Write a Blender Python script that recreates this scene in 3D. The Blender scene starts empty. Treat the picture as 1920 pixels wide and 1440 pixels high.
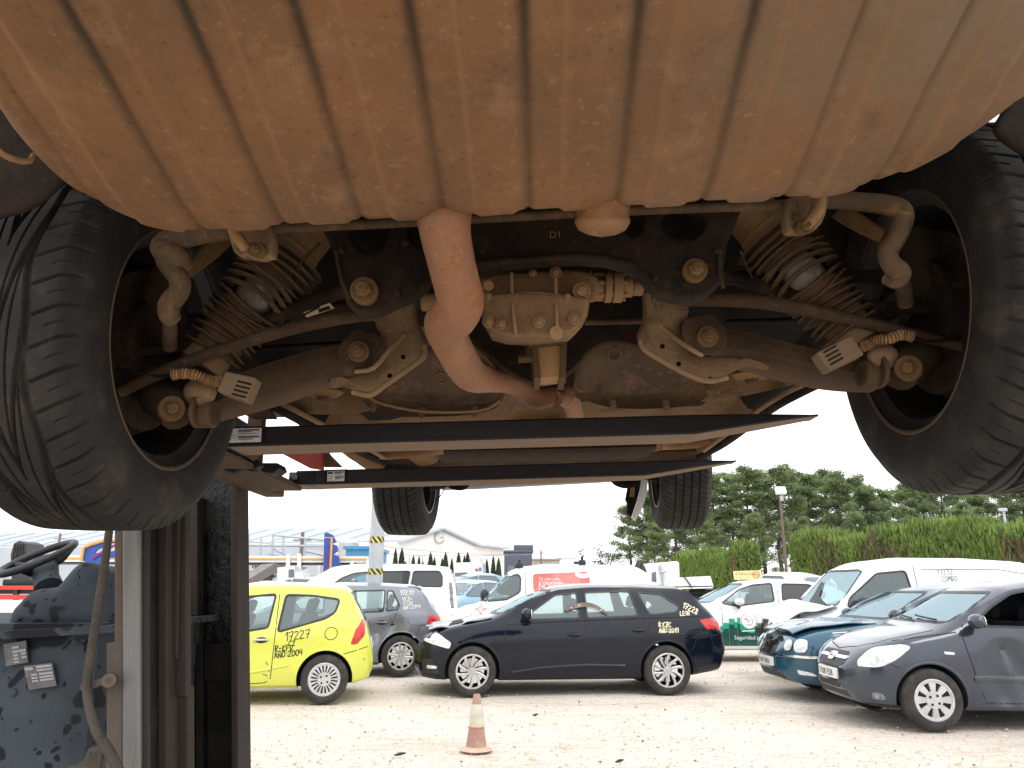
import bpy, bmesh, math, random
import numpy as np
from math import sin, cos, tan, pi, radians, degrees, atan2, sqrt, hypot
from mathutils import Vector, Matrix, noise
from mathutils.bvhtree import BVHTree

# ------------------------------------------------------------------ camera, sky, sun, exposure
SC = bpy.context.scene
COL = SC.collection
CAM_H = 1.42
PITCH = radians(14.7)
cam_data = bpy.data.cameras.new('camera')
cam = bpy.data.objects.new('camera', cam_data)
COL.objects.link(cam)
cam.location = (0, 0, CAM_H)
cam.rotation_euler = (radians(90) + PITCH, 0, 0)
cam_data.sensor_width = 36
cam_data.sensor_fit = 'HORIZONTAL'
cam_data.lens = 36 * 1442 / 1920
cam_data.clip_start = 0.02
cam_data.clip_end = 2000
SC.camera = cam

SUN_EL, SUN_AZ = radians(58), radians(150)   # azimuth measured clockwise from +Y
world = bpy.data.worlds.new('World')
SC.world = world
world.use_nodes = True
wn, wl = world.node_tree.nodes, world.node_tree.links
wn.clear()
w_out = wn.new('ShaderNodeOutputWorld')
w_bg = wn.new('ShaderNodeBackground')
w_sky = wn.new('ShaderNodeTexSky')
w_sky.sky_type = 'NISHITA'
w_sky.sun_disc = False
w_sky.sun_elevation = SUN_EL
w_sky.sun_rotation = SUN_AZ
w_sky.dust_density = 4.0
w_sky.air_density = 1.0
w_hsv = wn.new('ShaderNodeHueSaturation')      # overcast: the cloud layer takes the blue out
w_hsv.inputs['Saturation'].default_value = 0.12
w_hsv.inputs['Value'].default_value = 1.0
wl.new(w_sky.outputs[0], w_hsv.inputs['Color'])
w_cloud = wn.new('ShaderNodeMix')               # even white cloud cover over the clear sky
w_cloud.data_type = 'RGBA'
w_cloud.inputs['Factor'].default_value = 0.75
w_cloud.inputs[7].default_value = (11.5, 11.7, 12.0, 1)
wl.new(w_hsv.outputs[0], w_cloud.inputs[6])
wl.new(w_cloud.outputs[2], w_bg.inputs[0])
w_bg.inputs[1].default_value = 0.15
wl.new(w_bg.outputs[0], w_out.inputs[0])

sun_data = bpy.data.lights.new('sun', 'SUN')
sun_data.energy = 0.7
sun_data.angle = radians(25)
sun_data.color = (1.0, 0.95, 0.88)
sun = bpy.data.objects.new('sun', sun_data)
COL.objects.link(sun)
sd = Vector((sin(SUN_AZ) * cos(SUN_EL), cos(SUN_AZ) * cos(SUN_EL), sin(SUN_EL)))
sun.rotation_euler = sd.to_track_quat('Z', 'Y').to_euler()
sun.location = sd * 60

SC.view_settings.view_transform = 'Standard'
SC.view_settings.look = 'None'
SC.view_settings.exposure = 0.36
SC.view_settings.gamma = 1
try:
    SC.cycles.use_denoising = True
    SC.cycles.max_bounces = 10
    SC.cycles.diffuse_bounces = 6
    SC.cycles.glossy_bounces = 4
    SC.cycles.transparent_max_bounces = 24
    SC.cycles.caustics_reflective = False
    SC.cycles.caustics_refractive = False
except Exception:
    pass

random.seed(7)
RNG = np.random.default_rng(7)


def W(px, py, Y):
    """world point seen at photo pixel (1920x1440) at world depth Y"""
    xc, yc = (px - 960) / 1442.0, (720 - py) / 1442.0
    d = Vector((xc, cos(PITCH) - yc * sin(PITCH), sin(PITCH) + yc * cos(PITCH)))
    return Vector((0, 0, CAM_H)) + d * (Y / d.y)


def RAY(px, py):
    xc, yc = (px - 960) / 1442.0, (720 - py) / 1442.0
    return Vector((xc, cos(PITCH) - yc * sin(PITCH), sin(PITCH) + yc * cos(PITCH)))


def rpx(n, p):
    """size of n photo pixels at world point p"""
    return n * (p.y * cos(PITCH) + (p.z - CAM_H) * sin(PITCH)) / 1442.0


# ------------------------------------------------------------------ materials
def hexc(c):
    return (c[0], c[1], c[2], 1.0)


def pm(name, c1, c2=None, c3=None, s1=6, s2=35, rough=0.7, metal=0.0, bump=0.0, bs=80, coat=0.0,
       t2=(0.4, 0.65), t3=(0.55, 0.7), stretch=(1, 1, 1), spec=0.5, rvar=0.0):
    m = bpy.data.materials.new(name)
    m.use_nodes = True
    nt = m.node_tree
    N, L = nt.nodes, nt.links
    b = N['Principled BSDF']
    b.inputs['Roughness'].default_value = rough
    b.inputs['Metallic'].default_value = metal
    b.inputs['Specular IOR Level'].default_value = spec
    if coat:
        b.inputs['Coat Weight'].default_value = coat
        b.inputs['Coat Roughness'].default_value = 0.04
    tc = N.new('ShaderNodeTexCoord')
    mp = N.new('ShaderNodeMapping')
    mp.inputs['Scale'].default_value = stretch
    L.new(tc.outputs['Object'], mp.inputs[0])

    def nz(scale, det=6, ro=0.6):
        n = N.new('ShaderNodeTexNoise')
        n.inputs['Scale'].default_value = scale
        n.inputs['Detail'].default_value = det
        n.inputs['Roughness'].default_value = ro
        L.new(mp.outputs[0], n.inputs['Vector'])
        return n

    def ramp(src, a, bb):
        r = N.new('ShaderNodeMapRange')
        r.inputs['From Min'].default_value = a
        r.inputs['From Max'].default_value = bb
        r.interpolation_type = 'SMOOTHSTEP'
        L.new(src, r.inputs['Value'])
        return r.outputs[0]

    def mix(f, a, bb):
        x = N.new('ShaderNodeMix')
        x.data_type = 'RGBA'
        L.new(f, x.inputs['Factor'])
        for i, v in ((6, a), (7, bb)):
            if isinstance(v, tuple):
                x.inputs[i].default_value = hexc(v)
            else:
                L.new(v, x.inputs[i])
        return x.outputs[2]
    col = None
    if c2 is not None:
        n1 = nz(s1)
        col = mix(ramp(n1.outputs[0], *t2), c1, c2)
        if rvar:
            rr = N.new('ShaderNodeMapRange')
            rr.inputs['From Min'].default_value = 0.3
            rr.inputs['From Max'].default_value = 0.7
            rr.inputs['To Min'].default_value = max(0.02, rough - rvar)
            rr.inputs['To Max'].default_value = min(1, rough + rvar)
            L.new(n1.outputs[0], rr.inputs['Value'])
            L.new(rr.outputs[0], b.inputs['Roughness'])
    if c3 is not None:
        n2 = nz(s2, 8, 0.65)
        col = mix(ramp(n2.outputs[0], *t3), col if col is not None else c1, c3)
    if col is None:
        b.inputs['Base Color'].default_value = hexc(c1)
    else:
        L.new(col, b.inputs['Base Color'])
    if bump:
        n3 = nz(bs, 5, 0.6)
        bp = N.new('ShaderNodeBump')
        bp.inputs['Strength'].default_value = min(1.0, bump)
        bp.inputs['Distance'].default_value = 0.6 / bs
        L.new(n3.outputs[0], bp.inputs['Height'])
        L.new(bp.outputs[0], b.inputs['Normal'])
    return m


def grime(name, c1, c2, c3, dust=(0.20, 0.125, 0.065), rough=0.82, metal=0.0, s=1.0, bump=0.5, dusty=0.5, streak=(1, 1, 1), spec=0.14):
    """road grime in three sizes over a base, with dust caught on the edges"""
    m = pm(name, c1, c2, c3, s1=7 * s, s2=26 * s, rough=rough, metal=metal, bump=0, t2=(.36, .64), t3=(.54, .66), stretch=streak, spec=spec)
    nt = m.node_tree
    N, L = nt.nodes, nt.links
    b = N['Principled BSDF']
    prev = b.inputs['Base Color'].links[0].from_socket
    mp = next(n for n in N if n.type == 'MAPPING')

    def nz(sc_, det, ro):
        n = N.new('ShaderNodeTexNoise')
        n.inputs['Scale'].default_value = sc_
        n.inputs['Detail'].default_value = det
        n.inputs['Roughness'].default_value = ro
        L.new(mp.outputs[0], n.inputs['Vector'])
        return n

    def layer(fac, col):
        nonlocal prev
        x = N.new('ShaderNodeMix')
        x.data_type = 'RGBA'
        L.new(fac, x.inputs['Factor'])
        L.new(prev, x.inputs[6])
        x.inputs[7].default_value = hexc(col)
        prev = x.outputs[2]

    def rng(src, a, bb, hi=1.0):
        r = N.new('ShaderNodeMapRange')
        r.interpolation_type = 'SMOOTHSTEP'
        r.inputs['From Min'].default_value = a
        r.inputs['From Max'].default_value = bb
        r.inputs['To Max'].default_value = hi
        L.new(src, r.inputs['Value'])
        return r.outputs[0]
    big = nz(13 * s, 10, .72)
    layer(rng(big.outputs[0], .50, .66, dusty), dust)
    fine = nz(95 * s, 6, .7)
    layer(rng(fine.outputs[0], .56, .70, .55), tuple(x * .38 for x in c1))
    layer(rng(fine.outputs[0], .44, .30, .45), tuple(min(1, x * 1.5) for x in dust))
    geo = N.new('ShaderNodeNewGeometry')
    layer(rng(geo.outputs['Pointiness'], .52, .60, .7), tuple(min(1, x * 1.35) for x in dust))
    L.new(prev, b.inputs['Base Color'])
    ad = N.new('ShaderNodeMath')
    ad.operation = 'MULTIPLY_ADD'
    L.new(fine.outputs[0], ad.inputs[0])
    ad.inputs[1].default_value = .22
    L.new(big.outputs[0], ad.inputs[2])
    bp = N.new('ShaderNodeBump')
    bp.inputs['Strength'].default_value = bump
    bp.inputs['Distance'].default_value = .012 / s
    L.new(ad.outputs[0], bp.inputs['Height'])
    L.new(bp.outputs[0], b.inputs['Normal'])
    return m


def glass(name, tint=(0.75, 0.85, 0.85), alpha=0.25, rough=0.02, ior=1.6, tone=(0.8, 0.8, 0.8)):
    """thin pane: mostly see-through, reflecting at grazing angles"""
    m = bpy.data.materials.new(name)
    m.use_nodes = True
    nt = m.node_tree
    N, L = nt.nodes, nt.links
    N.clear()
    out = N.new('ShaderNodeOutputMaterial')
    tr = N.new('ShaderNodeBsdfTransparent')
    tr.inputs[0].default_value = hexc(tint)
    df = N.new('ShaderNodeBsdfDiffuse')
    df.inputs[0].default_value = (0.45, 0.5, 0.5, 1)
    gl = N.new('ShaderNodeBsdfGlossy')
    gl.inputs['Roughness'].default_value = rough
    gl.inputs['Color'].default_value = hexc(tone)
    m1 = N.new('ShaderNodeMixShader')
    m1.inputs[0].default_value = alpha
    L.new(tr.outputs[0], m1.inputs[1])
    L.new(df.outputs[0], m1.inputs[2])
    fr = N.new('ShaderNodeFresnel')
    fr.inputs[0].default_value = ior
    m2 = N.new('ShaderNodeMixShader')
    L.new(fr.outputs[0], m2.inputs[0])
    L.new(m1.outputs[0], m2.inputs[1])
    L.new(gl.outputs[0], m2.inputs[2])
    L.new(m2.outputs[0], out.inputs[0])
    return m


# ------------------------------------------------------------------ mesh helpers
ORG = {}


def link(o, parent=None):
    COL.objects.link(o)
    if parent is not None:
        o.parent = parent
    return o


def thing(name, label, cat, loc=(0, 0, 0), rz=0.0, group=None, world=True):
    """Empty at the thing's base. world=True: its parts are written in world coordinates"""
    o = bpy.data.objects.new(name, None)
    o.empty_display_size = 0.3
    link(o)
    o.location = loc
    o.rotation_euler = (0, 0, rz)
    o['label'] = label
    o['category'] = cat
    if group:
        o['group'] = group
    ORG[o.name] = Vector(loc) if world else Vector((0, 0, 0))
    return o


def tag(o, label, cat, group=None):
    o['label'] = label
    o['category'] = cat
    if group:
        o['group'] = group
    return o


def off_of(parent):
    v = Vector((0, 0, 0))
    while parent is not None:
        v = v + ORG.get(parent.name, Vector((0, 0, 0)))
        parent = parent.parent
    return v


class MB:
    def __init__(s):
        s.v, s.f, s.mi = [], [], []

    def add(s, verts, faces, mi=0):
        b = len(s.v)
        s.v.extend([tuple(p) for p in verts])
        s.f.extend([tuple(b + i for i in f) for f in faces])
        s.mi.extend([mi] * len(faces))

    def box(s, c, size, rot=None, mi=0, bev=0.0):
        hx, hy, hz = size[0] / 2, size[1] / 2, size[2] / 2
        c = Vector(c)
        if bev <= 0:
            pts = [Vector((x, y, z)) for x in (-hx, hx) for y in (-hy, hy) for z in (-hz, hz)]
            fs = [(0, 1, 3, 2), (4, 6, 7, 5), (0, 4, 5, 1), (2, 3, 7, 6), (0, 2, 6, 4), (1, 5, 7, 3)]
        else:
            bm = bmesh.new()
            bmesh.ops.create_cube(bm, size=1)
            for v in bm.verts:
                v.co = Vector((v.co.x * 2 * hx, v.co.y * 2 * hy, v.co.z * 2 * hz))
            bmesh.ops.bevel(bm, geom=bm.edges[:], offset=bev, segments=2, affect='EDGES', profile=0.6)
            bm.verts.index_update()
            pts = [v.co.copy() for v in bm.verts]
            fs = [tuple(v.index for v in f.verts) for f in bm.faces]
            bm.free()
        if rot is not None:
            pts = [rot @ p for p in pts]
        s.add([c + p for p in pts], fs, mi)

    def tube(s, path, r, n=12, mi=0, caps=True, flat=1.0):
        path = [Vector(p) for p in path]
        k = len(path)
        rs = r if isinstance(r, (list, tuple)) else [r] * k
        tang = []
        for i in range(k):
            a = path[max(0, i - 1)]
            b = path[min(k - 1, i + 1)]
            t = (b - a)
            tang.append(t.normalized() if t.length > 1e-9 else Vector((0, 0, 1)))
        up = Vector((0, 0, 1)) if abs(tang[0].z) < 0.9 else Vector((0, 1, 0))
        nrm = (up - tang[0] * up.dot(tang[0])).normalized()
        vs = []
        for i in range(k):
            nrm = (nrm - tang[i] * nrm.dot(tang[i]))
            nrm = nrm.normalized() if nrm.length > 1e-6 else tang[i].orthogonal().normalized()
            bi = tang[i].cross(nrm)
            for j in range(n):
                a = 2 * pi * j / n
                vs.append(path[i] + nrm * (cos(a) * rs[i]) + bi * (sin(a) * rs[i] * flat))
        fs = [(i * n + j, i * n + (j + 1) % n, (i + 1) * n + (j + 1) % n, (i + 1) * n + j)
              for i in range(k - 1) for j in range(n)]
        if caps:
            fs.append(tuple(reversed(range(n))))
            fs.append(tuple((k - 1) * n + j for j in range(n)))
        s.add(vs, fs, mi)

    def lathe(s, prof, o, ax, n=32, mi=0, close=False):
        """prof: list of (radius, height along axis)"""
        o, ax = Vector(o), Vector(ax).normalized()
        e1 = ax.orthogonal().normalized()
        e2 = ax.cross(e1)
        vs = []
        for (r, h) in prof:
            for j in range(n):
                a = 2 * pi * j / n
                vs.append(o + ax * h + e1 * (r * cos(a)) + e2 * (r * sin(a)))
        k = len(prof)
        fs = []
        for i in range(k if close else k - 1):
            i2 = (i + 1) % k
            for j in range(n):
                fs.append((i * n + j, i * n + (j + 1) % n, i2 * n + (j + 1) % n, i2 * n + j))
        s.add(vs, fs, mi)

    def cyl(s, p0, p1, r0, r1=None, n=16, mi=0, bev=0.0):
        r1 = r0 if r1 is None else r1
        p0, p1 = Vector(p0), Vector(p1)
        h = (p1 - p0).length
        if bev > 0:
            prof = [(0.0001, 0), (r0 - bev, 0), (r0, bev), (r1, h - bev), (r1 - bev, h), (0.0001, h)]
        else:
            prof = [(0.0001, 0), (r0, 0), (r1, h), (0.0001, h)]
        s.lathe(prof, p0, p1 - p0, n, mi)

    def sphere(s, c, r, n=12, mi=0, sc=(1, 1, 1)):
        c = Vector(c)
        vs, fs = [], []
        m = max(4, n // 2)
        for i in range(m + 1):
            t = pi * i / m
            for j in range(n):
                a = 2 * pi * j / n
                vs.append(c + Vector((r * sc[0] * sin(t) * cos(a), r * sc[1] * sin(t) * sin(a), r * sc[2] * cos(t))))
        for i in range(m):
            for j in range(n):
                fs.append((i * n + j, (i + 1) * n + j, (i + 1) * n + (j + 1) % n, i * n + (j + 1) % n))
        s.add(vs, fs, mi)

    def grid(s, rows, mi=0, wrap=False):
        k, n = len(rows), len(rows[0])
        vs = [p for r in rows for p in r]
        fs = []
        for i in range(k - 1):
            for j in range(n if wrap else n - 1):
                j2 = (j + 1) % n
                fs.append((i * n + j, i * n + j2, (i + 1) * n + j2, (i + 1) * n + j))
        s.add(vs, fs, mi)

    def prism(s, poly, d, mi=0, flip=False):
        """poly: 3D points of one face; d: extrusion vector"""
        poly = [Vector(p) for p in poly]
        n = len(poly)
        d = Vector(d)
        vs = poly + [p + d for p in poly]
        fs = [tuple(range(n)), tuple(reversed(range(n, 2 * n)))]
        fs += [(i, n + i, n + (i + 1) % n, (i + 1) % n) for i in range(n)]
        s.add(vs, fs, mi)

    def build(s, name, mats, parent=None, smooth=35, fixn=True):
        off = off_of(parent)
        me = bpy.data.meshes.new(name)
        me.from_pydata([(p[0] - off.x, p[1] - off.y, p[2] - off.z) for p in s.v], [], s.f)
        return finish(me, name, mats, parent, smooth, fixn, s.mi)


def finish(me, name, mats, parent=None, smooth=35, fixn=True, mi=None):
    if mi is not None and any(mi):
        me.polygons.foreach_set('material_index', mi)
    if fixn:
        bm = bmesh.new()
        bm.from_mesh(me)
        bmesh.ops.remove_doubles(bm, verts=bm.verts, dist=1e-5)
        bmesh.ops.recalc_face_normals(bm, faces=bm.faces)
        bm.to_mesh(me)
        bm.free()
    if not isinstance(mats, (list, tuple)):
        mats = [mats]
    for m in mats:
        me.materials.append(m)
    if smooth:
        me.polygons.foreach_set('use_smooth', [True] * len(me.polygons))
        me.set_sharp_from_angle(angle=radians(smooth))
    me.update()
    o = bpy.data.objects.new(name, me)
    return link(o, parent)


def smooth_path(pts, n=8, closed=False):
    """Catmull-Rom through the points (any dimension)"""
    P = [np.array(p, float) for p in pts]
    k = len(P)
    out = []
    segs = k if closed else k - 1
    for i in range(segs):
        if closed:
            p0, p1, p2, p3 = P[(i - 1) % k], P[i], P[(i + 1) % k], P[(i + 2) % k]
        else:
            p1, p2 = P[i], P[i + 1]
            p0 = P[i - 1] if i > 0 else 2 * p1 - p2
            p3 = P[i + 2] if i + 2 < k else 2 * p2 - p1
        for j in range(n):
            t = j / n
            out.append(0.5 * ((2 * p1) + (-p0 + p2) * t + (2 * p0 - 5 * p1 + 4 * p2 - p3) * t * t
                              + (-p0 + 3 * p1 - 3 * p2 + p3) * t ** 3))
    if not closed:
        out.append(P[-1])
    return [tuple(o) for o in out]


def plate(name, loops, origin, u, v, thick, bev, mat, parent=None, smooth=40):
    """rounded plate with holes: loops are 2D outlines in the plane (origin,u,v)"""
    cu = bpy.data.curves.new('tmp', 'CURVE')
    cu.dimensions = '2D'
    cu.fill_mode = 'BOTH'
    cu.extrude = max(0.0, thick / 2 - bev)
    cu.bevel_depth = bev
    cu.bevel_resolution = 2
    cu.offset = -bev
    for lp in loops:
        sp = cu.splines.new('POLY')
        sp.points.add(len(lp) - 1)
        for i, p in enumerate(lp):
            sp.points[i].co = (p[0], p[1], 0, 1)
        sp.use_cyclic_u = True
    o = bpy.data.objects.new('tmp', cu)
    COL.objects.link(o)
    dg = bpy.context.evaluated_depsgraph_get()
    me = bpy.data.meshes.new_from_object(o.evaluated_get(dg))
    bpy.data.objects.remove(o)
    bpy.data.curves.remove(cu)
    u, v = Vector(u).normalized(), Vector(v).normalized()
    w = u.cross(v)
    M = Matrix(((u.x, v.x, w.x, origin[0]), (u.y, v.y, w.y, origin[1]), (u.z, v.z, w.z, origin[2]), (0, 0, 0, 1)))
    off = off_of(parent)
    me.transform(Matrix.Translation(-off) @ M)
    me.name = name
    return finish(me, name, mat, parent, smooth, True)


def plate_px(name, loops, at, nrm, thick, bev, mat, parent=None, n_s=0, smooth=40):
    """outline traced from the photo laid on a real plane at depth: at=(px,py,Y), nrm=plane normal"""
    o = W(*at)                      # at lies on the plate's front face
    nrm = Vector(nrm).normalized()
    u = Vector((1, 0, 0))
    u = (u - nrm * u.dot(nrm)).normalized()
    v = nrm.cross(u)
    if v.z < 0:
        v = -v
    C = Vector((0, 0, CAM_H))
    L = []
    for lp in loops:
        if n_s:
            lp = smooth_path(lp, n_s, True)
        q = []
        for (x, y) in lp:
            d = RAY(x, y)
            t = (o - C).dot(nrm) / d.dot(nrm)
            p = C + d * t - o
            q.append((p.dot(u), p.dot(v)))
        L.append(q)
    return plate(name, L, o - nrm * (thick / 2 - .002), u, v, thick, bev, mat, parent, smooth)


def ellipse(cx, cy, rx, ry, n=28):
    return [(cx + rx * cos(2 * pi * i / n), cy + ry * sin(2 * pi * i / n)) for i in range(n)]


def text_mesh(txt, size):
    """flat mesh of printed text: returns (verts 2D, faces), baseline-left at 0,0"""
    cu = bpy.data.curves.new('tmp', 'FONT')
    cu.body = txt
    cu.size = size
    cu.resolution_u = 3
    o = bpy.data.objects.new('tmp', cu)
    COL.objects.link(o)
    dg = bpy.context.evaluated_depsgraph_get()
    me = bpy.data.meshes.new_from_object(o.evaluated_get(dg))
    bpy.data.objects.remove(o)
    bpy.data.curves.remove(cu)
    V = [(v.co.x, v.co.y) for v in me.vertices]
    Fc = [tuple(p.vertices) for p in me.polygons]
    bpy.data.meshes.remove(me)
    return V, Fc


# hand-painted marker strokes on a 4 x 6 grid
STROKES = {
    '0': [[(1, 0), (0.2, 1.5), (0.2, 4.5), (1.3, 6), (2.6, 5.5), (3, 3.5), (2.6, 1), (1, 0)]],
    '1': [[(0.3, 4.2), (1.8, 6), (1.6, 0)]],
    '2': [[(0.2, 4.8), (1.2, 6), (2.6, 5.4), (2.6, 4), (0.2, 0.2), (3.2, 0.3)]],
    '3': [[(0.3, 5.6), (2.4, 6), (2.7, 4.8), (1.2, 3.3), (2.8, 2.4), (2.6, 0.6), (0.3, 0)]],
    '4': [[(0.5, 6), (0.2, 2.8), (3.0, 3.0)], [(2.7, 6), (2.4, 0)]],
    '7': [[(0.2, 5.5), (3.2, 6), (1.4, 0)], [(0.8, 3), (2.8, 3.2)]],
    '8': [[(2.6, 5.2), (1.4, 6), (0.5, 5), (2.5, 1.6), (1.6, 0), (0.4, 1), (2.6, 5.2)]],
    '9': [[(2.8, 5), (1.4, 6), (0.4, 4.6), (1.4, 3.4), (2.8, 5), (2.2, 0)]],
    'A': [[(0, 0), (1.4, 6), (3, 0)], [(0.6, 2.2), (2.6, 2.2)]],
    'B': [[(0.3, 0), (0.3, 6), (2.4, 5.4), (0.4, 3.2), (2.8, 1.6), (0.3, 0)]],
    'C': [[(3, 5.2), (1.6, 6), (0.3, 4.2), (0.3, 1.6), (1.4, 0), (3, 0.6)]],
    'E': [[(2.8, 6), (0.3, 6), (0.3, 0), (2.9, 0)], [(0.3, 3.1), (2.3, 3.1)]],
    'F': [[(2.8, 6), (0.3, 6), (0.3, 0)], [(0.3, 3.1), (2.3, 3.1)]],
    'K': [[(0.3, 0), (0.3, 6)], [(2.8, 6), (0.4, 2.8), (2.9, 0)]],
    'L': [[(0.4, 6), (0.2, 0), (2.8, 0)]],
    'M': [[(0, 0), (0.5, 6), (1.7, 2.4), (2.9, 6), (3.3, 0)]],
    'N': [[(0.2, 0), (0.3, 6), (2.8, 0), (2.9, 6)]],
    'Ñ': [[(0.2, 0), (0.3, 5), (2.8, 0), (2.9, 5)], [(0.3, 6.6), (1.2, 7.1), (2, 6.6), (2.9, 7.1)]],
    'O': [[(1, 0), (0.2, 1.5), (0.2, 4.5), (1.3, 6), (2.8, 5.5), (3.1, 3.5), (2.6, 1), (1, 0)]],
    'R': [[(0.3, 0), (0.3, 6), (2.6, 5.6), (2.6, 3.8), (0.4, 3), (2.9, 0)]],
    'V': [[(0, 6), (1.4, 0), (3, 6)]],
    'X': [[(0.2, 6), (3, 0)], [(3, 6), (0.1, 0)]],
    'Y': [[(0, 6), (1.5, 3), (3, 6)], [(1.5, 3), (1.3, 0)]],
    'Z': [[(0.2, 6), (3, 6), (0.2, 0), (3.1, 0)], [(0.7, 3), (2.4, 3)]],
    '-': [[(0.6, 3), (2.6, 3.1)]], ':': [[(1.2, 1), (1.5, 1.4)], [(1.2, 4), (1.5, 4.4)]],
    '=': [[(0.4, 4), (2.8, 4)], [(0.4, 2), (2.8, 2)]], ' ': [],
}


def stroke_quads(txt, h, wd, slant=0.05, jit=0.05, seed=1):
    """handwriting as short ribbons: list of 2D quads"""
    rr = random.Random(seed)
    q = []
    x = 0.0
    s = h / 6.0
    for ch in txt:
        dy = rr.uniform(-jit, jit) * h
        for st in STROKES[ch]:
            P = [((a + b * slant) * s + x, b * s + dy) for (a, b) in st]
            P = smooth_path(P, 3) if len(P) > 2 else P
            for i in range(len(P) - 1):
                a, b = np.array(P[i][:2]), np.array(P[i + 1][:2])
                d = b - a
                ln = np.linalg.norm(d)
                if ln < 1e-6:
                    continue
                d /= ln
                n = np.array((-d[1], d[0])) * wd / 2
                a2, b2 = a - d * wd * 0.35, b + d * wd * 0.35
                q.append([tuple(a2 - n), tuple(b2 - n), tuple(b2 + n), tuple(a2 + n)])
        x += s * (4.1 if ch not in '1:' else 2.6)
    return q, x
# ------------------------------------------------------------------ shared materials
M = {}
M['rubber'] = pm('tyre_rubber', (0.022, 0.021, 0.02), (0.045, 0.04, 0.036), s1=9, rough=0.85, bump=0.15, bs=60)
M['black'] = pm('black_plastic', (0.02, 0.02, 0.022), rough=0.55)
M['trim'] = pm('window_rubber', (0.015, 0.015, 0.017), rough=0.45)
M['cabin'] = pm('cabin_lining', (0.10, 0.10, 0.105), (0.06, 0.06, 0.062), s1=12, rough=0.9)
M['seat'] = pm('seat_cloth', (0.035, 0.036, 0.042), (0.05, 0.05, 0.056), s1=60, rough=0.95)
M['arch'] = pm('arch_lining', (0.012, 0.012, 0.012), rough=0.9)
M['alloy'] = pm('alloy', (0.55, 0.55, 0.55), (0.42, 0.41, 0.4), s1=14, rough=0.38, metal=0.75)
M['silver_plastic'] = pm('silver_plastic', (0.52, 0.52, 0.52), (0.42, 0.41, 0.4), s1=9, rough=0.42, metal=0.25)
M['chrome'] = pm('chrome', (0.75, 0.75, 0.76), rough=0.12, metal=1.0)
M['red_lamp'] = pm('red_lens', (0.55, 0.012, 0.01), (0.4, 0.01, 0.01), s1=8, rough=0.12, coat=0.6)
M['clear_lamp'] = pm('clear_lens', (0.72, 0.74, 0.74), (0.45, 0.47, 0.48), s1=22, rough=0.12, coat=0.8)
M['dark_lamp'] = pm('smoked_lens', (0.25, 0.27, 0.28), (0.08, 0.085, 0.09), s1=18, rough=0.12, coat=0.8)
M['amber'] = pm('amber_lens', (0.6, 0.25, 0.04), rough=0.2)
M['plate'] = pm('number_plate', (0.75, 0.75, 0.72), rough=0.4)
M['glass'] = glass('clear_glass', (0.80, 0.90, 0.89), 0.14, ior=1.9, tone=(0.75, 0.88, 0.90))
M['screen'] = glass('windscreen_glass', (0.42, 0.60, 0.68), 0.08, ior=4.6, tone=(0.66, 0.86, 0.95))
M['tint'] = glass('tinted_glass', (0.10, 0.10, 0.12), 0.10)
M['far_glass'] = pm('far_glass', (0.10, 0.13, 0.15), rough=0.06, coat=0.5)
M['pen_black'] = pm('black_marker', (0.03, 0.03, 0.015), rough=0.6)
M['pen_cream'] = pm('cream_paint_marker', (0.78, 0.72, 0.48), rough=0.6)
M['pen_white'] = pm('white_paint_marker', (0.8, 0.8, 0.74), rough=0.6)
M['pen_grey'] = pm('grey_marker', (0.22, 0.22, 0.22), rough=0.6)
M['gap'] = pm('panel_gap', (0.01, 0.01, 0.01), rough=0.8)


def paint(name, c, c2=None, rough=0.28, coat=0.7, metal=0.0, dust=(0.45, 0.4, 0.33), t3=(0.62, 0.85), spec=0.5):
    c2 = c2 or tuple(min(1, x * 0.9 + 0.012) for x in c)
    return pm(name, c, c2, dust, s1=3.5, s2=11, rough=rough, metal=metal, coat=coat, t3=t3, rvar=0.08, spec=spec)


# ------------------------------------------------------------------ car builder (local: +x front, +y left, z up)
def itp(pts, rad=0.05):
    xs = np.array([p[0] for p in pts], float)
    zs = np.array([p[1] for p in pts], float)
    offs = np.linspace(-rad, rad, 9)
    wts = 1 - np.abs(offs) / (rad * 1.2 + 1e-9)

    def f(x):
        return float(np.sum([w * np.interp(x + o, xs, zs) for o, w in zip(offs, wts)]) / wts.sum())
    return f


def sstep(a, b, x):
    t = min(1.0, max(0.0, (x - a) / (b - a)))
    return t * t * (3 - 2 * t)


def car_section(zb, zt, zs, w, tum, crown):
    zs = min(zs, zt - 0.025)
    h = zs - zb
    P = [(0, zb), (0.6 * w, zb), (0.88 * w, zb + 0.004), (0.945 * w, zb + min(0.04, .15 * h)), (0.972 * w, zb + min(0.11, .3 * h)),
         (0.992 * w, zb + 0.42 * h), (1.0 * w, zb + 0.60 * h), (0.998 * w, zb + 0.76 * h), (0.988 * w, zb + 0.88 * h), (0.972 * w, zb + 0.96 * h)]
    g = zt - zs
    s = sstep(0.12, 0.34, g)
    wb = 0.955 * w
    hood = [(wb, zs), (0.93 * w, zs + .26 * g), (0.87 * w, zs + .50 * g), (0.78 * w, zs + .70 * g), (0.66 * w, zs + .84 * g),
            (0.52 * w, zs + .93 * g), (0.36 * w, zs + .975 * g), (0.18 * w, zs + .995 * g), (0, zt)]
    e = wb - tum * g
    green = [(wb, zs), (wb - .22 * tum * g, zs + .25 * g), (wb - .46 * tum * g, zs + .50 * g), (wb - .72 * tum * g, zs + .74 * g),
             (wb - .90 * tum * g, zs + .885 * g), (e - .05 * w, zt - crown * 1.25), (e - .16 * w, zt - crown * .62),
             (0.45 * e, zt - crown * .16), (0, zt)]
    P += [((1 - s) * a[0] + s * b[0], (1 - s) * a[1] + s * b[1]) for a, b in zip(hood, green)]
    return P


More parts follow.
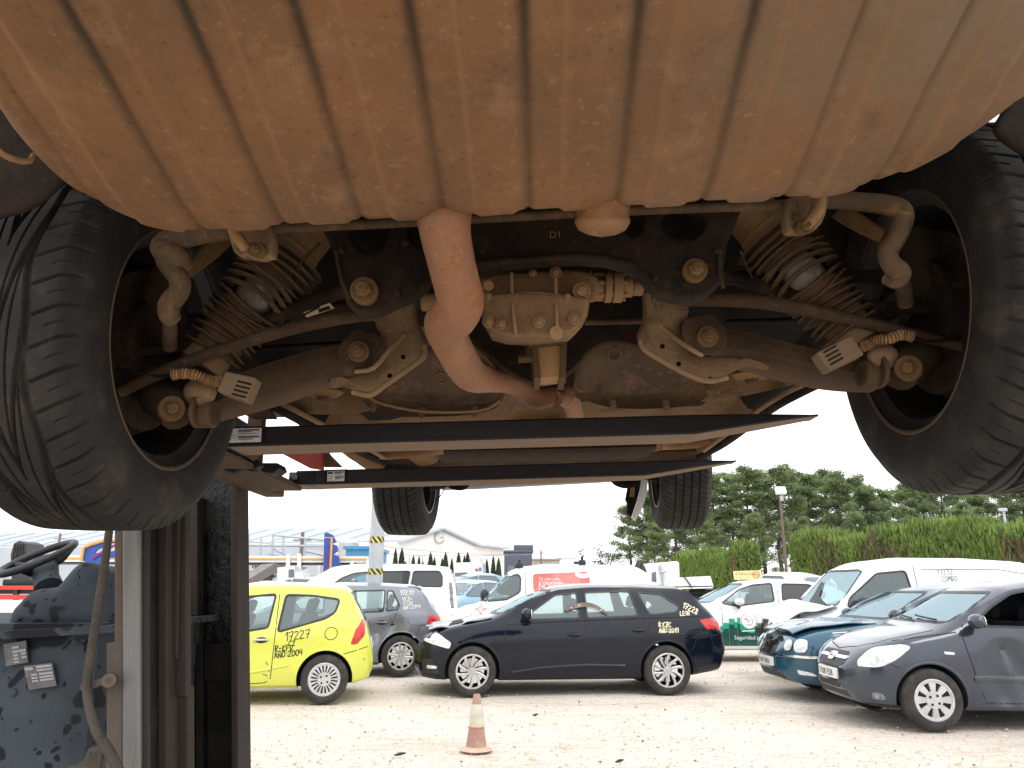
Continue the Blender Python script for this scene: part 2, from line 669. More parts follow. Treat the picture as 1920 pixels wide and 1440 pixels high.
def car_loft(sp, n=84, dw=0.0, dt=0.0, x0=None, x1=None, zb=None):
    top, bot, sh, plan = itp(sp['top'], sp.get('rt', .05)), itp(sp['bot'], .03), itp(sp['sh'], .08), itp(sp['plan'], .04)
    x0 = sp['top'][0][0] if x0 is None else x0
    x1 = sp['top'][-1][0] if x1 is None else x1
    tum, crown = sp.get('tum', .34), sp.get('crown', .045)
    rings = []
    for u in np.linspace(-1, 1, n):
        x = (x0 + x1) / 2 + (x1 - x0) / 2 * (0.5 * u + 0.5 * sin(pi / 2 * u))
        zt = top(x) - dt
        b = bot(x) if zb is None else zb
        w = plan(x) - dw
        zt = max(zt, b + .06)
        half = car_section(b, zt, sh(x), w, tum, crown)
        ring = [(x, y, z) for (y, z) in half] + [(x, -y, z) for (y, z) in reversed(half[1:-1])]
        rings.append(ring)
    m = len(rings[0])
    V = [p for r in rings for p in r]
    Fs = []
    for i in range(n - 1):
        for j in range(m):
            j2 = (j + 1) % m
            Fs.append((i * m + j, (i + 1) * m + j, (i + 1) * m + j2, i * m + j2))
    hm = m // 2
    for base in (0, (n - 1) * m):
        for j in range(hm):
            a, b = j, j + 1
            c, d = (m - b) % m, (m - a) % m
            q = []
            for t in (a, b, c, d):
                if base + t not in q:
                    q.append(base + t)
            Fs.append(tuple(q))
    return V, Fs


def tmp_obj(V, Fs, mat=None):
    me = bpy.data.meshes.new('tmp')
    me.from_pydata(V, [], Fs)
    bm = bmesh.new()
    bm.from_mesh(me)
    bmesh.ops.remove_doubles(bm, verts=bm.verts, dist=1e-6)
    bmesh.ops.recalc_face_normals(bm, faces=bm.faces)
    bm.to_mesh(me)
    bm.free()
    if mat:
        me.materials.append(mat)
    o = bpy.data.objects.new('tmp', me)
    COL.objects.link(o)
    return o


def boolean(base, cutters):
    for c in cutters:
        md = base.modifiers.new('b', 'BOOLEAN')
        md.operation = 'DIFFERENCE'
        md.solver = 'EXACT'
        md.object = c
        try:
            md.material_mode = 'TRANSFER'
        except Exception:
            pass
    dg = bpy.context.evaluated_depsgraph_get()
    dg.update()
    me = bpy.data.meshes.new_from_object(base.evaluated_get(dg))
    for o in [base] + cutters:
        m = o.data
        bpy.data.objects.remove(o)
        bpy.data.meshes.remove(m)
    return me


class Caster:
    def __init__(s, V, Fs):
        s.t = BVHTree.FromPolygons([Vector(v) for v in V], Fs)

    def hit(s, o, d):
        h = s.t.ray_cast(Vector(o), Vector(d))
        return h[0], h[1]

    def side(s, sg):
        def f(u, v):
            p, n = s.hit((u, sg * 4, v), (0, -sg, 0))
            return p, Vector((0, sg, 0)), n
        return f

    def front(s, sg=1, x0=6):
        def f(u, v):
            p, n = s.hit((sg * x0, u, v), (-sg, 0, 0))
            return p, Vector((sg, 0, 0)), n
        return f

    def diag(s, P0, a, sg, fr=1):
        """view from a front (fr=1) or rear corner turned a radians to side sg"""
        d = Vector((-cos(a) * fr, -sg * sin(a), 0))
        e = Vector((-sin(a) * fr, sg * cos(a), 0))
        P0 = Vector(P0)

        def f(u, v):
            o = P0 + e * u + Vector((0, 0, v)) - d * 4
            p, n = s.hit(o, d)
            return p, -d, n
        return f

    def down(s):
        def f(u, v):
            p, n = s.hit((u, v, 6), (0, 0, -1))
            return p, Vector((0, 0, 1)), n
        return f


def patch(mb, poly, fr, off=0.004, rings=3, skirt=0.0, mi=0):
    """star-shaped outline laid on the body"""
    cx = sum(p[0] for p in poly) / len(poly)
    cy = sum(p[1] for p in poly) / len(poly)
    rows = []
    for k in range(rings, 0, -1):
        t = k / rings
        row = []
        for (x, y) in poly:
            p, d, n = fr(cx + (x - cx) * t, cy + (y - cy) * t)
            row.append(None if p is None else p + d * off)
        last = next((q for q in row if q is not None), None)
        if last is None:
            return
        for i, q in enumerate(row):
            if q is None:
                row[i] = last
            else:
                last = q
        rows.append(row)
    p, d, n = fr(cx, cy)
    c = (p + d * off) if p is not None else sum(rows[-1], Vector()) / len(poly)
    if skirt:
        sk = []
        for i, q in enumerate(rows[0]):
            sk.append(q - d * skirt)
        rows.insert(0, sk)
    m = len(poly)
    V = [q for r in rows for q in r] + [c]
    F_ = []
    for i in range(len(rows) - 1):
        for j in range(m):
            F_.append((i * m + j, i * m + (j + 1) % m, (i + 1) * m + (j + 1) % m, (i + 1) * m + j))
    b = (len(rows) - 1) * m
    F_ += [(b + j, b + (j + 1) % m, len(V) - 1) for j in range(m)]
    mb.add(V, F_, mi)


def offset_poly(poly, d):
    k = len(poly)
    A = sum(poly[i][0] * poly[(i + 1) % k][1] - poly[(i + 1) % k][0] * poly[i][1] for i in range(k))
    sg = 1 if A > 0 else -1
    out = []
    for i in range(k):
        a, b, c = np.array(poly[i - 1]), np.array(poly[i]), np.array(poly[(i + 1) % k])
        t = c - a
        t = t / (np.linalg.norm(t) + 1e-9)
        nn = np.array((t[1], -t[0])) * sg
        out.append(tuple(b + nn * d))
    return out


def grid_rect(mb, x0, x1, z0, z1, fr, off, nx=2, nz=10):
    rows = []
    for i in range(nz + 1):
        row = []
        for j in range(nx + 1):
            p, d, n = fr(x0 + (x1 - x0) * j / nx, z0 + (z1 - z0) * i / nz)
            if p is None:
                return
            row.append(p + d * off)
        rows.append(row)
    mb.grid(rows)


def ring_strip(mb, poly, fr, d_out, d_in, off=0.003, mi=0, closed=True):
    A, B = offset_poly(poly, d_out), offset_poly(poly, -d_in)
    va, vb = [], []
    for a, b in zip(A, B):
        p, d, n = fr(*a)
        q, d2, n2 = fr(*b)
        if p is None:
            p = q
        if q is None:
            q = p
        if p is None:
            if va:
                p, q, d = va[-1], vb[-1], Vector((0, 0, 0))
            else:
                continue
        va.append(p + d * off)
        vb.append(q + d * off)
    m = len(va)
    mb.add(va + vb, [(i, (i + 1) % m, m + (i + 1) % m, m + i) for i in range(m)], mi)


def ribbon(mb, pts, fr, wd, off=0.002, mi=0, dens=0.05, dome=0.0):
    """strip along a polyline laid on the body (2D pts)"""
    P = []
    for i in range(len(pts) - 1):
        a, b = np.array(pts[i], float), np.array(pts[i + 1], float)
        n = max(1, int(np.linalg.norm(b - a) / dens))
        for j in range(n):
            P.append(a + (b - a) * j / n)
    P.append(np.array(pts[-1], float))
    rows = []
    for i, p in enumerate(P):
        t = P[min(i + 1, len(P) - 1)] - P[max(i - 1, 0)]
        t = t / (np.linalg.norm(t) + 1e-9)
        n = np.array((-t[1], t[0])) * wd / 2
        row = []
        for k, q in enumerate((p - n, p, p + n)):
            h, d, _ = fr(q[0], q[1])
            if h is None:
                row = None
                break
            row.append(h + d * (off + (dome if k == 1 else 0)))
        if row:
            rows.append(row)
        else:
            if len(rows) > 1:
                mb.grid(rows, mi)
            rows = []
    if len(rows) > 1:
        mb.grid(rows, mi)


def quads_on(mb, quads, o, fr, ang=0.0, off=0.003, mirror=1, mi=0):
    ca, sa = cos(ang), sin(ang)
    for q in quads:
        V = []
        for (a, b) in q:
            x, y = a * ca - b * sa, a * sa + b * ca
            p, d, n = fr(o[0] + x * mirror, o[1] + y)
            if p is None:
                V = None
                break
            V.append(p + d * off)
        if V:
            mb.add(V, [(0, 1, 2, 3)], mi)


def text_on(mb, txt, size, o, fr, mirror=1, off=0.003, mi=0, sx=1.0):
    V2, F2 = text_mesh(txt, size)
    V = []
    for (a, b) in V2:
        p, d, n = fr(o[0] + a * mirror * sx, o[1] + b)
        if p is None:
            p, d = Vector((0, 0, 0)), Vector((0, 0, 0))
        V.append(p + d * off)
    mb.add(V, F2, mi)


def rpoly(pts, n=4):
    return smooth_path(pts, n, True)


def cpoly(pts, r=0.03, n=4):
    """polygon with rounded corners"""
    out = []
    k = len(pts)
    for i in range(k):
        a, b, c = (np.array(pts[j % k], float) for j in (i - 1, i, i + 1))
        d1, d2 = a - b, c - b
        l1, l2 = np.linalg.norm(d1), np.linalg.norm(d2)
        rr = min(r, l1 * .45, l2 * .45)
        p, q = b + d1 / l1 * rr, b + d2 / l2 * rr
        for j in range(n + 1):
            t = j / n
            out.append(tuple((1 - t) ** 2 * p + 2 * t * (1 - t) * b + t * t * q))
    return out


def dens_poly(pts, step=0.06):
    out = []
    k = len(pts)
    for i in range(k):
        a, b = np.array(pts[i], float), np.array(pts[(i + 1) % k], float)
        m = max(1, int(np.linalg.norm(b - a) / step))
        for j in range(m):
            out.append(tuple(a + (b - a) * j / m))
    return out


def make_wheel(root, c, sg, R, wt, rr, style, rmat, steer=0.0, tilt=0.0):
    """wheel (Empty) > tyre, rim. axis = car y, outer face towards sg"""
    w = bpy.data.objects.new('wheel', None)
    w.empty_display_size = 0.2
    link(w, root)
    w.location = c
    w.rotation_euler = (tilt, 0, steer)
    h = wt / 2
    ax = (0, sg, 0)
    t = MB()
    t.lathe([(rr * .97, -h * .85), (rr * 1.04, -h), (rr + (R - rr) * .45, -h * 1.06), (R - .035, -h * 1.0), (R - .012, -h * .88), (R - .002, -h * .72),
             (R, -h * .4), (R - .007, -h * .36), (R - .007, -h * .30), (R, -h * .26), (R, h * .26), (R - .007, h * .30), (R - .007, h * .36), (R, h * .4),
             (R - .002, h * .72), (R - .012, h * .88), (R - .035, h * 1.0), (rr + (R - rr) * .45, h * 1.06), (rr * 1.04, h), (rr * .97, h * .85)], (0, 0, 0), ax, 56)
    t.build('tyre', M['rubber'], w, smooth=50)
    r = MB()
    # barrel and lip
    r.lathe([(rr * .99, h * .84), (rr * 1.035, h * .97), (rr * 1.0, h * 1.0), (rr * .955, h * .9), (rr * .93, h * .5), (rr * .9, -h * .8), (rr * .4, -h * .75), (.02, -h * .75)], (0, 0, 0), ax, 40, 1)
    kind, ns = style[0], style[1]
    e1, e2 = Vector((1, 0, 0)), Vector((0, 0, 1))
    A = Vector(ax)
    lip = [(rr * 1.0, h * .93), (rr * 1.03, h * 1.0), (rr * 1.0, h * 1.03), (rr * .93, h * 1.0), (rr * .92, h * .9)]
    r.lathe(lip, (0, 0, 0), ax, 48, 0)
    fd = h * .93     # spoke face depth
    if kind == 'spoke':
        hub = rr * .27
        r.lathe([(.0001, fd + .004), (rr * .1, fd + .004), (rr * .12, fd - .002), (hub, fd - .006), (hub, fd - .035)], (0, 0, 0), ax, 30, 0)
        wi, wo, tw = style[2], style[3], style[4]
        for i in range(ns):
            a0 = 2 * pi * (i + .25) / ns
            secs = []
            for k in range(5):
                q = k / 4
                rad = hub * .8 + (rr * .955 - hub * .8) * q
                a = a0 + tw * q
                er = e1 * cos(a) + e2 * sin(a)
                et = -e1 * sin(a) + e2 * cos(a)
                hw = (wi + (wo - wi) * q) / 2
                dz = fd - .004 + .006 * q
                cc = er * rad
                secs.append([cc - et * hw + A * (dz - .03), cc - et * hw * .92 + A * (dz - .004), cc - et * hw * .6 + A * dz, cc + et * hw * .6 + A * dz,
                             cc + et * hw * .92 + A * (dz - .004), cc + et * hw + A * (dz - .03)])
            r.grid(secs, 0)
        nb = 5
        for i in range(nb):
            a = 2 * pi * (i + .5) / nb
            p = (e1 * cos(a) + e2 * sin(a)) * hub * .62 + A * (fd - .012)
            r.cyl(p, p + A * .008, .010, n=8, mi=1)
        # brake disc behind the spokes
        r.lathe([(.02, -h * .1), (rr * .75, -h * .1), (rr * .75, -h * .25), (.02, -h * .25)], (0, 0, 0), ax, 30, 2)
    else:
        # hub cap: domed disc with ns slots
        r.lathe([(.0001, fd + .012), (rr * .2, fd + .012), (rr * .42, fd + .008), (rr * .44, fd + .003)], (0, 0, 0), ax, 40, 0)
        r.lathe([(rr * .85, fd + .001), (rr * .94, fd + .002), (rr * .98, fd - .004)], (0, 0, 0), ax, 40, 0)
        r.lathe([(rr * .3, fd - .012), (rr * .9, fd - .014)], (0, 0, 0), ax, 40, 1)
        wi, wo = style[2], style[3]
        for i in range(ns):
            a = 2 * pi * i / ns
            er = e1 * cos(a) + e2 * sin(a)
            et = -e1 * sin(a) + e2 * cos(a)
            secs = []
            for k in range(4):
                q = k / 3
                rad = rr * (.40 + .50 * q)
                hw = (wi + (wo - wi) * q) / 2
                secs.append([er * rad - et * hw + A * (fd - .012), er * rad - et * hw * .85 + A * (fd + .004 - .004 * q), er * rad + et * hw * .85 + A * (fd + .004 - .004 * q), er * rad + et * hw + A * (fd - .012)])
            r.grid(secs, 0)
        for i in range(4):
            a = 2 * pi * (i + .4) / 4
            p = (e1 * cos(a) + e2 * sin(a)) * rr * .26 + A * (fd + .008)
            r.cyl(p, p + A * .006, .013, n=10, mi=1)
    r.build('rim', [rmat, M['arch'], M['chrome']], w, smooth=40)
    return w


def make_car(name, label, cat, loc, rz, sp, group=None, simple=False, sides=(1, -1), cavity=True):
    root = thing(name, label, cat, loc, rz, group, world=False)
    PM = sp['paint']
    V, Fs = car_loft(sp)
    for (cx, cz, sg, rad, depth, sd) in sp.get('dents', []):
        V2 = []
        for (x, y, z) in V:
            if y * sg > 0.25:
                d = hypot(x - cx, z - cz) / rad
                if d < 1:
                    k = (1 - d * d) ** 2
                    nv = noise.noise(Vector((x * 7 + sd, z * 7, 3.3 * sd)))
                    y = y - sg * depth * k * (1 + 1.1 * nv)
            V2.append((x, y, z))
        V = V2
    cs = Caster(V, Fs)
    R, W_ = sp['R'], max(p[1] for p in sp['plan'])
    base = tmp_obj(V, Fs, PM)
    cut = []
    wins = [dens_poly(cpoly(w[0], w[1]), .07) for w in sp.get('wins', [])]
    open_w = sp.get('open', [])
    if not simple and cavity:
        cx0, cx1, cz = sp['cab']
        Vi, Fi = car_loft(sp, n=40, dw=sp.get('dw', .085), dt=.065, x0=cx0, x1=cx1, zb=cz)
        cut.append(tmp_obj(Vi, Fi, M['cabin']))
        if wins:
            wb = MB()
            for w in wins:
                for sg in (1, -1):
                    wb.prism([(x, sg * .30, z) for (x, z) in w], (0, sg * 1.2, 0))
            cut.append(tmp_obj(wb.v, wb.f, M['trim']))
        topf = itp(sp['top'], sp.get('rt', .05))
        for key, dx in (('ws', 4), ('rs', -4)):
            if sp.get(key):
                q = dens_poly(cpoly(sp[key][0], sp[key][1]), .08)
                zm = max(p[1] for p in q)
                xx = (cx0 + cx1) / 2
                while topf(xx) > zm + .07 and abs(xx) < 3:      # walk to where the roof falls to the pane's top edge
                    xx += .02 * (1 if dx > 0 else -1)
                xx -= .05 * (1 if dx > 0 else -1)
                wb = MB()
                wb.prism([(xx, y, z) for (y, z) in q], (dx, 0, 0))
                cut.append(tmp_obj(wb.v, wb.f, M['trim']))
    if not sp.get('no_arch'):
        ab = MB()
        for ax in sp['axles']:
            for sg in (1, -1):
                ab.cyl((ax, sg * (W_ - .26), sp.get('az', R)), (ax, sg * (W_ + .3), sp.get('az', R)), R + sp.get('gapr', .05), n=40)
        cut.append(tmp_obj(ab.v, ab.f, M['arch']))
    me = boolean(base, cut)
    body = finish(me, sp.get('body_name', 'body'), [], root, 32, False)
    if not me.materials:
        me.materials.append(PM)
    # window glass, both sides
    for i, w in enumerate(wins):
        gm = sp['wins'][i][2] if len(sp['wins'][i]) > 2 else M['glass']
        for sg in sides:
            fr = cs.side(sg)
            if (i, sg) not in open_w:
                g = MB()
                patch(g, w, fr, off=(.004 if simple or not cavity else -.008), rings=4)
                gw = g.build('window', gm, root, smooth=60)
            else:
                gw = root
            tr = MB()
            ring_strip(tr, w, fr, sp.get('trim', .016), .006, .003)
            tr.build('window_frame', sp.get('trim_mat', M['trim']), gw, smooth=60)
    for key, fr_sg, nm in (('ws', 1, 'windscreen'), ('rs', -1, 'rear_window')):
        if sp.get(key):
            q = dens_poly(cpoly(sp[key][0], sp[key][1]), .06)
            fr = cs.front(fr_sg)
            g = MB()
            patch(g, q, fr, off=(.004 if simple or not cavity else -.005), rings=6)
            gw = g.build(nm, sp.get(key + 'm', M['screen'] if not simple else M['far_glass']), root, smooth=60)
            tr = MB()
            ring_strip(tr, q, fr, .014, .012, .003)
            tr.build('window_frame', M['trim'], gw, smooth=60)
    # wheels
    wr = sp['wheel']
    for k, ax in enumerate(sp['axles']):
        for sg in ((1, -1) if not simple else sides):
            make_wheel(root, (ax, sg * (W_ - .105 - sp.get('win', 0)), R), sg, R, sp.get('wt', .2), sp['rr'], wr[0], wr[1])
    # arch lips
    for ax in sp['axles']:
        for sg in sides:
            if simple:
                continue
            lp = MB()
            az = sp.get('az', R)
            r0 = R + sp.get('gapr', .05)
            arc = [(ax + (r0 + .012) * cos(radians(a)), az + (r0 + .012) * sin(radians(a))) for a in range(-12, 193, 5)]
            ribbon(lp, arc, cs.side(sg), .026, .001, dens=.05, dome=.006)
            if lp.f:
                lp.build('wheel_arch_lip', sp.get('lip_mat', PM), root, smooth=60)
    # panel gaps
    gp = MB()
    for ln in sp.get('gaps', []):
        for sg in sides:
            ribbon(gp, ln, cs.side(sg), sp.get('gapw', .009), .0015)
    for ln in sp.get('gaps_top', []):
        ribbon(gp, ln, cs.down(), .010, .0015)
    for ln in sp.get('gaps_front', []):
        ribbon(gp, ln, cs.front(1), .010, .0015)
    for ln in sp.get('gaps_rear', []):
        ribbon(gp, ln, cs.front(-1), .010, .0015)
    if gp.f:
        gp.build('panel_gaps', M['gap'], root)
    for (ln, wd, dm, mt, nm) in sp.get('strips', []):
        for sg in sides:
            b = MB()
            ribbon(b, ln, cs.side(sg), wd, .002, dome=dm)
            if b.f:
                b.build(nm, mt, root, smooth=60)
    for (x, z, mt) in sp.get('handles', []):
        for sg in sides:
            b = MB()
            p, d, n = cs.side(sg)(x, z)
            b.box(p + d * .012, (.19, .022, .026), bev=.009)
            rec = MB()
            patch(rec, ellipse(x, z - .005, .075, .036, 18), cs.side(sg), .0015, 2)
            hd = b.build('door_handle', mt, root, smooth=60)
            rec.build('handle_recess', M['gap'], hd)
    # lamps and other fitted pieces: (name, frame kind, args, polygon, material, offset)
    for (nm, kind, args, poly, mt, off, bothy) in sp.get('fit', []):
        for sg in (sides if bothy else (args.get('sg', 1),)):
            if kind == 'side':
                fr = cs.side(sg)
            elif kind == 'front':
                fr = cs.front(1)
            elif kind == 'rear':
                fr = cs.front(-1)
            elif kind == 'top':
                fr = cs.down()
            else:
                fr = cs.diag((args['p'][0], sg * args['p'][1], 0), args['a'], sg, args.get('fr', 1))
            b = MB()
            pl = dens_poly(cpoly(poly, args.get('r', .025)), args.get('st', .05))
            if args.get('my') and sg < 0:
                pl = [(-a, c) for a, c in pl]
            patch(b, pl, fr, off, 4, skirt=.02)
            if b.f:
                b.build(nm, mt, root, smooth=50)
    # mirrors
    for (x, z) in sp.get('mirrors', []):
        for sg in (1, -1):
            p, d, n = cs.side(sg)(x, z)
            if p is None:
                continue
            b = MB()
            c = p + Vector((.0, sg * .13, .055))
            b.sphere(c, 1, 20, 0, (.075, .105, .075))
            b.tube([p + Vector((-.02, -sg * .02, -.01)), p + Vector((0, sg * .05, .015)), c], [.035, .03, .03], 8, 1)
            mm = b.build('side_mirror', [sp.get('mirror_mat', PM), M['black']], root, smooth=60)
            g = MB()
            g.lathe([(.0001, 0), (.062, 0), (.066, -.01)], c + Vector((-.068, 0, 0)), (-1, 0, 0), 16)
            g.build('mirror_glass', M['chrome'], mm)
    # seats and steering wheel inside
    if not simple and cavity and sp.get('seats'):
        for (sx, ys, zb) in sp['seats']:
            for y in ys:
                b = MB()
                rot = Matrix.Rotation(radians(-16), 3, 'Y')
                b.box((sx + .22, y, zb + .06), (.5, .46, .16), None, 0, .05)
                b.box(Vector((sx - .06, y, zb + .36)), (.16, .46, .58), rot, 0, .06)
                b.box(Vector((sx - .16, y, zb + .73)), (.10, .26, .17), rot, 0, .045)
                for dy in (-.05, .05):
                    b.tube([(sx - .14, y + dy, zb + .6), (sx - .155, y + dy, zb + .7)], .008, 6)
                b.build('seat', M['seat'], root, smooth=50)
        b = MB()
        x1 = sp['cab'][1]
        zt = sp.get('dash', .95)
        b.box((x1 - .28, 0, zt - .12), (.42, W_ * 1.62, .22), None, 0, .06)
        b.build('dashboard', M['cabin'], root, smooth=50)
        b = MB()
        cc = Vector((x1 - .56, W_ * .42, zt - .02))
        axv = Vector((-.85, 0, .5)).normalized()
        e1 = axv.orthogonal().normalized()
        e2 = axv.cross(e1)
        b.tube([cc + (e1 * cos(a) + e2 * sin(a)) * .18 for a in np.linspace(0, 2 * pi, 25)], .014, 8, caps=False)
        b.tube([cc - axv * .02, cc - axv * .3], .03, 8)
        b.box(cc, (.05, .34, .05))
        b.build('steering_wheel', M['black'], root, smooth=60)
    return root, cs


def write_on(root, cs, sg, lines, mat, name='marker_writing', fr=None):
    """lines: (text, x, z, height, stroke width, angle)"""
    for i, (t, x, z, h, wd, ang) in enumerate(lines):
        b = MB()
        q, wdt = stroke_quads(t, h, wd, seed=len(t) + i * 7)
        # seen from outside the left side (sg=1) the text runs towards -x ... car faces left, so reading runs to the rear
        quads_on(b, q, (x, z), fr or cs.side(sg), ang, .003, -1 if sg > 0 else 1)
        if b.f:
            b.build(name, mat, root, smooth=0)
# ------------------------------------------------------------------ the lifted car, seen from below and behind
U = {}
U['pipe'] = grime('exhaust_steel_rust', (0.2672, 0.1215, 0.0672), (0.2186, 0.1098, 0.0596), (0.2348, 0.0784, 0.0267), (0.2915, 0.1646, 0.0954), rough=.6, metal=.1, bump=.18, dusty=.55)
U['dark'] = grime('dark_rusty_steel', (0.0072, 0.0045, 0.0033), (0.0176, 0.0108, 0.0064), (0.0311, 0.0125, 0.0051), (0.0363, 0.0228, 0.0129), bump=.5, dusty=.55)
U['brown'] = grime('dusty_arm', (0.0276, 0.0164, 0.0093), (0.0449, 0.0269, 0.0153), (0.0119, 0.0078, 0.0054), (0.0791, 0.0479, 0.0264), bump=.4)
U['grey'] = grime('dusty_grey_steel', (0.1180, 0.0735, 0.0411), (0.1529, 0.0964, 0.0534), (0.0568, 0.0376, 0.0231), (0.1923, 0.1225, 0.0686), bump=.35)
U['tan'] = grime('caked_dust', (0.2059, 0.1141, 0.0515), (0.1584, 0.0883, 0.0396), (0.0792, 0.0442, 0.0211), (0.2534, 0.1472, 0.0693), bump=.5)
U['alu'] = grime('dusty_cast_alloy', (0.1663, 0.0972, 0.0490), (0.1285, 0.0756, 0.0385), (0.0605, 0.0360, 0.0210), (0.2268, 0.1368, 0.0700), bump=.55, s=1.4)
U['bolt'] = grime('dusty_bolt', (0.0806, 0.0449, 0.0194), (0.0569, 0.0314, 0.0133), (0.0237, 0.0135, 0.0065), (0.1233, 0.0718, 0.0323), bump=.6, s=3)
U['boot'] = grime('dust_boot', (0.0977, 0.0585, 0.0323), (0.0665, 0.0380, 0.0207), (0.0351, 0.0219, 0.0129), (0.1486, 0.0913, 0.0504), bump=.25, s=2)
U['white'] = pm('bump_stop_foam', (0.22, 0.18, 0.15), (0.12, 0.09, 0.068), (0.27, 0.235, 0.21), s1=18, s2=40, rough=0.85)
U['bar'] = grime('roll_bar_paint', (0.0821, 0.0549, 0.0323), (0.0587, 0.0380, 0.0220), (0.1173, 0.0549, 0.0194), (0.1486, 0.0950, 0.0517), bump=.3)
U['tank'] = grime('tank_plastic', (0.0663, 0.0445, 0.0324), (0.1105, 0.0717, 0.0459), (0.0331, 0.0234, 0.0176), (0.1879, 0.1164, 0.0684), bump=.15, s=.6, dusty=.7)
U['tray'] = grime('underbody_coating', (0.1573, 0.0890, 0.0410), (0.1242, 0.0712, 0.0328), (0.0414, 0.0248, 0.0137), (0.2236, 0.1354, 0.0650), bump=.5, s=.6)
U['black'] = pm('underbody_black', spec=.1, c1=(0.008, 0.007, 0.006), c2=(0.018, 0.013, 0.010), s1=8, rough=0.9)
U['tyre'] = pm('lifted_tyre_rubber', spec=.22, c1=(0.0158, 0.0149, 0.0146), c2=(0.0252, 0.0221, 0.0199), c3=(0.0552, 0.0412, 0.0279), s1=7, s2=14, rough=0.72, bump=0.25, bs=240, t3=(.50, .78))
U['rust'] = grime('rusty_disc_edge', (0.0630, 0.0357, 0.0210), (0.0394, 0.0238, 0.0140), (0.0184, 0.0131, 0.0098), (0.0788, 0.0536, 0.0350))
U['body'] = paint('dark_blue_paint', (0.012, 0.018, 0.03))
U['sensor'] = grime('sensor_housing', (0.0828, 0.0588, 0.0383), (0.1076, 0.0735, 0.0465), (0.0580, 0.0402, 0.0260), (0.1408, 0.0929, 0.0547), bump=.15, s=2)
U['liner'] = grime('wheel_liner', (0.0211, 0.0156, 0.0129), (0.0316, 0.0234, 0.0180), (0.0140, 0.0109, 0.0095), (0.0491, 0.0374, 0.0283), bump=.4)


def silencer_mat():
    """pressed steel shield: heat-tinted rust at the left, greyer dust at the right, shade and some deposit painted along the grooves (mesh attributes)"""
    m = grime('rusty_heat_shield', (0.1941, 0.0960, 0.0447), (0.1535, 0.0837, 0.0430), (0.1941, 0.1068, 0.0535), (0.2200, 0.1247, 0.0630), rough=.66, metal=.08, bump=.10, s=.75, dusty=.5)
    nt = m.node_tree
    N, L = nt.nodes, nt.links
    b = N['Principled BSDF']
    prev = b.inputs['Base Color'].links[0].from_socket
    tc = N.new('ShaderNodeTexCoord')

    def attr(nm):
        a = N.new('ShaderNodeAttribute')
        a.attribute_name = nm
        return a.outputs['Fac']

    def noise_f(sc_, lo, hi, det=8, st=(1, 1, 1)):
        mp = N.new('ShaderNodeMapping')
        mp.inputs['Scale'].default_value = st
        L.new(tc.outputs['Object'], mp.inputs[0])
        n = N.new('ShaderNodeTexNoise')
        n.inputs['Scale'].default_value = sc_
        n.inputs['Detail'].default_value = det
        n.inputs['Roughness'].default_value = .68
        L.new(mp.outputs[0], n.inputs['Vector'])
        r = N.new('ShaderNodeMapRange')
        r.interpolation_type = 'SMOOTHSTEP'
        r.inputs['From Min'].default_value = lo
        r.inputs['From Max'].default_value = hi
        L.new(n.outputs[0], r.inputs['Value'])
        return r.outputs[0]

    def mul(a, c):
        x = N.new('ShaderNodeMath')
        x.operation = 'MULTIPLY'
        L.new(a, x.inputs[0])
        if isinstance(c, float):
            x.inputs[1].default_value = c
        else:
            L.new(c, x.inputs[1])
        return x.outputs[0]

    def layer(f, col):
        nonlocal prev
        x = N.new('ShaderNodeMix')
        x.data_type = 'RGBA'
        L.new(f, x.inputs['Factor'])
        L.new(prev, x.inputs[6])
        x.inputs[7].default_value = hexc(col)
        prev = x.outputs[2]
    layer(mul(attr('heat'), noise_f(4, .12, .5)), (0.4157, 0.1525, 0.0450))
    layer(mul(attr('cool'), noise_f(3, .3, .65)), (0.180, 0.124, 0.080))
    layer(mul(noise_f(22, .60, .68), mul(attr('heat'), .8)), (0.0967, 0.0409, 0.0164))
    layer(mul(noise_f(9, .60, .74), .5), (0.0967, 0.0563, 0.0296))
    # thin scratches running mostly along the drum
    layer(mul(noise_f(60, .70, .75, 3, (.3, 1, 1)), .3), (0.3287, 0.2089, 0.1148))
    layer(mul(noise_f(75, .71, .75, 3, (1, .3, .3)), .3), (0.3191, 0.1998, 0.1066))
    layer(mul(attr('ridge'), .45), (0.2900, 0.1589, 0.0779))
    layer(mul(attr('groove_shade'), noise_f(30, .02, .45)), (0.0368, 0.0281, 0.0180))  # soft shade of the grooves put into the colour, together with their deposit
    L.new(prev, b.inputs['Base Color'])
    return m


U['muffler'] = silencer_mat()

CAR = thing('raised_car', 'dark car raised on two forklift forks, its rusty silencer and rear axle seen from below', 'car', (0.05, 2.6, 1.55))


def cat3(pts, n=6):
    return [Vector(p) for p in smooth_path([tuple(p) for p in pts], n)]


def px_tube(name, pts, mat, parent=None, n=6, seg=14, caps=True):
    """pts: (px,py,Y,radius in photo px)"""
    C3 = [tuple(W(a, b, y)) + (rpx(r, W(a, b, y)),) for (a, b, y, r) in pts]
    S = smooth_path(C3, n) if n else C3
    mb = MB()
    mb.tube([Vector(s[:3]) for s in S], [max(.001, s[3]) for s in S], seg, caps=caps)
    return mb.build(name, mat, parent or CAR, smooth=60)


# --- rear silencer: a transverse oval drum with pressed ribs
ROLL = radians(2.7)
AX = Vector((cos(ROLL), -0.025, sin(ROLL))).normalized()
AZ = Vector((-sin(ROLL), 0, cos(ROLL)))
AY = AZ.cross(AX)


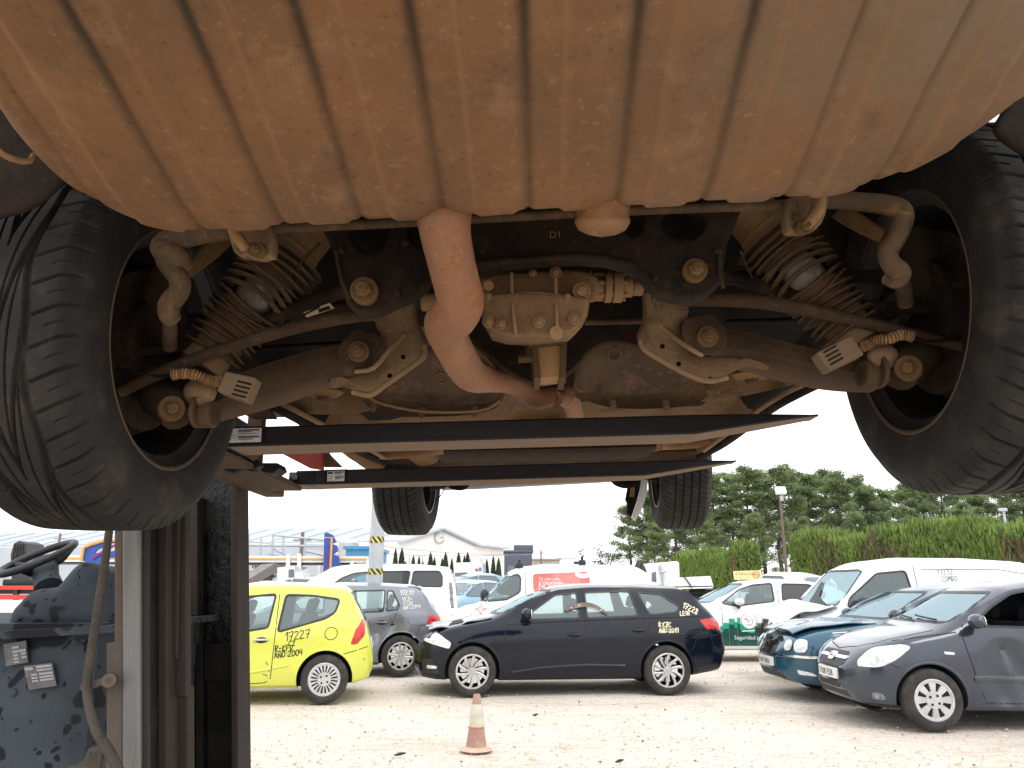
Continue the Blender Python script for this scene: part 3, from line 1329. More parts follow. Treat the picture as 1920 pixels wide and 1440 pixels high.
def silencer():
    c = Vector((0.0, 0.8031, 2.0785))
    a, b, ne, tilt = .2559, .0874, 5.4708, .2807
    gro = [g - .018 for g in (-.575, -.448, -.327, -.212, -.092, .03, .155, .281, .402, .523)]
    lx, ll, pl, rx, rl, pr = -.4182, .2372, 2.6589, .3954, .3136, 1.9421
    nph = 128
    # rounded-box section, points spread evenly round it
    dn = []
    for k in range(4001):
        an = 2 * pi * k / 4000
        u, v = cos(an), sin(an)
        dn.append((a * math.copysign(abs(u) ** (2 / ne), u), b * math.copysign(abs(v) ** (2 / ne), v)))
    cum = [0.0]
    for k in range(4000):
        cum.append(cum[-1] + hypot(dn[k + 1][0] - dn[k][0], dn[k + 1][1] - dn[k][1]))
    sec = [(float(np.interp(cum[-1] * k / nph, cum, [d[0] for d in dn])), float(np.interp(cum[-1] * k / nph, cum, [d[1] for d in dn]))) for k in range(nph)]
    ct, st = cos(tilt), sin(tilt)
    xs = sorted(set([round(lx - ll + (rx + rl - lx + ll) * k / 260, 4) for k in range(261)] + [round(lx - ll + d, 4) for d in (.0005, .001, .002)] + [round(rx + rl - d, 4) for d in (.0005, .001, .002)]
                    + [g + d for g in gro for d in (-.009, -.005, -.0025, 0, .0025, .005, .009)]))
    rows, groove_shade, heat, cool, ridge = [], [], [], [], []
    for x in xs:
        t, p = ((lx - x) / ll, pl) if x < lx else (((x - rx) / rl, pr) if x > rx else (0, 2))
        t = min(max(t, 0), 1)
        s = max(0.0, 1 - t ** p) ** (1 / p)
        gd = min(abs(x - g) for g in gro)
        ph = ((x + .593) / .1215) % 1.0
        band = sstep(.34, .40, ph) - sstep(.80, .88, ph)
        dep = (-.0034 * math.exp(-(gd / .005) ** 2) + .0042 * band) * min(1, s * 3)
        row = []
        for k in range(nph):
            y0, z0 = sec[k]
            cy, sz = y0 / a, z0 / b
            # soft dents and uneven pressing
            wob = .004 * noise.noise(Vector((x * 4, cy * 2.2, sz * 2.2))) + .0012 * noise.noise(Vector((x * 18, cy * 7, sz * 7)))
            e = dep + wob * min(1, s * 2)
            y1, z1 = max(a * s + e, 0) * cy, max(b * s + e, 0) * sz
            row.append(c + AX * x + AY * (y1 * ct + z1 * st) + AZ * (z1 * ct - y1 * st))
            # groove shade and deposit thin out towards the front lower edge and the right-hand end
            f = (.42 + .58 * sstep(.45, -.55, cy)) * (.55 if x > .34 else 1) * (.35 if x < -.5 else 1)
            groove_shade.append(.95 * math.exp(-(gd / (.0078 if x < .3 else .0035)) ** 2) * f)
            low = sstep(-.2, .55, cy)
            heat.append(min(1, sstep(-.12, -.62, x) * .9 + .5 * low * sstep(.10, -.25, x)))
            cool.append(sstep(.0, .42, x) * (1 - .5 * low))
            ridge.append(math.exp(-((ph - .37) / .035) ** 2) * .9)
        rows.append(row)
    mb = MB()
    mb.grid(rows, 0, True)
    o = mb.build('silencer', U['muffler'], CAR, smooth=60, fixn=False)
    for nm, arr in (('groove_shade', groove_shade), ('heat', heat), ('cool', cool), ('ridge', ridge)):
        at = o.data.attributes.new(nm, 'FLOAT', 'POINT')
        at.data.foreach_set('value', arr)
    # stub of the second outlet, a short domed pipe under the front edge
    s = MB()
    p = W(1130, 380, 1.03)
    d = Vector((0, .42, -.9)).normalized()
    s.lathe([(.046, -.06), (.041, 0), (.0395, .022), (.041, .024), (.0405, .030), (.035, .040), (.02, .047), (.0001, .05)], p, d, 32)
    s.build('outlet_stub', U['muffler'], o, smooth=60)
    # welded rear hanger strap at the left end
    px_tube('hanger', [(-40, 240, .80, 6), (0, 285, .82, 6), (30, 300, .84, 6), (55, 302, .86, 5), (62, 290, .88, 4)], U['tan'], CAR)


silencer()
px_tube('tail_pipe', [(834, 372, 1.05, 50), (833, 402, 1.035, 52), (835, 436, 1.035, 48), (845, 486, 1.06, 45), (857, 535, 1.09, 44), (864, 566, 1.12, 44), (852, 592, 1.16, 44), (836, 606, 1.19, 41),
                      (840, 630, 1.23, 37), (852, 655, 1.28, 35), (868, 684, 1.35, 34), (888, 705, 1.43, 31), (925, 713, 1.65, 23), (958, 719, 1.85, 20), (982, 733, 1.95, 20),
                      (1004, 745, 2.0, 21), (1030, 743, 2.03, 20), (1055, 736, 2.08, 18), (1068, 745, 2.15, 18), (1078, 775, 2.3, 17)], U['pipe'], CAR, n=8, seg=24)
px_tube('front_pipe', [(1062, 748, 2.10, 17), (1050, 742, 2.06, 17), (1040, 748, 2.02, 16)], U['pipe'], CAR)

# --- rear subframe: dark pressed crossmember with holes
sub_out = [(566, 300), (1420, 290), (1392, 392), (1378, 425), (1363, 462), (1358, 505), (1352, 532), (1330, 553), (1302, 561), (1270, 560), (1243, 552), (1222, 538), (1204, 516), (1176, 500), (1140, 490), (1090, 486),
           (1040, 488), (980, 493), (912, 498), (870, 502), (835, 508), (806, 526), (785, 548), (762, 562), (745, 568), (722, 580), (698, 589), (672, 588), (652, 573), (639, 546), (632, 512), (626, 478), (612, 445), (596, 418)]
holes = [ellipse(692, 420, 38, 53), ellipse(787, 425, 22, 36), ellipse(1187, 415, 20, 27), ellipse(1282, 415, 41, 32)]
sf = plate_px('rear_subframe', [sub_out] + holes, (980, 470, 1.195), (0, -1, -.12), .05, .009, U['dark'], CAR)
plate_px('subframe_backing', [[(600, 330), (1390, 310), (1350, 470), (1300, 520), (1200, 480), (900, 470), (760, 510), (660, 520), (625, 440)]], (980, 450, 1.34), (0, -1, -.12), .012, .003, U['black'], sf)
px_tube('subframe_lip', [(742, 571, 1.185, 3.6), (764, 558, 1.185, 4.8), (788, 538, 1.185, 5.4), (812, 515, 1.185, 6.0), (842, 502, 1.185, 6.6), (912, 492, 1.185, 6.6), (980, 487, 1.185, 6.6), (1040, 483, 1.185, 6.6), (1090, 481, 1.185, 6.6), (1140, 486, 1.185, 6.6),
                         (1178, 496, 1.185, 6.0), (1204, 513, 1.185, 5.4), (1224, 536, 1.185, 4.8), (1246, 551, 1.185, 3.6)], U['dark'], sf, n=5)
px_tube('subframe_rim', [(900, 416, 1.195, 5), (1000, 411, 1.195, 5), (1075, 407, 1.195, 5)], U['brown'], sf, n=3)


def bolt_px(px, py, Y, r, nrm=(0, -1, -.1), parent=None, washer=1.0, mat=None, hexa=True, name='bolt'):
    p = W(px, py, Y)
    R_ = rpx(r, p)
    n_ = Vector(nrm).normalized()
    b = MB()
    b.cyl(p - n_ * .02, p + n_ * R_ * .25, R_ * washer, n=24, bev=R_ * .08)
    b.cyl(p + n_ * R_ * .2, p + n_ * R_ * .85, R_ * .62, R_ * .58, n=6 if hexa else 18, bev=R_ * .08)
    b.cyl(p + n_ * R_ * .8, p + n_ * R_ * 1.25, R_ * .34, n=12, bev=R_ * .05)
    return b.build(name, mat or U['bolt'], parent or CAR, smooth=40)


bolt_px(683, 545, 1.19, 26, parent=sf)
bolt_px(1303, 507, 1.19, 23, parent=sf)


def emboss(txt, px, py, Y, hpx, mat, parent, name='stamped_text', nrm=(0, -1, -.12)):
    p = W(px, py, Y)
    size = rpx(hpx, p) * 1.35
    V2, F2 = text_mesh(txt, size)
    n_ = Vector(nrm).normalized()
    u = Vector((1, 0, 0.04)).normalized()
    v = n_.cross(u)
    v = v if v.z > 0 else -v
    mb = MB()
    mb.add([p + u * a + v * b + n_ * .0015 for a, b in V2], F2)
    return mb.build(name, mat, parent, smooth=0)


emboss('D1', 1030, 447, 1.19, 14, U['tan'], sf)
emboss('Germany', 1008, 412, 1.17, 8, U['tan'], sf)
emboss('25 MU1 1281', 908, 415, 1.17, 8, U['tan'], sf)

# --- final drive
fd = MB()
housing = [(903, 520), (935, 512), (1000, 508), (1060, 503), (1100, 508), (1122, 520), (1126, 545), (1108, 562), (1103, 590), (1092, 612), (1078, 628), (1040, 634), (1000, 637), (950, 634), (918, 625), (905, 602), (900, 575)]
dif = plate_px('final_drive', [housing], (1010, 570, 1.31), (0, -1, -.25), .20, .012, U['alu'], CAR)
cov = [(908, 562), (925, 552), (965, 548), (1010, 549), (1050, 552), (1085, 556), (1104, 560), (1100, 590), (1090, 606), (1074, 622), (1030, 630), (980, 632), (935, 627), (912, 612), (905, 590)]
cv = plate_px('cover', [cov], (1010, 590, 1.268), (0, -1, -.25), .05, .007, U['alu'], dif)
for (x, y, r) in [(915, 603, 11), (938, 608, 10), (1011, 603, 12), (1076, 597, 11), (915, 557, 8), (1064, 557, 7), (999, 513, 8), (1042, 512, 12)]:
    bolt_px(x, y, 1.258 if y > 540 else 1.285, r, (0, -1, -.25), dif, mat=U['alu'])
bolt_px(1090, 546, 1.27, 17, (0, -1, -.25), dif, mat=U['alu'], hexa=False)
px_tube('breather', [(918, 537, 1.30, 10), (916, 536, 1.275, 10)], U['tan'], dif, n=2, caps=True)
for pts in ([(959, 512, 1.27, 3.5), (961, 570, 1.262, 3.5), (967, 630, 1.262, 4)], [(1042, 520, 1.27, 3.5), (1043, 570, 1.262, 3.5), (1045, 622, 1.262, 4)], [(905, 561, 1.264, 3), (960, 552, 1.264, 3), (1010, 550, 1.264, 3), (1085, 560, 1.264, 3)]):
    px_tube('rib', pts, U['alu'], dif, n=2, seg=8)
px_tube('drain_plug', [(1043, 625, 1.30, 13), (1043, 624, 1.262, 13)], U['alu'], dif, n=1)
# casting upper body and output flanges
px_tube('casing_neck', [(900, 540, 1.50, 45), (1000, 540, 1.50, 52), (1110, 530, 1.48, 36)], U['alu'], dif, n=2)
fl = MB()
for (x0, x1, yy, r) in [(1108, 1132, 540, 22), (1132, 1146, 538, 30), (1148, 1166, 538, 30), (1166, 1186, 538, 20), (1186, 1206, 540, 15)]:
    fl.cyl(W(x0, yy, 1.42), W(x1, yy, 1.42), rpx(r, W(x0, yy, 1.42)), n=20, bev=.002)
for a in range(6):
    q = W(1140, 538, 1.42) + Vector((0, cos(a * pi / 3) * .024, sin(a * pi / 3) * .024))
    fl.cyl(q + Vector((-.03, 0, 0)), q + Vector((.035, 0, 0)), .0045, n=6)
fl.build('output_flange', U['alu'], dif)
fl = MB()
for (x0, x1, yy, r) in [(900, 875, 560, 24), (875, 850, 562, 30), (850, 790, 566, 18)]:
    fl.cyl(W(x0, yy, 1.46), W(x1, yy, 1.46), rpx(r, W(x0, yy, 1.46)), n=20, bev=.002)
fl.build('output_flange', U['alu'], dif)
px_tube('drive_shaft', [(1180, 540, 1.42, 13), (1400, 520, 1.42, 13), (1640, 520, 1.41, 14), (1780, 540, 1.40, 22)], U['dark'], CAR, n=3)
px_tube('drive_shaft', [(800, 565, 1.46, 13), (600, 580, 1.45, 13), (400, 600, 1.44, 14), (270, 610, 1.43, 22)], U['dark'], CAR, n=3)

# rubber mount under the differential
mt = MB()
blk = [W(x, y, 1.50) for (x, y) in [(1004, 640), (1052, 636), (1049, 706), (1006, 708)]]
mt.prism(blk, (0, .06, 0))
mt.build('mount_block', U['tan'], dif, smooth=20)
mt = MB()
for a, b in (((996, 640), (1003, 708)), ((1052, 634), (1050, 708))):
    p, q = W(a[0], a[1], 1.49), W(b[0], b[1], 1.49)
    mt.prism([p, p + Vector((.012, 0, 0)), q + Vector((.012, 0, 0)), q], (0, .10, 0))
p = W(990, 640, 1.48)
mt.prism([W(985, 632, 1.48), W(1066, 628, 1.48), W(1062, 642, 1.48), W(990, 648, 1.48)], (0, .1, 0))
mt.cyl(W(972, 674, 1.50), W(1000, 672, 1.50), .008, n=8)
mt.build('mount_bracket', U['brown'], dif)

# --- front crossmember of the subframe, dark drape behind the final drive
drape = [(800, 540), (1250, 530), (1235, 612), (1205, 648), (1178, 645), (1150, 641), (1122, 646), (1098, 662), (1076, 688), (1052, 706), (1020, 716), (985, 712), (950, 694), (918, 668), (892, 646), (860, 628), (820, 612), (800, 600)]
dr = plate_px('front_crossmember', [drape], (1010, 660, 1.635), (0, -1, -.35), .05, .01, U['dark'], CAR, n_s=2)
px_tube('crossmember_edge', [(880, 640, 1.60, 4), (918, 668, 1.60, 5), (950, 694, 1.60, 6), (985, 712, 1.60, 6), (1020, 716, 1.60, 6), (1052, 706, 1.60, 6), (1076, 688, 1.60, 5), (1098, 663, 1.60, 5), (1122, 646, 1.60, 5), (1150, 640, 1.60, 5), (1180, 644, 1.60, 5), (1206, 650, 1.60, 5)], U['brown'], dr)
px_tube('cross_tube', [(1096, 604, 1.55, 6), (1150, 603, 1.55, 6), (1215, 601, 1.55, 6)], U['rust'], CAR, n=2)
px_tube('brake_cable', [(470, 654, 1.62, 5), (560, 648, 1.62, 4), (660, 642, 1.62, 4), (800, 640, 1.65, 4)], U['black'], CAR, n=3)
px_tube('brake_cable', [(1360, 603, 1.62, 4), (1450, 600, 1.62, 4), (1545, 594, 1.62, 5)], U['black'], CAR, n=3)
px_tube('sensor_wire', [(520, 615, 1.3, 2), (600, 575, 1.3, 2)], U['black'], CAR, n=2)

# --- grey side legs of the subframe
legL = [(735, 560), (772, 560), (780, 604), (797, 642), (800, 664), (788, 680), (758, 696), (722, 722), (696, 739), (672, 740), (640, 727), (606, 712), (650, 704), (690, 694), (712, 676), (716, 640), (704, 618), (700, 596), (712, 580)]
legR = [(1214, 545), (1262, 560), (1292, 572), (1292, 596), (1276, 612), (1290, 648), (1308, 664), (1345, 668), (1388, 665), (1448, 676), (1446, 684), (1402, 690), (1362, 708), (1330, 714), (1310, 710), (1272, 690), (1240, 674), (1206, 653), (1199, 634), (1210, 605)]
lg = plate_px('subframe_leg', [legL], (740, 660, 1.47), (0.05, -1, -.5), .07, .022, U['grey'], CAR, n_s=3)
plate_px('subframe_leg', [legR], (1270, 640, 1.44), (-.05, -1, -.5), .07, .022, U['grey'], CAR, n_s=3)
brL = [(650, 632), (668, 617), (690, 622), (712, 628), (722, 648), (698, 688), (668, 694), (646, 684), (635, 664), (638, 644)]
brR = [(1282, 600), (1300, 594), (1330, 587), (1346, 598), (1358, 614), (1364, 634), (1360, 650), (1346, 662), (1316, 665), (1297, 655), (1280, 630)]
b1 = plate_px('arm_bracket', [brL], (672, 660, 1.42), (0.05, -1, -.1), .012, .004, U['brown'], CAR, n_s=2)
b2 = plate_px('arm_bracket', [brR], (1327, 630, 1.40), (-.05, -1, -.1), .012, .004, U['brown'], CAR, n_s=2)
bolt_px(672, 659, 1.41, 20, parent=b1, hexa=False)
bolt_px(1327, 631, 1.39, 20, parent=b2, hexa=False)
for (pts, par) in (([(758, 628, 1.45, 5), (730, 656, 1.43, 5), (700, 690, 1.42, 5), (665, 697, 1.42, 4)], b1), ([(1236, 609, 1.43, 5), (1266, 634, 1.42, 5), (1298, 656, 1.40, 5), (1318, 667, 1.40, 4)], b2)):
    px_tube('bracket_flange', pts, U['grey'], par, n=3, seg=8)
for (x, y, Y) in [(756, 668, 1.455), (731, 703, 1.46), (678, 736, 1.47), (1242, 648, 1.43), (1272, 681, 1.435), (1331, 709, 1.44)]:
    p = W(x, y, Y)
    hb = MB()
    hb.lathe([(.0001, 0), (rpx(4.5, p), 0), (rpx(4.5, p), .004)], p, (0, -.5, -1), 14)
    hb.build('drain_hole', U['black'], lg)

# --- suspension arms
px_tube('toe_link', [(705, 590, 1.36, 11), (640, 596, 1.34, 13), (560, 612, 1.33, 13), (470, 638, 1.33, 12), (380, 668, 1.33, 12), (300, 700, 1.33, 12), (225, 736, 1.33, 10)], U['brown'], CAR)
px_tube('toe_link', [(640, 548, 1.42, 13), (570, 574, 1.41, 13), (490, 602, 1.40, 12), (400, 632, 1.38, 12), (320, 652, 1.37, 11), (215, 668, 1.36, 9)], U['dark'], CAR)
px_tube('toe_link', [(1262, 566, 1.34, 9), (1340, 562, 1.33, 13), (1420, 566, 1.32, 13), (1500, 578, 1.32, 13), (1590, 598, 1.32, 12), (1690, 622, 1.32, 11), (1812, 652, 1.32, 10)], U['brown'], CAR)
px_tube('toe_link', [(1352, 516, 1.40, 12), (1430, 535, 1.39, 13), (1500, 555, 1.38, 12), (1580, 569, 1.37, 12), (1680, 578, 1.36, 11), (1815, 586, 1.35, 9)], U['dark'], CAR)
lab = MB()
q = [W(x, y, 1.36) for (x, y) in [(569, 586), (618, 568), (626, 577), (574, 594)]]
lab.prism(q, (0, .004, 0))
lb = lab.build('paper_label', pm('dusty_label', (0.5, 0.38, 0.24), rough=.8), CAR, smooth=0)
lab = MB()
lab.prism([W(x, y, 1.357) for (x, y) in [(596, 580), (616, 573), (620, 579), (598, 586)]], (0, .002, 0))
lab.build('label_print', U['dark'], lb, smooth=0)
# lower wishbones: tapered pressed beams


def beam(name, st, mat, parent=None):
    """st: stations of (px,py_top,py_bottom,Y,depth)"""
    mb = MB()
    rows = []
    for (px, a, b, Y, d) in smooth_path(st, 4):
        t, bo = W(px, a, Y), W(px, b, Y)
        dy = Vector((0, d, 0))
        k = (bo - t)
        rows.append([t + k * .06 + dy * 0, t + dy * .12, t + dy, bo + dy, bo + dy * .12 + k * .0, bo - k * .05, bo - k * .16 - dy * .06, t + k * .2 - dy * .02])
    mb.grid(rows, 0, True)
    m = len(rows)
    mb.f.append(tuple(range(8)))
    mb.f.append(tuple(reversed(range((m - 1) * 8, m * 8))))
    mb.mi += [0, 0]
    return mb.build(name, mat, parent or CAR, smooth=50)


beam('lower_arm', [(660, 640, 696, 1.46, .09), (590, 652, 706, 1.45, .10), (520, 672, 728, 1.43, .11), (450, 696, 748, 1.41, .11), (395, 722, 765, 1.40, .10), (350, 740, 782, 1.38, .08)], U['brown'])
beam('lower_arm', [(1335, 608, 664, 1.44, .09), (1410, 622, 668, 1.43, .10), (1480, 640, 682, 1.41, .11), (1560, 660, 700, 1.39, .11), (1620, 672, 710, 1.38, .10), (1670, 680, 716, 1.36, .08)], U['brown'])
for sgn, (bx, by), (ax_, ay_), Y in ((-1, (322, 766), (352, 772), 1.36), (1, (1703, 690), (1668, 697), 1.33)):
    b = MB()
    p = W(ax_, ay_, Y)
    r = rpx(27, p)
    d = Vector((-.5 * sgn, -.85, 0)).normalized()
    b.cyl(p - Vector((sgn * .005, -.02, 0)), p + Vector((-sgn * .045, .015, -.0)), r, n=24, bev=.004)
    b.cyl(p + Vector((-sgn * .012, 0, 0)), p + Vector((-sgn * .020, 0, 0)), r * 1.12, n=24, bev=.002)
    bush = b.build('bushing', U['brown'], CAR)
    bolt_px(bx, by, Y - .03, 19, (-.55 * sgn, -.8, -.1), bush, 1.25)
    # hub carrier tying the arms into the wheel
    k = MB()
    hub = W(300 if sgn < 0 else 1745, 600 if sgn < 0 else 540, Y + .06)
    k.tube([p + Vector((sgn * .02, .01, 0)), p + Vector((sgn * .06, .03, .03)), hub + Vector((sgn * .01, .02, -.07)), hub, hub + Vector((0, .0, .10)), W(255 if sgn < 0 else 1790, 530 if sgn < 0 else 460, Y + .05)],
           [.035, .042, .05, .055, .045, .03], 12)
    k.build('hub_carrier', U['dark'], CAR)

# upper arms, tan and twisted
px_tube('upper_arm', [(425, 440, 1.48, 18), (395, 470, 1.46, 17), (355, 505, 1.44, 14), (310, 535, 1.42, 12), (262, 552, 1.41, 12), (238, 560, 1.41, 9)], U['tan'], CAR)
px_tube('upper_arm', [(340, 470, 1.50, 22), (290, 500, 1.49, 24), (240, 530, 1.48, 24)], U['brown'], CAR)
px_tube('upper_arm', [(1560, 385, 1.46, 18), (1600, 412, 1.44, 17), (1650, 440, 1.42, 14), (1720, 465, 1.40, 12), (1780, 482, 1.39, 10)], U['tan'], CAR)
px_tube('upper_arm', [(1680, 420, 1.48, 20), (1740, 445, 1.46, 20), (1800, 470, 1.45, 20)], U['brown'], CAR)
px_tube('drop_link', [(318, 590, 1.28, 13), (318, 620, 1.30, 14), (318, 650, 1.34, 13)], U['rust'], CAR, n=3)
px_tube('drop_link', [(1686, 515, 1.27, 13), (1694, 540, 1.29, 15), (1698, 570, 1.32, 14)], U['rust'], CAR, n=3)

# --- anti-roll bar
px_tube('anti_roll_bar', [(345, 500, 1.22, 20.2), (330, 480, 1.20, 22.9), (306, 466, 1.20, 23.8), (330, 448, 1.20, 22.9), (380, 438, 1.18, 19.4), (430, 432, 1.17, 17.6), (470, 428, 1.17, 13), (520, 427, 1.17, 10), (700, 420, 1.17, 9.5), (960, 406, 1.17, 9.5), (1200, 394, 1.17, 9.5), (1450, 385, 1.17, 10), (1500, 381, 1.17, 14),
                          (1560, 375, 1.17, 16.7), (1620, 379, 1.17, 17.6), (1668, 386, 1.17, 19.4), (1690, 402, 1.18, 22.0), (1680, 440, 1.20, 21.1), (1664, 470, 1.21, 19.4)], U['bar'], CAR, n=6, seg=16)
px_tube('roll_bar_end', [(306, 462, 1.20, 17.6), (312, 490, 1.205, 18.5), (335, 522, 1.21, 19.4), (336, 545, 1.215, 19.4), (318, 570, 1.22, 20.2), (317, 590, 1.225, 19.4), (326, 602, 1.235, 15.8)], U['bar'], CAR, n=6)
px_tube('roll_bar_end', [(1692, 400, 1.17, 17.6), (1682, 440, 1.18, 17.6), (1664, 472, 1.19, 17.6), (1672, 496, 1.195, 18.5), (1688, 512, 1.20, 19.4), (1680, 526, 1.21, 15.8), (1660, 520, 1.22, 12)], U['bar'], CAR, n=6)
for pts in ([(470, 400), (428, 415), (436, 470), (462, 482), (510, 480), (506, 420)], [(1480, 370), (1476, 425), (1490, 436), (1530, 430), (1550, 400), (1548, 355)]):
    c = plate_px('bar_clamp', [pts], (pts[0][0], 420, 1.15), (0, -1, -.2), .035, .008, U['grey'], CAR, n_s=2)
    cx = sum(p[0] for p in pts) / 6
    bolt_px(480 if cx < 900 else 1510, 468 if cx < 900 else 424, 1.125, 15, (0, -1, -.3), c, mat=U['bolt'])
    px_tube('clamp_strap', [(cx - 26, 400 if cx < 900 else 366, 1.12, 12), (cx - 30, 430 if cx < 900 else 395, 1.115, 12), (cx - 8, 466 if cx < 900 else 425, 1.12, 10)] if cx < 900 else
            [(cx + 22, 366, 1.12, 13), (cx + 20, 395, 1.115, 13), (cx - 2, 425, 1.12, 10)], U['tan'], c, n=4, seg=8)

# --- struts in torn rubber boots


def strut(top, a, b, end, Y0, Y1, sgn):
    p0, p1, p2, p3 = W(top[0], top[1], Y0), W(a[0], a[1], Y0), W(b[0], b[1], (Y0 + Y1) / 2), W(end[0], end[1], Y1)
    t = MB()
    ax = (p3 - p0).normalized()
    L1 = (p1 - p0).dot(ax)
    r0 = rpx(50, p1)
    t.lathe([(.0001, -.12), (r0 * 1.0, -.12), (r0 * .98, L1 - .012), (r0 * 1.02, L1 - .010), (r0 * 1.02, L1 + .012), (r0 * .9, L1 + .014)], p0, ax, 32)
    st = t.build('strut', U['tan'], CAR)
    core = MB()
    L3 = (p3 - p0).length
    core.lathe([(.030, L1 - .02), (.034, L1 + .05), (.026, L1 + .06), (.036, L1 + .085), (.038, L1 + .125), (.026, L1 + .135), (.02, L3), (.0001, L3)], p0, ax, 20)
    core.build('bump_stop', U['white'], st, smooth=60)
    # folds: thin cupped rings, some torn open (their gap shows the white stop)
    bt = MB()
    e1 = ax.orthogonal().normalized()
    e1 = (Vector((0, -1, 0)) - ax * ax.dot(Vector((0, -1, 0)))).normalized()
    e2 = ax.cross(e1)
    rr = random.Random(5)
    nf = 16
    h0, h1 = L1 + .012, L3 - .01
    for i in range(nf):
        q = i / (nf - 1)
        h = h0 + (h1 - h0) * q
        ro = r0 * (1.50 - .38 * q)
        tl = Vector((rr.uniform(-.10, .10), rr.uniform(-.14, .10), 0)) * .8
        gap = 5 <= i <= 9
        n = 40
        rows = []
        for k in range(n + 1):
            an = 2 * pi * k / n
            # folds spread apart on the torn side
            face = max(0.0, cos(an - .5 * sgn))
            sh = (tl.x * cos(an) + tl.y * sin(an)) * ro * .5
            if gap:
                sh += (.010 * (1 if i > 7 else -1) + (i - 7) * .003) * face ** 2
            d = e1 * cos(an) + e2 * sin(an)
            thin = .0048
            ri = ro * (.66 if not (gap and face > .5) else .84)
            rows.append([p0 + ax * (h + sh - thin) + d * ri, p0 + ax * (h + sh - .001) + d * ro, p0 + ax * (h + sh + .001) + d * ro, p0 + ax * (h + sh + thin) + d * ri])
        bt.grid(rows, 0)
    bt.build('dust_boot', U['boot'], st, smooth=50, fixn=False)
    sleeve = MB()
    sleeve.lathe([(r0 * 1.0, L1 + .005), (r0 * 1.08, L1 + .075)], p0, ax, 24)
    sleeve.lathe([(r0 * .98, L1 + .145), (r0 * .80, L3 - .01)], p0, ax, 24)
    sleeve.lathe([(r0 * .80, L3 - .012), (r0 * .82, L3 + .022), (r0 * .7, L3 + .025), (.001, L3 + .025)], p0, ax, 24)
    sleeve.build('boot_sleeve', U['boot'], st, smooth=50, fixn=False)


strut((585, 425), (532, 468), (455, 560), (392, 668), 1.42, 1.40, -1)
strut((1395, 385), (1450, 432), (1520, 520), (1598, 625), 1.39, 1.37, 1)

# --- slotted level-sensor boxes with corrugated cable sleeves


def sensor(quad, Y, slots, cable):
    mb = MB()
    q = [W(x, y, Y) for (x, y) in quad]
    n_ = (q[1] - q[0]).cross(q[3] - q[0]).normalized()
    if n_.y < 0:
        n_ = -n_
    mb.prism(q, n_ * .035)
    o = mb.build('level_sensor', U['sensor'], CAR, smooth=0)
    bv = o.modifiers.new('bevel', 'BEVEL')
    bv.width = .004
    bv.segments = 2
    sl = MB()
    for s in slots:
        p = [W(x, y, Y) - n_ * .0012 for (x, y) in s]
        sl.prism(p, n_ * .001)
    sl.build('slot', U['black'], o, smooth=0)
    cb = MB()
    P = [tuple(W(x, y, Yc)) for (x, y, Yc) in cable]
    S = [Vector(p) for p in smooth_path(P, 14)]
    rs = [.0075 + .003 * sin(i * 1.9) for i in range(len(S))]
    cb.tube(S, rs, 10)
    cb.build('cable_sleeve', U['tan'], o, smooth=60)


def slots4(x0, y0, dx, dy, ln, a, t=3.4, n=4):
    out = []
    ca, sa = cos(a), sin(a)
    for i in range(n):
        x, y = x0 + dx * i, y0 + dy * i
        out.append([(x, y), (x + ln * ca, y + ln * sa), (x + ln * ca - t * sa, y + ln * sa + t * ca), (x - t * sa, y + t * ca)])
    return out


sensor([(405, 733), (422, 695), (481, 708), (462, 753)], 1.30, slots4(446, 713, -3.5, 8, 27, radians(14)), [(322, 703, 1.31), (345, 700, 1.31), (370, 704, 1.31), (388, 712, 1.32), (402, 715, 1.33), (412, 716, 1.34)])
sensor([(1532, 660), (1556, 695), (1622, 664), (1598, 628)], 1.28, slots4(1543, 660, 4.3, 7.5, 27, radians(-29)), [(1712, 632, 1.29), (1690, 628, 1.29), (1665, 636, 1.29), (1645, 638, 1.30), (1630, 646, 1.31), (1618, 650, 1.32)])
for (x, y, Y, r) in [(375, 735, 1.36, 28), (1655, 668, 1.33, 26)]:
    b = MB()
    p = W(x, y, Y)
    b.sphere(p, rpx(r, p), 16, 0, (1.1, .8, 1))
    b.build('ball_joint', U['grey'], CAR, smooth=60)

# --- saddle tank and heat shields


def pillow(name, loops, at, nrm, thick, bev, mat, parent=None):
    return plate_px(name, loops, at, nrm, thick, bev, mat, parent, n_s=4)


tkL = pillow('tank_flange', [[(648, 690), (690, 640), (780, 610), (850, 610), (930, 690), (946, 735), (930, 765), (880, 778), (800, 782), (735, 781), (700, 770), (672, 742)]], (800, 740, 1.96), (0, -.75, -1), .012, .004, U['grey'], CAR)
pillow('fuel_tank', [[(712, 735), (735, 700), (775, 672), (830, 660), (890, 680), (930, 712), (938, 745), (915, 764), (850, 768), (770, 762), (725, 752)]], (820, 720, 1.89), (0, -.75, -1), .10, .035, U['tank'], tkL)
tkR = pillow('tank_flange', [[(1075, 735), (1095, 660), (1150, 630), (1230, 640), (1310, 680), (1346, 705), (1332, 738), (1296, 760), (1220, 767), (1150, 765), (1100, 752)]], (1200, 715, 1.93), (0, -.75, -1), .012, .004, U['grey'], CAR)
pillow('fuel_tank', [[(1078, 715), (1092, 672), (1125, 648), (1165, 643), (1225, 662), (1280, 690), (1302, 712), (1290, 734), (1240, 746), (1170, 752), (1112, 748), (1085, 735)]], (1180, 700, 1.86), (0, -.75, -1), .10, .035, U['tank'], tkR)
for (x, y, Y, par) in [(828, 708, 1.87, tkL), (1152, 664, 1.80, tkR)]:
    b = MB()
    p = W(x, y, Y)
    r = rpx(13, p)
    b.lathe([(r * .82, 0), (r * .9, .003), (r, .003), (r * 1.06, 0)], p, (0, -.75, -1), 24)
    b.build('filler_ring', U['tank'], par)
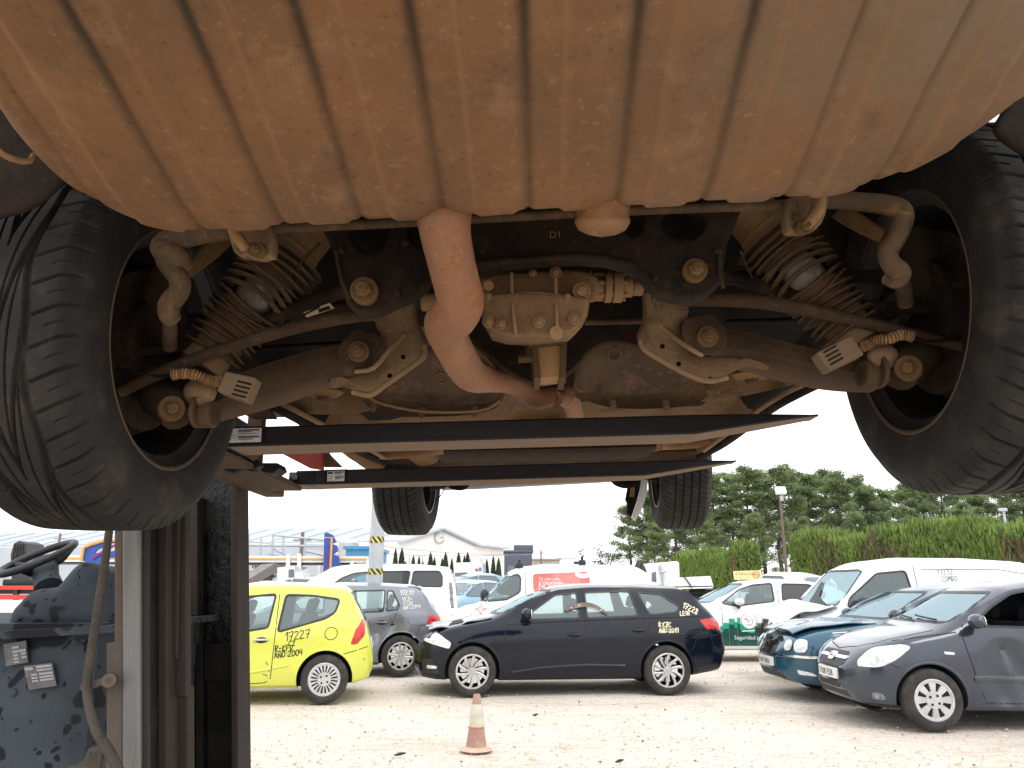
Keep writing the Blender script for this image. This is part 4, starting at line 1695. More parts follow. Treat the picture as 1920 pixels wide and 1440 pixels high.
px_tube('tank_strap', [(688, 742, 1.90, 3), (720, 758, 1.90, 3), (800, 772, 1.90, 3), (900, 770, 1.90, 3), (938, 752, 1.90, 3)], U['grey'], CAR, n=3, seg=6)
sh = MB()
for i in range(9):
    sh.tube([W(1080 + i * 3.5, 712 + i * 1.0, 1.95), W(1086 + i * 3.2, 735, 1.95)], .004, 6)
sh.build('heat_shield', U['tan'], CAR)

# --- floor and trays (as one sheet with channels following the car's length)


def floor_sheet():
    rows = []
    for Y in np.linspace(1.30, 4.45, 48):
        row = []
        cx = .035 + (Y - 1.4) * .0385
        zb = 2.02 if Y > 1.75 else 2.16
        zz = 2.16 + (2.035 - 2.16) * sstep(1.55, 1.8, Y)
        for k in range(61):
            t = k / 60 * 2 - 1
            x = cx + t * .80
            z = zz + ROLL * .9 * (x - cx)
            a = abs(t)
            z += .11 * (1 - sstep(.10, .2, a))          # tunnel
            z -= .03 * (sstep(.55, .62, a) - sstep(.72, .78, a))   # box section
            z -= .055 * sstep(.90, .95, a)                # sill
            z += .006 * sin(Y * 22) * (1 - sstep(.5, .55, a)) + .006 * noise.noise(Vector((x * 6, Y * 5, 0)))
            row.append(Vector((x, Y, z)))
        rows.append(row)
    mb = MB()
    k = 20
    mb.grid(rows[k:])
    mb.build('floor_pan', U['tray'], CAR, smooth=50, fixn=False)
    mb = MB()
    mb.grid(rows[:k + 1])
    mb.build('rear_floor', U['black'], CAR, smooth=50, fixn=False)


floor_sheet()
for (x, y, w, Y) in [(605, 740, 38, 2.0), (1408, 708, 36, 1.97)]:
    b = MB()
    p = W(x, y, Y)
    r = rpx(w, p)
    b.lathe([(.0001, 0), (r * .35, 0), (r * .36, -.006), (r * .75, -.004), (r, .006), (r * .98, .010), (r * .8, .012), (r * .8, .06)], p, (0, -.1, 1), 30)
    o = b.build('body_mount', U['tan'], CAR)
    b = MB()
    b.cyl(p + Vector((0, 0, .0)), p - Vector((0, 0, .016)), r * .3, n=6, bev=.002)
    b.build('mount_bolt', U['bolt'], o)
    b = MB()
    b.lathe([(r * .9, .018), (r * 1.0, .03), (r * .9, .04), (r * .95, .075), (r * .7, .08)], p, (0, -.1, 1), 30)
    b.build('mount_rubber', U['black'], o)
for pts in ([(500, 745), (560, 715), (650, 700), (700, 745), (690, 772), (600, 778), (530, 766)], [(1300, 748), (1330, 705), (1440, 680), (1510, 690), (1500, 716), (1420, 738), (1340, 752)]):
    pillow('undertray', [pts], (pts[0][0] + 60, 740, 2.06), (0, -.35, -1), .02, .008, U['tray'], CAR)
# sills, black edge trims
for sg_, pts in ((-1, [(452, 735, 1.75, 9), (520, 765, 1.98, 9), (600, 808, 2.35, 8), (680, 850, 3.0, 7), (720, 868, 3.5, 6)]), (1, [(1575, 700, 1.72, 10), (1500, 735, 1.95, 10), (1440, 770, 2.2, 9), (1360, 830, 3.0, 7), (1310, 858, 3.5, 6)])):
    px_tube('sill_trim', pts, U['black'], CAR, n=4)
px_tube('sill_flange', [(470, 730, 1.78, 6), (545, 765, 2.02, 6), (640, 815, 2.5, 5), (720, 858, 3.3, 4)], U['grey'], CAR, n=4, seg=8)
px_tube('sill_flange', [(1545, 705, 1.76, 6), (1470, 738, 1.98, 6), (1400, 785, 2.4, 5), (1320, 845, 3.2, 4)], U['grey'], CAR, n=4, seg=8)

# --- small lines, clips and fasteners
px_tube('brake_hose', [(330, 640, 1.40, 4), (355, 655, 1.39, 4), (372, 640, 1.39, 4), (360, 600, 1.42, 4), (330, 580, 1.44, 4)], U['black'], CAR, n=6, seg=8)
px_tube('brake_hose', [(1690, 575, 1.38, 4), (1672, 596, 1.37, 4), (1650, 585, 1.37, 4), (1660, 545, 1.40, 4), (1690, 520, 1.42, 4)], U['black'], CAR, n=6, seg=8)
px_tube('brake_line', [(600, 456, 1.30, 2.5), (560, 500, 1.36, 2.5), (545, 560, 1.42, 2.5), (500, 600, 1.45, 2.5), (470, 640, 1.48, 2.5)], U['dark'], CAR, n=5, seg=6)
px_tube('brake_line', [(1388, 470, 1.30, 2.5), (1410, 520, 1.38, 2.5), (1440, 560, 1.44, 2.5), (1500, 600, 1.48, 2.5)], U['dark'], CAR, n=5, seg=6)
px_tube('wiring_loom', [(905, 470, 1.40, 5), (880, 510, 1.42, 5), (800, 540, 1.46, 5), (720, 545, 1.50, 5), (640, 600, 1.55, 5)], U['black'], CAR, n=5, seg=8)
px_tube('wiring_loom', [(1105, 505, 1.40, 4), (1180, 500, 1.42, 4), (1200, 530, 1.46, 4), (1215, 580, 1.52, 4)], U['black'], CAR, n=5, seg=8)
px_tube('tie_rod', [(205, 580, 1.42, 6), (250, 577, 1.42, 5), (300, 570, 1.42, 5), (345, 566, 1.44, 6)], U['brown'], CAR, n=3, seg=8)
px_tube('tie_rod', [(1722, 496, 1.40, 6), (1770, 492, 1.40, 5), (1815, 488, 1.40, 6)], U['brown'], CAR, n=3, seg=8)
px_tube('abs_wire', [(215, 690, 1.33, 3), (290, 705, 1.32, 3), (318, 703, 1.31, 3)], U['black'], CAR, n=4, seg=6)
px_tube('abs_wire', [(1715, 632, 1.29, 3), (1745, 640, 1.30, 3), (1800, 632, 1.31, 3)], U['black'], CAR, n=4, seg=6)
for (x, y, Y, r) in [(760, 455, 1.19, 7), (905, 470, 1.19, 6), (1150, 470, 1.19, 6), (1345, 470, 1.19, 7), (640, 470, 1.19, 7), (745, 548, 1.19, 6), (1230, 520, 1.19, 6), (1075, 452, 1.19, 5)]:
    bolt_px(x, y, Y, r, (0, -1, -.12), sf, mat=U['dark'], name='weld_nut')
for (x, y, Y, r, m_) in [(700, 768, 1.94, 6, 'grey'), (790, 778, 1.94, 6, 'grey'), (890, 775, 1.94, 6, 'grey'), (1150, 764, 1.92, 6, 'grey'), (1250, 764, 1.92, 6, 'grey'), (1330, 735, 1.92, 6, 'grey')]:
    bolt_px(x, y, Y, r, (0, -.5, -1), tkL, mat=U[m_], name='flange_bolt')
px_tube('leg_flange', [(797, 648, 1.455, 5), (795, 668, 1.455, 6), (770, 688, 1.455, 6), (722, 722, 1.455, 6), (694, 740, 1.455, 6), (660, 735, 1.455, 5)], U['grey'], lg, n=4, seg=8)
px_tube('leg_flange', [(1200, 640, 1.425, 5), (1210, 656, 1.425, 6), (1245, 678, 1.425, 6), (1290, 702, 1.425, 6), (1328, 714, 1.425, 6), (1365, 708, 1.425, 5)], U['grey'], lg, n=4, seg=8)
for (x0, y0, x1, y1, Y) in [(630, 470, 655, 560, 1.19), (1350, 470, 1356, 540, 1.19)]:
    px_tube('edge_bead', [(x0, y0, Y, 4), ((x0 + x1) / 2 - 4, (y0 + y1) / 2, Y, 4), (x1, y1, Y, 4)], U['dark'], sf, n=3, seg=8)

# --- front axle
beam('front_subframe', [(820, 822, 852, 3.35, .25), (900, 822, 850, 3.35, .25), (1010, 820, 848, 3.35, .25), (1120, 818, 846, 3.35, .25), (1230, 816, 842, 3.35, .25)], U['dark'])
pillow('engine_tray', [[(700, 868), (860, 858), (1020, 856), (1180, 850), (1310, 850), (1250, 884), (1150, 893), (1000, 897), (880, 903), (800, 906)]], (1000, 880, 3.75), (0, -.25, -1), .03, .01, U['brown'], CAR)
for pts in ([(700, 850, 3.3, 12), (760, 846, 3.3, 14), (830, 838, 3.3, 14)], [(1240, 832, 3.3, 12), (1290, 828, 3.3, 14), (1330, 826, 3.3, 10)]):
    px_tube('floor_rail', pts, U['tray'], CAR, n=3)
px_tube('front_lower_arm', [(900, 893, 3.95, 9), (860, 898, 3.98, 9), (825, 906, 4.0, 11), (806, 908, 4.0, 14)], U['dark'], CAR, n=3)
px_tube('front_lower_arm', [(1150, 885, 3.95, 9), (1200, 888, 3.98, 10), (1235, 893, 4.0, 12), (1252, 896, 4.0, 14)], U['dark'], CAR, n=3)
px_tube('front_strut_link', [(880, 900, 4.1, 7), (868, 912, 4.1, 7), (850, 912, 4.1, 6), (838, 905, 4.1, 5)], U['black'], CAR, n=4)
px_tube('front_strut_link', [(1145, 892, 4.1, 7), (1158, 904, 4.1, 8), (1178, 908, 4.1, 8), (1198, 900, 4.1, 7)], U['black'], CAR, n=4)
px_tube('loose_wire', [(832, 900, 3.9, 1), (833, 915, 3.9, 1), (827, 928, 3.9, 1), (818, 938, 3.9, 1)], U['black'], CAR, n=4, seg=6)
# torn front bumper end hanging down
fr = MB()
A_ = [W(x, y, 4.45) for (x, y) in [(1203, 896), (1215, 900), (1212, 930), (1203, 955), (1192, 976), (1185, 970), (1195, 940), (1201, 915)]]
fr.prism(A_, (0, .03, 0))
bp = fr.build('hanging_bumper_strip', pm('white_paint_edge', (0.75, 0.76, 0.77), rough=.4), CAR, smooth=0)
fr = MB()
B_ = [W(x, y, 4.42) for (x, y) in [(1184, 898), (1202, 897), (1200, 915), (1194, 940), (1184, 968), (1176, 962), (1178, 945), (1174, 935), (1178, 915)]]
fr.prism(B_, (0, .05, 0))
fr.build('bumper_backing', U['black'], bp, smooth=0)
fr = MB()
B_ = [W(x, y, 4.415) for (x, y) in [(1182, 914), (1191, 914), (1189, 932), (1180, 931)]]
fr.prism(B_, (0, .004, 0))
fr.build('part_label', U['grey'], bp, smooth=0)

# --- wheels


def big_tyre(name, c, ax, Rt, wt, mat, parent, nt, na, pattern, rim_r):
    """c = centre of the inner rim plane, ax = unit axis pointing outboard"""
    ax = Vector(ax).normalized()
    e1 = Vector((0, 1, 0))
    e1 = (e1 - ax * ax.dot(e1)).normalized()
    e2 = ax.cross(e1)
    if e2.z < 0:
        e2 = -e2
    k = wt / .235
    side_in = [(.012, rim_r - .004), (-.002, rim_r), (-.008, rim_r + .018), (-.013, rim_r + .05), (-.013, rim_r + .075), (-.007, Rt - .024)]
    tread = []
    for i in range(na + 1):
        a = i / na
        u = abs(a * 2 - 1)
        r = Rt + .007 - .006 * u ** 2 - .016 * max(0, (u - .82) / .18) ** 2
        tread.append((.002 + a * .218 * k, r))
    side_out = [(.228 * k, Rt - .024), (.234 * k, rim_r + .075), (.234 * k, rim_r + .05), (.228 * k, rim_r + .018), (.220 * k, rim_r), (.208 * k, rim_r - .004)]
    prof = np.array(side_in + tread + side_out)
    n_in = len(side_in)
    th = np.linspace(0, 2 * pi, nt, endpoint=False)
    TH, AA = np.meshgrid(th, prof[:, 0])
    RR = np.repeat(prof[:, 1][:, None], nt, 1)
    msk = np.zeros_like(RR)
    msk[n_in:n_in + na + 1] = 1
    D = pattern(TH, AA / k, Rt) * msk
    RR = RR - D
    RR = RR + .0012 * np.sin(TH * 3 + AA * 20)
    X = (np.array(c)[:, None, None] + np.array(ax)[:, None, None] * AA + np.array(e1)[:, None, None] * RR * np.cos(TH) + np.array(e2)[:, None, None] * RR * np.sin(TH))
    V = X.reshape(3, -1).T - np.array(off_of(parent))
    m = len(prof)
    I, J = np.meshgrid(np.arange(m - 1), np.arange(nt), indexing='ij')
    Fq = np.stack([I * nt + J, (I + 1) * nt + J, (I + 1) * nt + (J + 1) % nt, I * nt + (J + 1) % nt], -1).reshape(-1, 4)
    me = bpy.data.meshes.new(name)
    me.from_pydata(V.tolist(), [], Fq.tolist())
    return finish(me, name, mat, parent, 40, True)


def ss(a, b, x):
    t = np.clip((x - a) / (b - a), 0, 1)
    return t * t * (3 - 2 * t)


def wrap(x, p):
    return (x + p / 2) % p - p / 2


def tread_v(TH, A, R):
    """directional pattern: one groove round the shoulder, sweeping V grooves, lateral sipes"""
    d = np.zeros_like(TH)
    g = lambda dist, w, dep: dep * (1 - ss(w * .3, w * 1.25, np.abs(dist)))
    wav = .004 * np.sin(TH * 43)
    for sgn, flip in ((1, False), (-1, True)):
        a = A if not flip else .222 - A
        half = a < .113
        th = TH
        dd = np.zeros_like(TH)
        # shoulder sipes
        n = 43
        dist = wrap(th - (a * 1.2), 2 * pi / n) * R
        dd = np.maximum(dd, g(dist, .0032, .006) * (a < .066))
        dist = wrap(th - (a * 1.2) + pi / n, 2 * pi / n) * R
        dd = np.maximum(dd, g(dist, .0018, .0025) * (a < .034) * (a > .008))
        # circumferential groove wobbling
        dd = np.maximum(dd, g(a - .066 - .0035 * np.sin(th * 11), .0060, .009))
        # sweeping grooves
        n = 11
        s = np.clip((a - .069) / .044, 0, 1.2)
        dist = wrap(th - .62 * s ** 1.2, 2 * pi / n) * R * .34
        dd = np.maximum(dd, g(dist, .0058, .0085) * ss(.066, .070, a))
        dist = wrap(th + .35 * s - .2, 2 * pi / n) * R * .6
        dd = np.maximum(dd, g(wrap(th - 1.3 * s + .1, 2 * pi / n) * R * .22, .0040, .0055) * ss(.069, .073, a) * (s < 1.0))
        d = np.where(half, np.maximum(d, dd), d)
    return d


def tread_rib(TH, A, R):
    d = np.zeros_like(TH)
    g = lambda dist, w, dep: dep * (1 - ss(w * .7, w, np.abs(dist)))
    for c_ in (.055, .092, .130, .167):
        d = np.maximum(d, g(A - c_, .0048, .008))
    for lo, hi, n, ph in ((.0, .052, 78, 0), (.17, .222, 78, .4), (.060, .088, 78, .2), (.134, .163, 78, .7), (.097, .125, 52, .1)):
        dist = wrap(TH - A * 1.5 - ph, 2 * pi / n) * R
        d = np.maximum(d, g(dist, .0024, .004) * (A > lo + .004) * (A < hi - .004))
    return d


def big_wheel(c, outb, R, yaw, mats, tread, nt, na, drum=True, camber=0.0):
    ax = Vector((outb * cos(yaw), outb * sin(yaw), 0.0 + camber)).normalized()
    w = bpy.data.objects.new('wheel', None)
    w.empty_display_size = .2
    link(w, CAR)
    ORG[w.name] = Vector((0, 0, 0))
    rim_r = R * .672
    big_tyre('tyre', c, ax, R, .235, U['tyre'], w, nt, na, tread, rim_r)
    r = MB()
    c = Vector(c)
    r.lathe([(rim_r + .001, -.004), (rim_r + .004, -.001), (rim_r - .004, .004), (rim_r - .010, .012), (rim_r - .024, .02), (rim_r - .030, .10), (rim_r - .034, .185), (rim_r - .06, .195), (.05, .19), (.001, .19)], c, ax, 64)
    r.build('rim', mats[0], w, smooth=50, fixn=True)
    l = MB()
    l.lathe([(rim_r - .003, -.002), (rim_r + .002, -.005), (rim_r + .005, -.004), (rim_r + .005, .004), (rim_r - .004, .006)], c, ax, 72)
    l.build('rim_lip', mats[1], w, smooth=60)
    if drum:
        b = MB()
        b.lathe([(.0001, .03), (.10, .03), (.105, .05), (.155, .055), (.160, .075), (.145, .078), (.145, .085), (.165, .087), (.165, .107), (.05, .11)], c, ax, 48)
        b.build('brake_disc', U['dark'], w, smooth=40)
        cp = MB()
        for sg_ in (1,):
            p = c + ax * .085 + Vector((0, .135, .02))
            cp.box(p, (.075, .07, .16), None, 0, .014)
        cp.build('brake_caliper', U['rust'], w)
    return w


RW_L = Vector((-.657, 1.43, 1.862))
RW_R = Vector((.756, 1.393, 1.925))
rimdark = pm('brake_dusted_rim', (0.012, 0.011, 0.010), (0.022, 0.018, 0.015), s1=10, rough=.6)
riml = grime('dusty_rim_edge', (0.055, 0.037, 0.026), (0.075, 0.05, 0.033), (0.035, 0.024, 0.018), (0.10, 0.065, 0.04))
yawc = radians(-2.2)
big_wheel(RW_L, -1, .338, yawc, (rimdark, riml), tread_v, 1200, 200)
big_wheel(RW_R, 1, .338, yawc, (rimdark, riml), tread_v, 1200, 200)
# front wheels, found from their outline in the photo
rimsil = pm('scuffed_rim_edge', (0.42, 0.41, 0.39), (0.25, 0.22, 0.19), s1=12, rough=.5, metal=.4)
FY = 4.02
pL, pR = W(806, 905, FY), W(1228, 900, FY)
zl, zr = W(752, 1000, FY - .05).z + .338, W(1285, 990, FY - .05).z + .338
big_wheel(Vector((pL.x - .005, FY, zl)), -1, .338, radians(-4), (rimdark, rimsil), tread_rib, 720, 64, True)
big_wheel(Vector((pR.x + .0, FY - .04, zr)), 1, .338, radians(-4), (rimdark, rimsil), tread_rib, 720, 64, True)

# --- wheel housings, bumper corner and the body shell above
for (sgn, cx, cz, Y) in ((-1, -.70, 1.862, 1.43), (1, .80, 1.925, 1.393)):
    mb = MB()
    rows = []
    for k in range(29):
        an = pi * (.04 + .72 * k / 28)
        row = []
        for j in range(7):
            t = j / 6
            rr_ = .46 - .08 * (1 - sstep(0, .35, t))
            row.append(Vector((cx + sgn * (-.06 + .30 * t), Y + rr_ * cos(an), cz + .06 + rr_ * sin(an))))
        rows.append(row)
    mb.grid(rows)
    mb.build('wheel_housing', U['liner'], CAR, smooth=50, fixn=False)
    # inner wall of the housing
    mb = MB()
    poly = [Vector((cx - sgn * .17, Y + .40 * cos(pi * k / 20), cz + .22 + .28 * sin(pi * k / 20))) for k in range(21)]
    mb.prism(poly, (sgn * .02, 0, 0))
    mb.build('housing_wall', U['black'], CAR, smooth=0)
pillow('bumper_corner', [[(-160, 20), (20, 30), (30, 150), (55, 240), (75, 290), (118, 318), (105, 350), (60, 385), (0, 405), (-120, 420)]], (20, 320, 1.02), (.3, -1, -.3), .03, .01, U['liner'], CAR)
pillow('bumper_corner', [[(2080, 20), (1915, 30), (1900, 140), (1885, 200), (1868, 240), (1905, 275), (1960, 300), (2040, 320)]], (1900, 240, 1.02), (-.3, -1, -.3), .03, .01, U['liner'], CAR)

# body shell: its own loft, forward = +Y in the world
SHELL = dict(
    top=[(-2.05, .98), (-2.0, 1.18), (-1.85, 1.52), (-1.6, 1.66), (-.6, 1.72), (.3, 1.68), (1.0, 1.14), (1.9, 1.02), (2.3, .86), (2.42, .72)],
    bot=[(-2.05, .86), (-1.8, .80), (-1.45, .74), (-.85, .68), (-.7, .70), (-.4, .70), (1.1, .70), (1.3, .70), (2.0, .62), (2.3, .42), (2.42, .5)],
    sh=[(-2.05, 1.0), (-1.4, 1.06), (1.0, 1.02), (1.9, .95), (2.42, .74)],
    plan=[(-2.05, .62), (-1.98, .74), (-1.7, .86), (-1, .9), (1.4, .9), (1.9, .87), (2.2, .78), (2.42, .58)], tum=.32)
V_, F_ = car_loft(SHELL, n=70)
cs_ = Caster(V_, F_)
bo = tmp_obj(V_, F_, U['body'])
ab = MB()
for ax_ in (-1.28, 1.36):
    for sg in (1, -1):
        ab.cyl((ax_, sg * .60, .40), (ax_, sg * 1.2, .40), .40, n=36)
ac = tmp_obj(ab.v, ab.f, M['arch'])
me_ = boolean(bo, [ac])
MS = Matrix.Translation(Vector((.09, 2.70, 1.53))) @ Matrix.Rotation(ROLL, 4, 'Y').inverted() @ Matrix.Rotation(radians(90 - 2.2), 4, 'Z') @ Matrix.Rotation(radians(-2.0), 4, 'Y')
me_.transform(Matrix.Translation(-off_of(CAR)) @ MS)
shell = finish(me_, 'body_shell', [], CAR, 32, False)
for key, pl in (('side', [(-1.7, 1.12), (-1.62, 1.42), (-1.1, 1.52), (-1.0, 1.12)]), ('side', [(-.92, 1.12), (-1.0, 1.54), (-.1, 1.56), (-.02, 1.12)]), ('side', [(.06, 1.12), (-.02, 1.56), (.28, 1.5), (.78, 1.12)])):
    for sg in (1, -1):
        g = MB()
        patch(g, dens_poly(cpoly(pl, .05), .08), cs_.side(sg), .004, 4)
        g.v = [tuple(MS @ Vector(v)) for v in g.v]
        g.build('window', M['far_glass'], CAR, smooth=50)
g = MB()
patch(g, dens_poly(cpoly([(-.6, 1.12), (-.52, 1.5), (.52, 1.5), (.6, 1.12)], .06), .08), cs_.front(-1), .004, 4)
g.v = [tuple(MS @ Vector(v)) for v in g.v]
g.build('rear_window', M['far_glass'], CAR, smooth=50)
# ------------------------------------------------------------------ setting: ground, far buildings, trees
def structure(o):
    o['kind'] = 'structure'
    return o


def gravel_mat():
    m = pm('limestone_gravel', (0.68, 0.605, 0.525), (0.62, 0.55, 0.475), (0.51, 0.435, 0.355), s1=.35, s2=2.2, rough=.95, t2=(.35, .65), t3=(.58, .72))
    nt = m.node_tree
    N, L = nt.nodes, nt.links
    b = N['Principled BSDF']
    tc = N.new('ShaderNodeTexCoord')
    src = b.inputs['Base Color'].links[0].from_socket
    prev = src
    hts = []
    mp_ = N.new('ShaderNodeMapping')
    mp_.inputs['Scale'].default_value = (.35, 1.6, 1)
    mp_.inputs['Rotation'].default_value = (0, 0, .25)
    L.new(tc.outputs['Object'], mp_.inputs[0])
    for sc_, lo, hi, cc, f in ((1.1, .50, .70, (0.40, 0.325, 0.25), .5), (4.5, .55, .67, (0.34, 0.27, 0.20), .5), (16, .56, .64, (0.28, 0.22, 0.165), .6), (1.7, .47, .33, (0.78, 0.73, 0.65), .6)):
        n_ = N.new('ShaderNodeTexNoise')
        n_.inputs['Scale'].default_value = sc_
        n_.inputs['Detail'].default_value = 9
        n_.inputs['Roughness'].default_value = .7
        L.new(mp_.outputs[0], n_.inputs['Vector'])
        r_ = N.new('ShaderNodeMapRange')
        r_.interpolation_type = 'SMOOTHSTEP'
        r_.inputs['From Min'].default_value = lo
        r_.inputs['From Max'].default_value = hi
        r_.inputs['To Max'].default_value = f
        L.new(n_.outputs[0], r_.inputs['Value'])
        x_ = N.new('ShaderNodeMix')
        x_.data_type = 'RGBA'
        L.new(r_.outputs[0], x_.inputs['Factor'])
        L.new(prev, x_.inputs[6])
        x_.inputs[7].default_value = hexc(cc)
        prev = x_.outputs[2]
    for sc_, lo, hi, c, f in ((26, .0, .30, (0.30, 0.245, 0.18), .75), (60, .0, .35, (0.80, 0.72, 0.61), .6), (11, .0, .16, (0.24, 0.19, 0.14), .6)):
        v = N.new('ShaderNodeTexVoronoi')
        v.inputs['Scale'].default_value = sc_
        L.new(tc.outputs['Object'], v.inputs['Vector'])
        w = N.new('ShaderNodeTexWhiteNoise')
        L.new(v.outputs['Color'], w.inputs['Vector'])
        r = N.new('ShaderNodeMapRange')
        r.inputs['From Min'].default_value = .62
        r.inputs['From Max'].default_value = .95
        r.inputs['To Max'].default_value = f
        L.new(w.outputs['Value'], r.inputs['Value'])
        d = N.new('ShaderNodeMapRange')
        d.inputs['From Min'].default_value = hi * 1.6
        d.inputs['From Max'].default_value = hi * .8
        L.new(v.outputs['Distance'], d.inputs['Value'])
        mu = N.new('ShaderNodeMath')
        mu.operation = 'MULTIPLY'
        L.new(r.outputs[0], mu.inputs[0])
        L.new(d.outputs[0], mu.inputs[1])
        x = N.new('ShaderNodeMix')
        x.data_type = 'RGBA'
        L.new(mu.outputs[0], x.inputs['Factor'])
        L.new(prev, x.inputs[6])
        x.inputs[7].default_value = hexc(c)
        prev = x.outputs[2]
        hts.append(v.outputs['Distance'])
    L.new(prev, b.inputs['Base Color'])
    n = N.new('ShaderNodeTexNoise')
    n.inputs['Scale'].default_value = 3.0
    n.inputs['Detail'].default_value = 10
    n.inputs['Roughness'].default_value = .75
    L.new(tc.outputs['Object'], n.inputs['Vector'])
    ad = N.new('ShaderNodeMath')
    ad.operation = 'MULTIPLY_ADD'
    L.new(hts[0], ad.inputs[0])
    ad.inputs[1].default_value = -.25
    L.new(n.outputs[0], ad.inputs[2])
    bp = N.new('ShaderNodeBump')
    bp.inputs['Strength'].default_value = .8
    bp.inputs['Distance'].default_value = .06
    L.new(ad.outputs[0], bp.inputs['Height'])
    L.new(bp.outputs[0], b.inputs['Normal'])
    return m


def build_ground():
    xs = np.concatenate([[-900, -300, -120, -60, -30], np.arange(-16, 17, .35), [30, 60, 120, 300, 900]])
    ys = np.concatenate([[-200, -60, -20, -8, -2, 2], np.arange(4, 24, .35), [30, 45, 70, 120, 300, 1200]])
    rows = []
    for y in ys:
        row = []
        for x in xs:
            z = 0
            if -16 < x < 16 and 4 < y < 24:
                z = .018 * noise.noise(Vector((x * .45, y * .45, 0))) + .008 * noise.noise(Vector((x * 1.7, y * 1.7, 4)))
            row.append(Vector((x, y, z - .01)))
        rows.append(row)
    mb = MB()
    mb.grid(rows)
    g = mb.build('ground', gravel_mat(), None, smooth=60, fixn=False)
    structure(g)
    # loose stones: one mass nobody could count
    mb = MB()
    rr = random.Random(3)
    for i in range(5200):
        y = 6.5 + 11 * rr.random() ** 1.6
        x = rr.uniform(-.75, .75) * y
        s = .006 + .016 * rr.random() ** 4
        pts = []
        for k in range(6):
            d = [(1, 0, 0), (-1, 0, 0), (0, 1, 0), (0, -1, 0), (0, 0, 1), (0, 0, -1)][k]
            f = rr.uniform(.6, 1.3) * s
            pts.append((x + d[0] * f, y + d[1] * f, s * .3 + d[2] * f * .7))
        mb.add(pts, [(0, 2, 4), (2, 1, 4), (1, 3, 4), (3, 0, 4), (2, 0, 5), (1, 2, 5), (3, 1, 5), (0, 3, 5)], 1 if rr.random() < .10 else 0)
    st = mb.build('gravel', [pm('loose_stone', (0.62, 0.54, 0.43), (0.5, 0.42, 0.33), s1=1.5, rough=.95), pm('dark_stone', (0.2, 0.16, 0.12), (0.33, 0.26, 0.19), s1=2, rough=.95)], None, smooth=0, fixn=False)
    st['kind'] = 'stuff'
    st['label'] = 'loose pale stones scattered over the yard'
    st['category'] = 'gravel'


build_ground()

# ---- foliage


def leaf_mat(name, a, b, c=None, s=.35):
    m = pm(name, a, b, c, s1=s, s2=s * 4, rough=.75, t2=(.4, .6), t3=(.6, .75))
    N, L = m.node_tree.nodes, m.node_tree.links       # thin leaves let some light through
    bs = N['Principled BSDF']
    out = next(n for n in N if n.type == 'OUTPUT_MATERIAL')
    tl = N.new('ShaderNodeBsdfTranslucent')
    L.new(bs.inputs['Base Color'].links[0].from_socket, tl.inputs['Color'])
    mx = N.new('ShaderNodeMixShader')
    mx.inputs[0].default_value = .4
    L.new(bs.outputs[0], mx.inputs[1])
    L.new(tl.outputs[0], mx.inputs[2])
    L.new(mx.outputs[0], out.inputs[0])
    return m


LEAF_P = [leaf_mat('pine_needles', (0.190, 0.246, 0.109), (0.258, 0.325, 0.138), (0.134, 0.185, 0.092)),
          leaf_mat('pine_needles_dark', (0.111, 0.153, 0.084), (0.149, 0.195, 0.093))]
BARK = pm('pine_bark', (0.10, 0.075, 0.055), (0.06, 0.045, 0.035), s1=12, rough=.95, bump=.3, bs=30)
HEDGE = [leaf_mat('hedge_leaf', (0.183, 0.264, 0.056), (0.241, 0.336, 0.076), (0.114, 0.184, 0.046), s=.9), leaf_mat('hedge_leaf_dark', (0.103, 0.149, 0.046), (0.138, 0.196, 0.057), s=1.2),
         leaf_mat('hedge_dead', (0.20, 0.145, 0.085), (0.15, 0.13, 0.07), s=1.2)]
CYP = leaf_mat('cypress_leaf', (0.028, 0.05, 0.022), (0.045, 0.07, 0.03))


def tufts(mb, c, rad, n, size, rr, flat=.7, mi=0, up=.3):
    for i in range(n):
        u, v = rr.uniform(-1, 1), rr.uniform(0, 2 * pi)
        q = rr.random() ** .4
        s_ = sqrt(1 - u * u)
        p = Vector((s_ * cos(v), s_ * sin(v), u * flat)) * (rad * q) + c
        d = Vector((rr.gauss(0, 1), rr.gauss(0, 1), rr.gauss(up, 1))).normalized()
        e = d.orthogonal().normalized()
        e = Matrix.Rotation(rr.uniform(0, 6.28), 3, d) @ e
        L_, w_ = size * rr.uniform(.6, 1.4), size * rr.uniform(.25, .5)
        mb.add([p - e * L_, p + d.cross(e) * w_, p + e * L_, p - d.cross(e) * w_], [(0, 1, 2, 3)], mi)


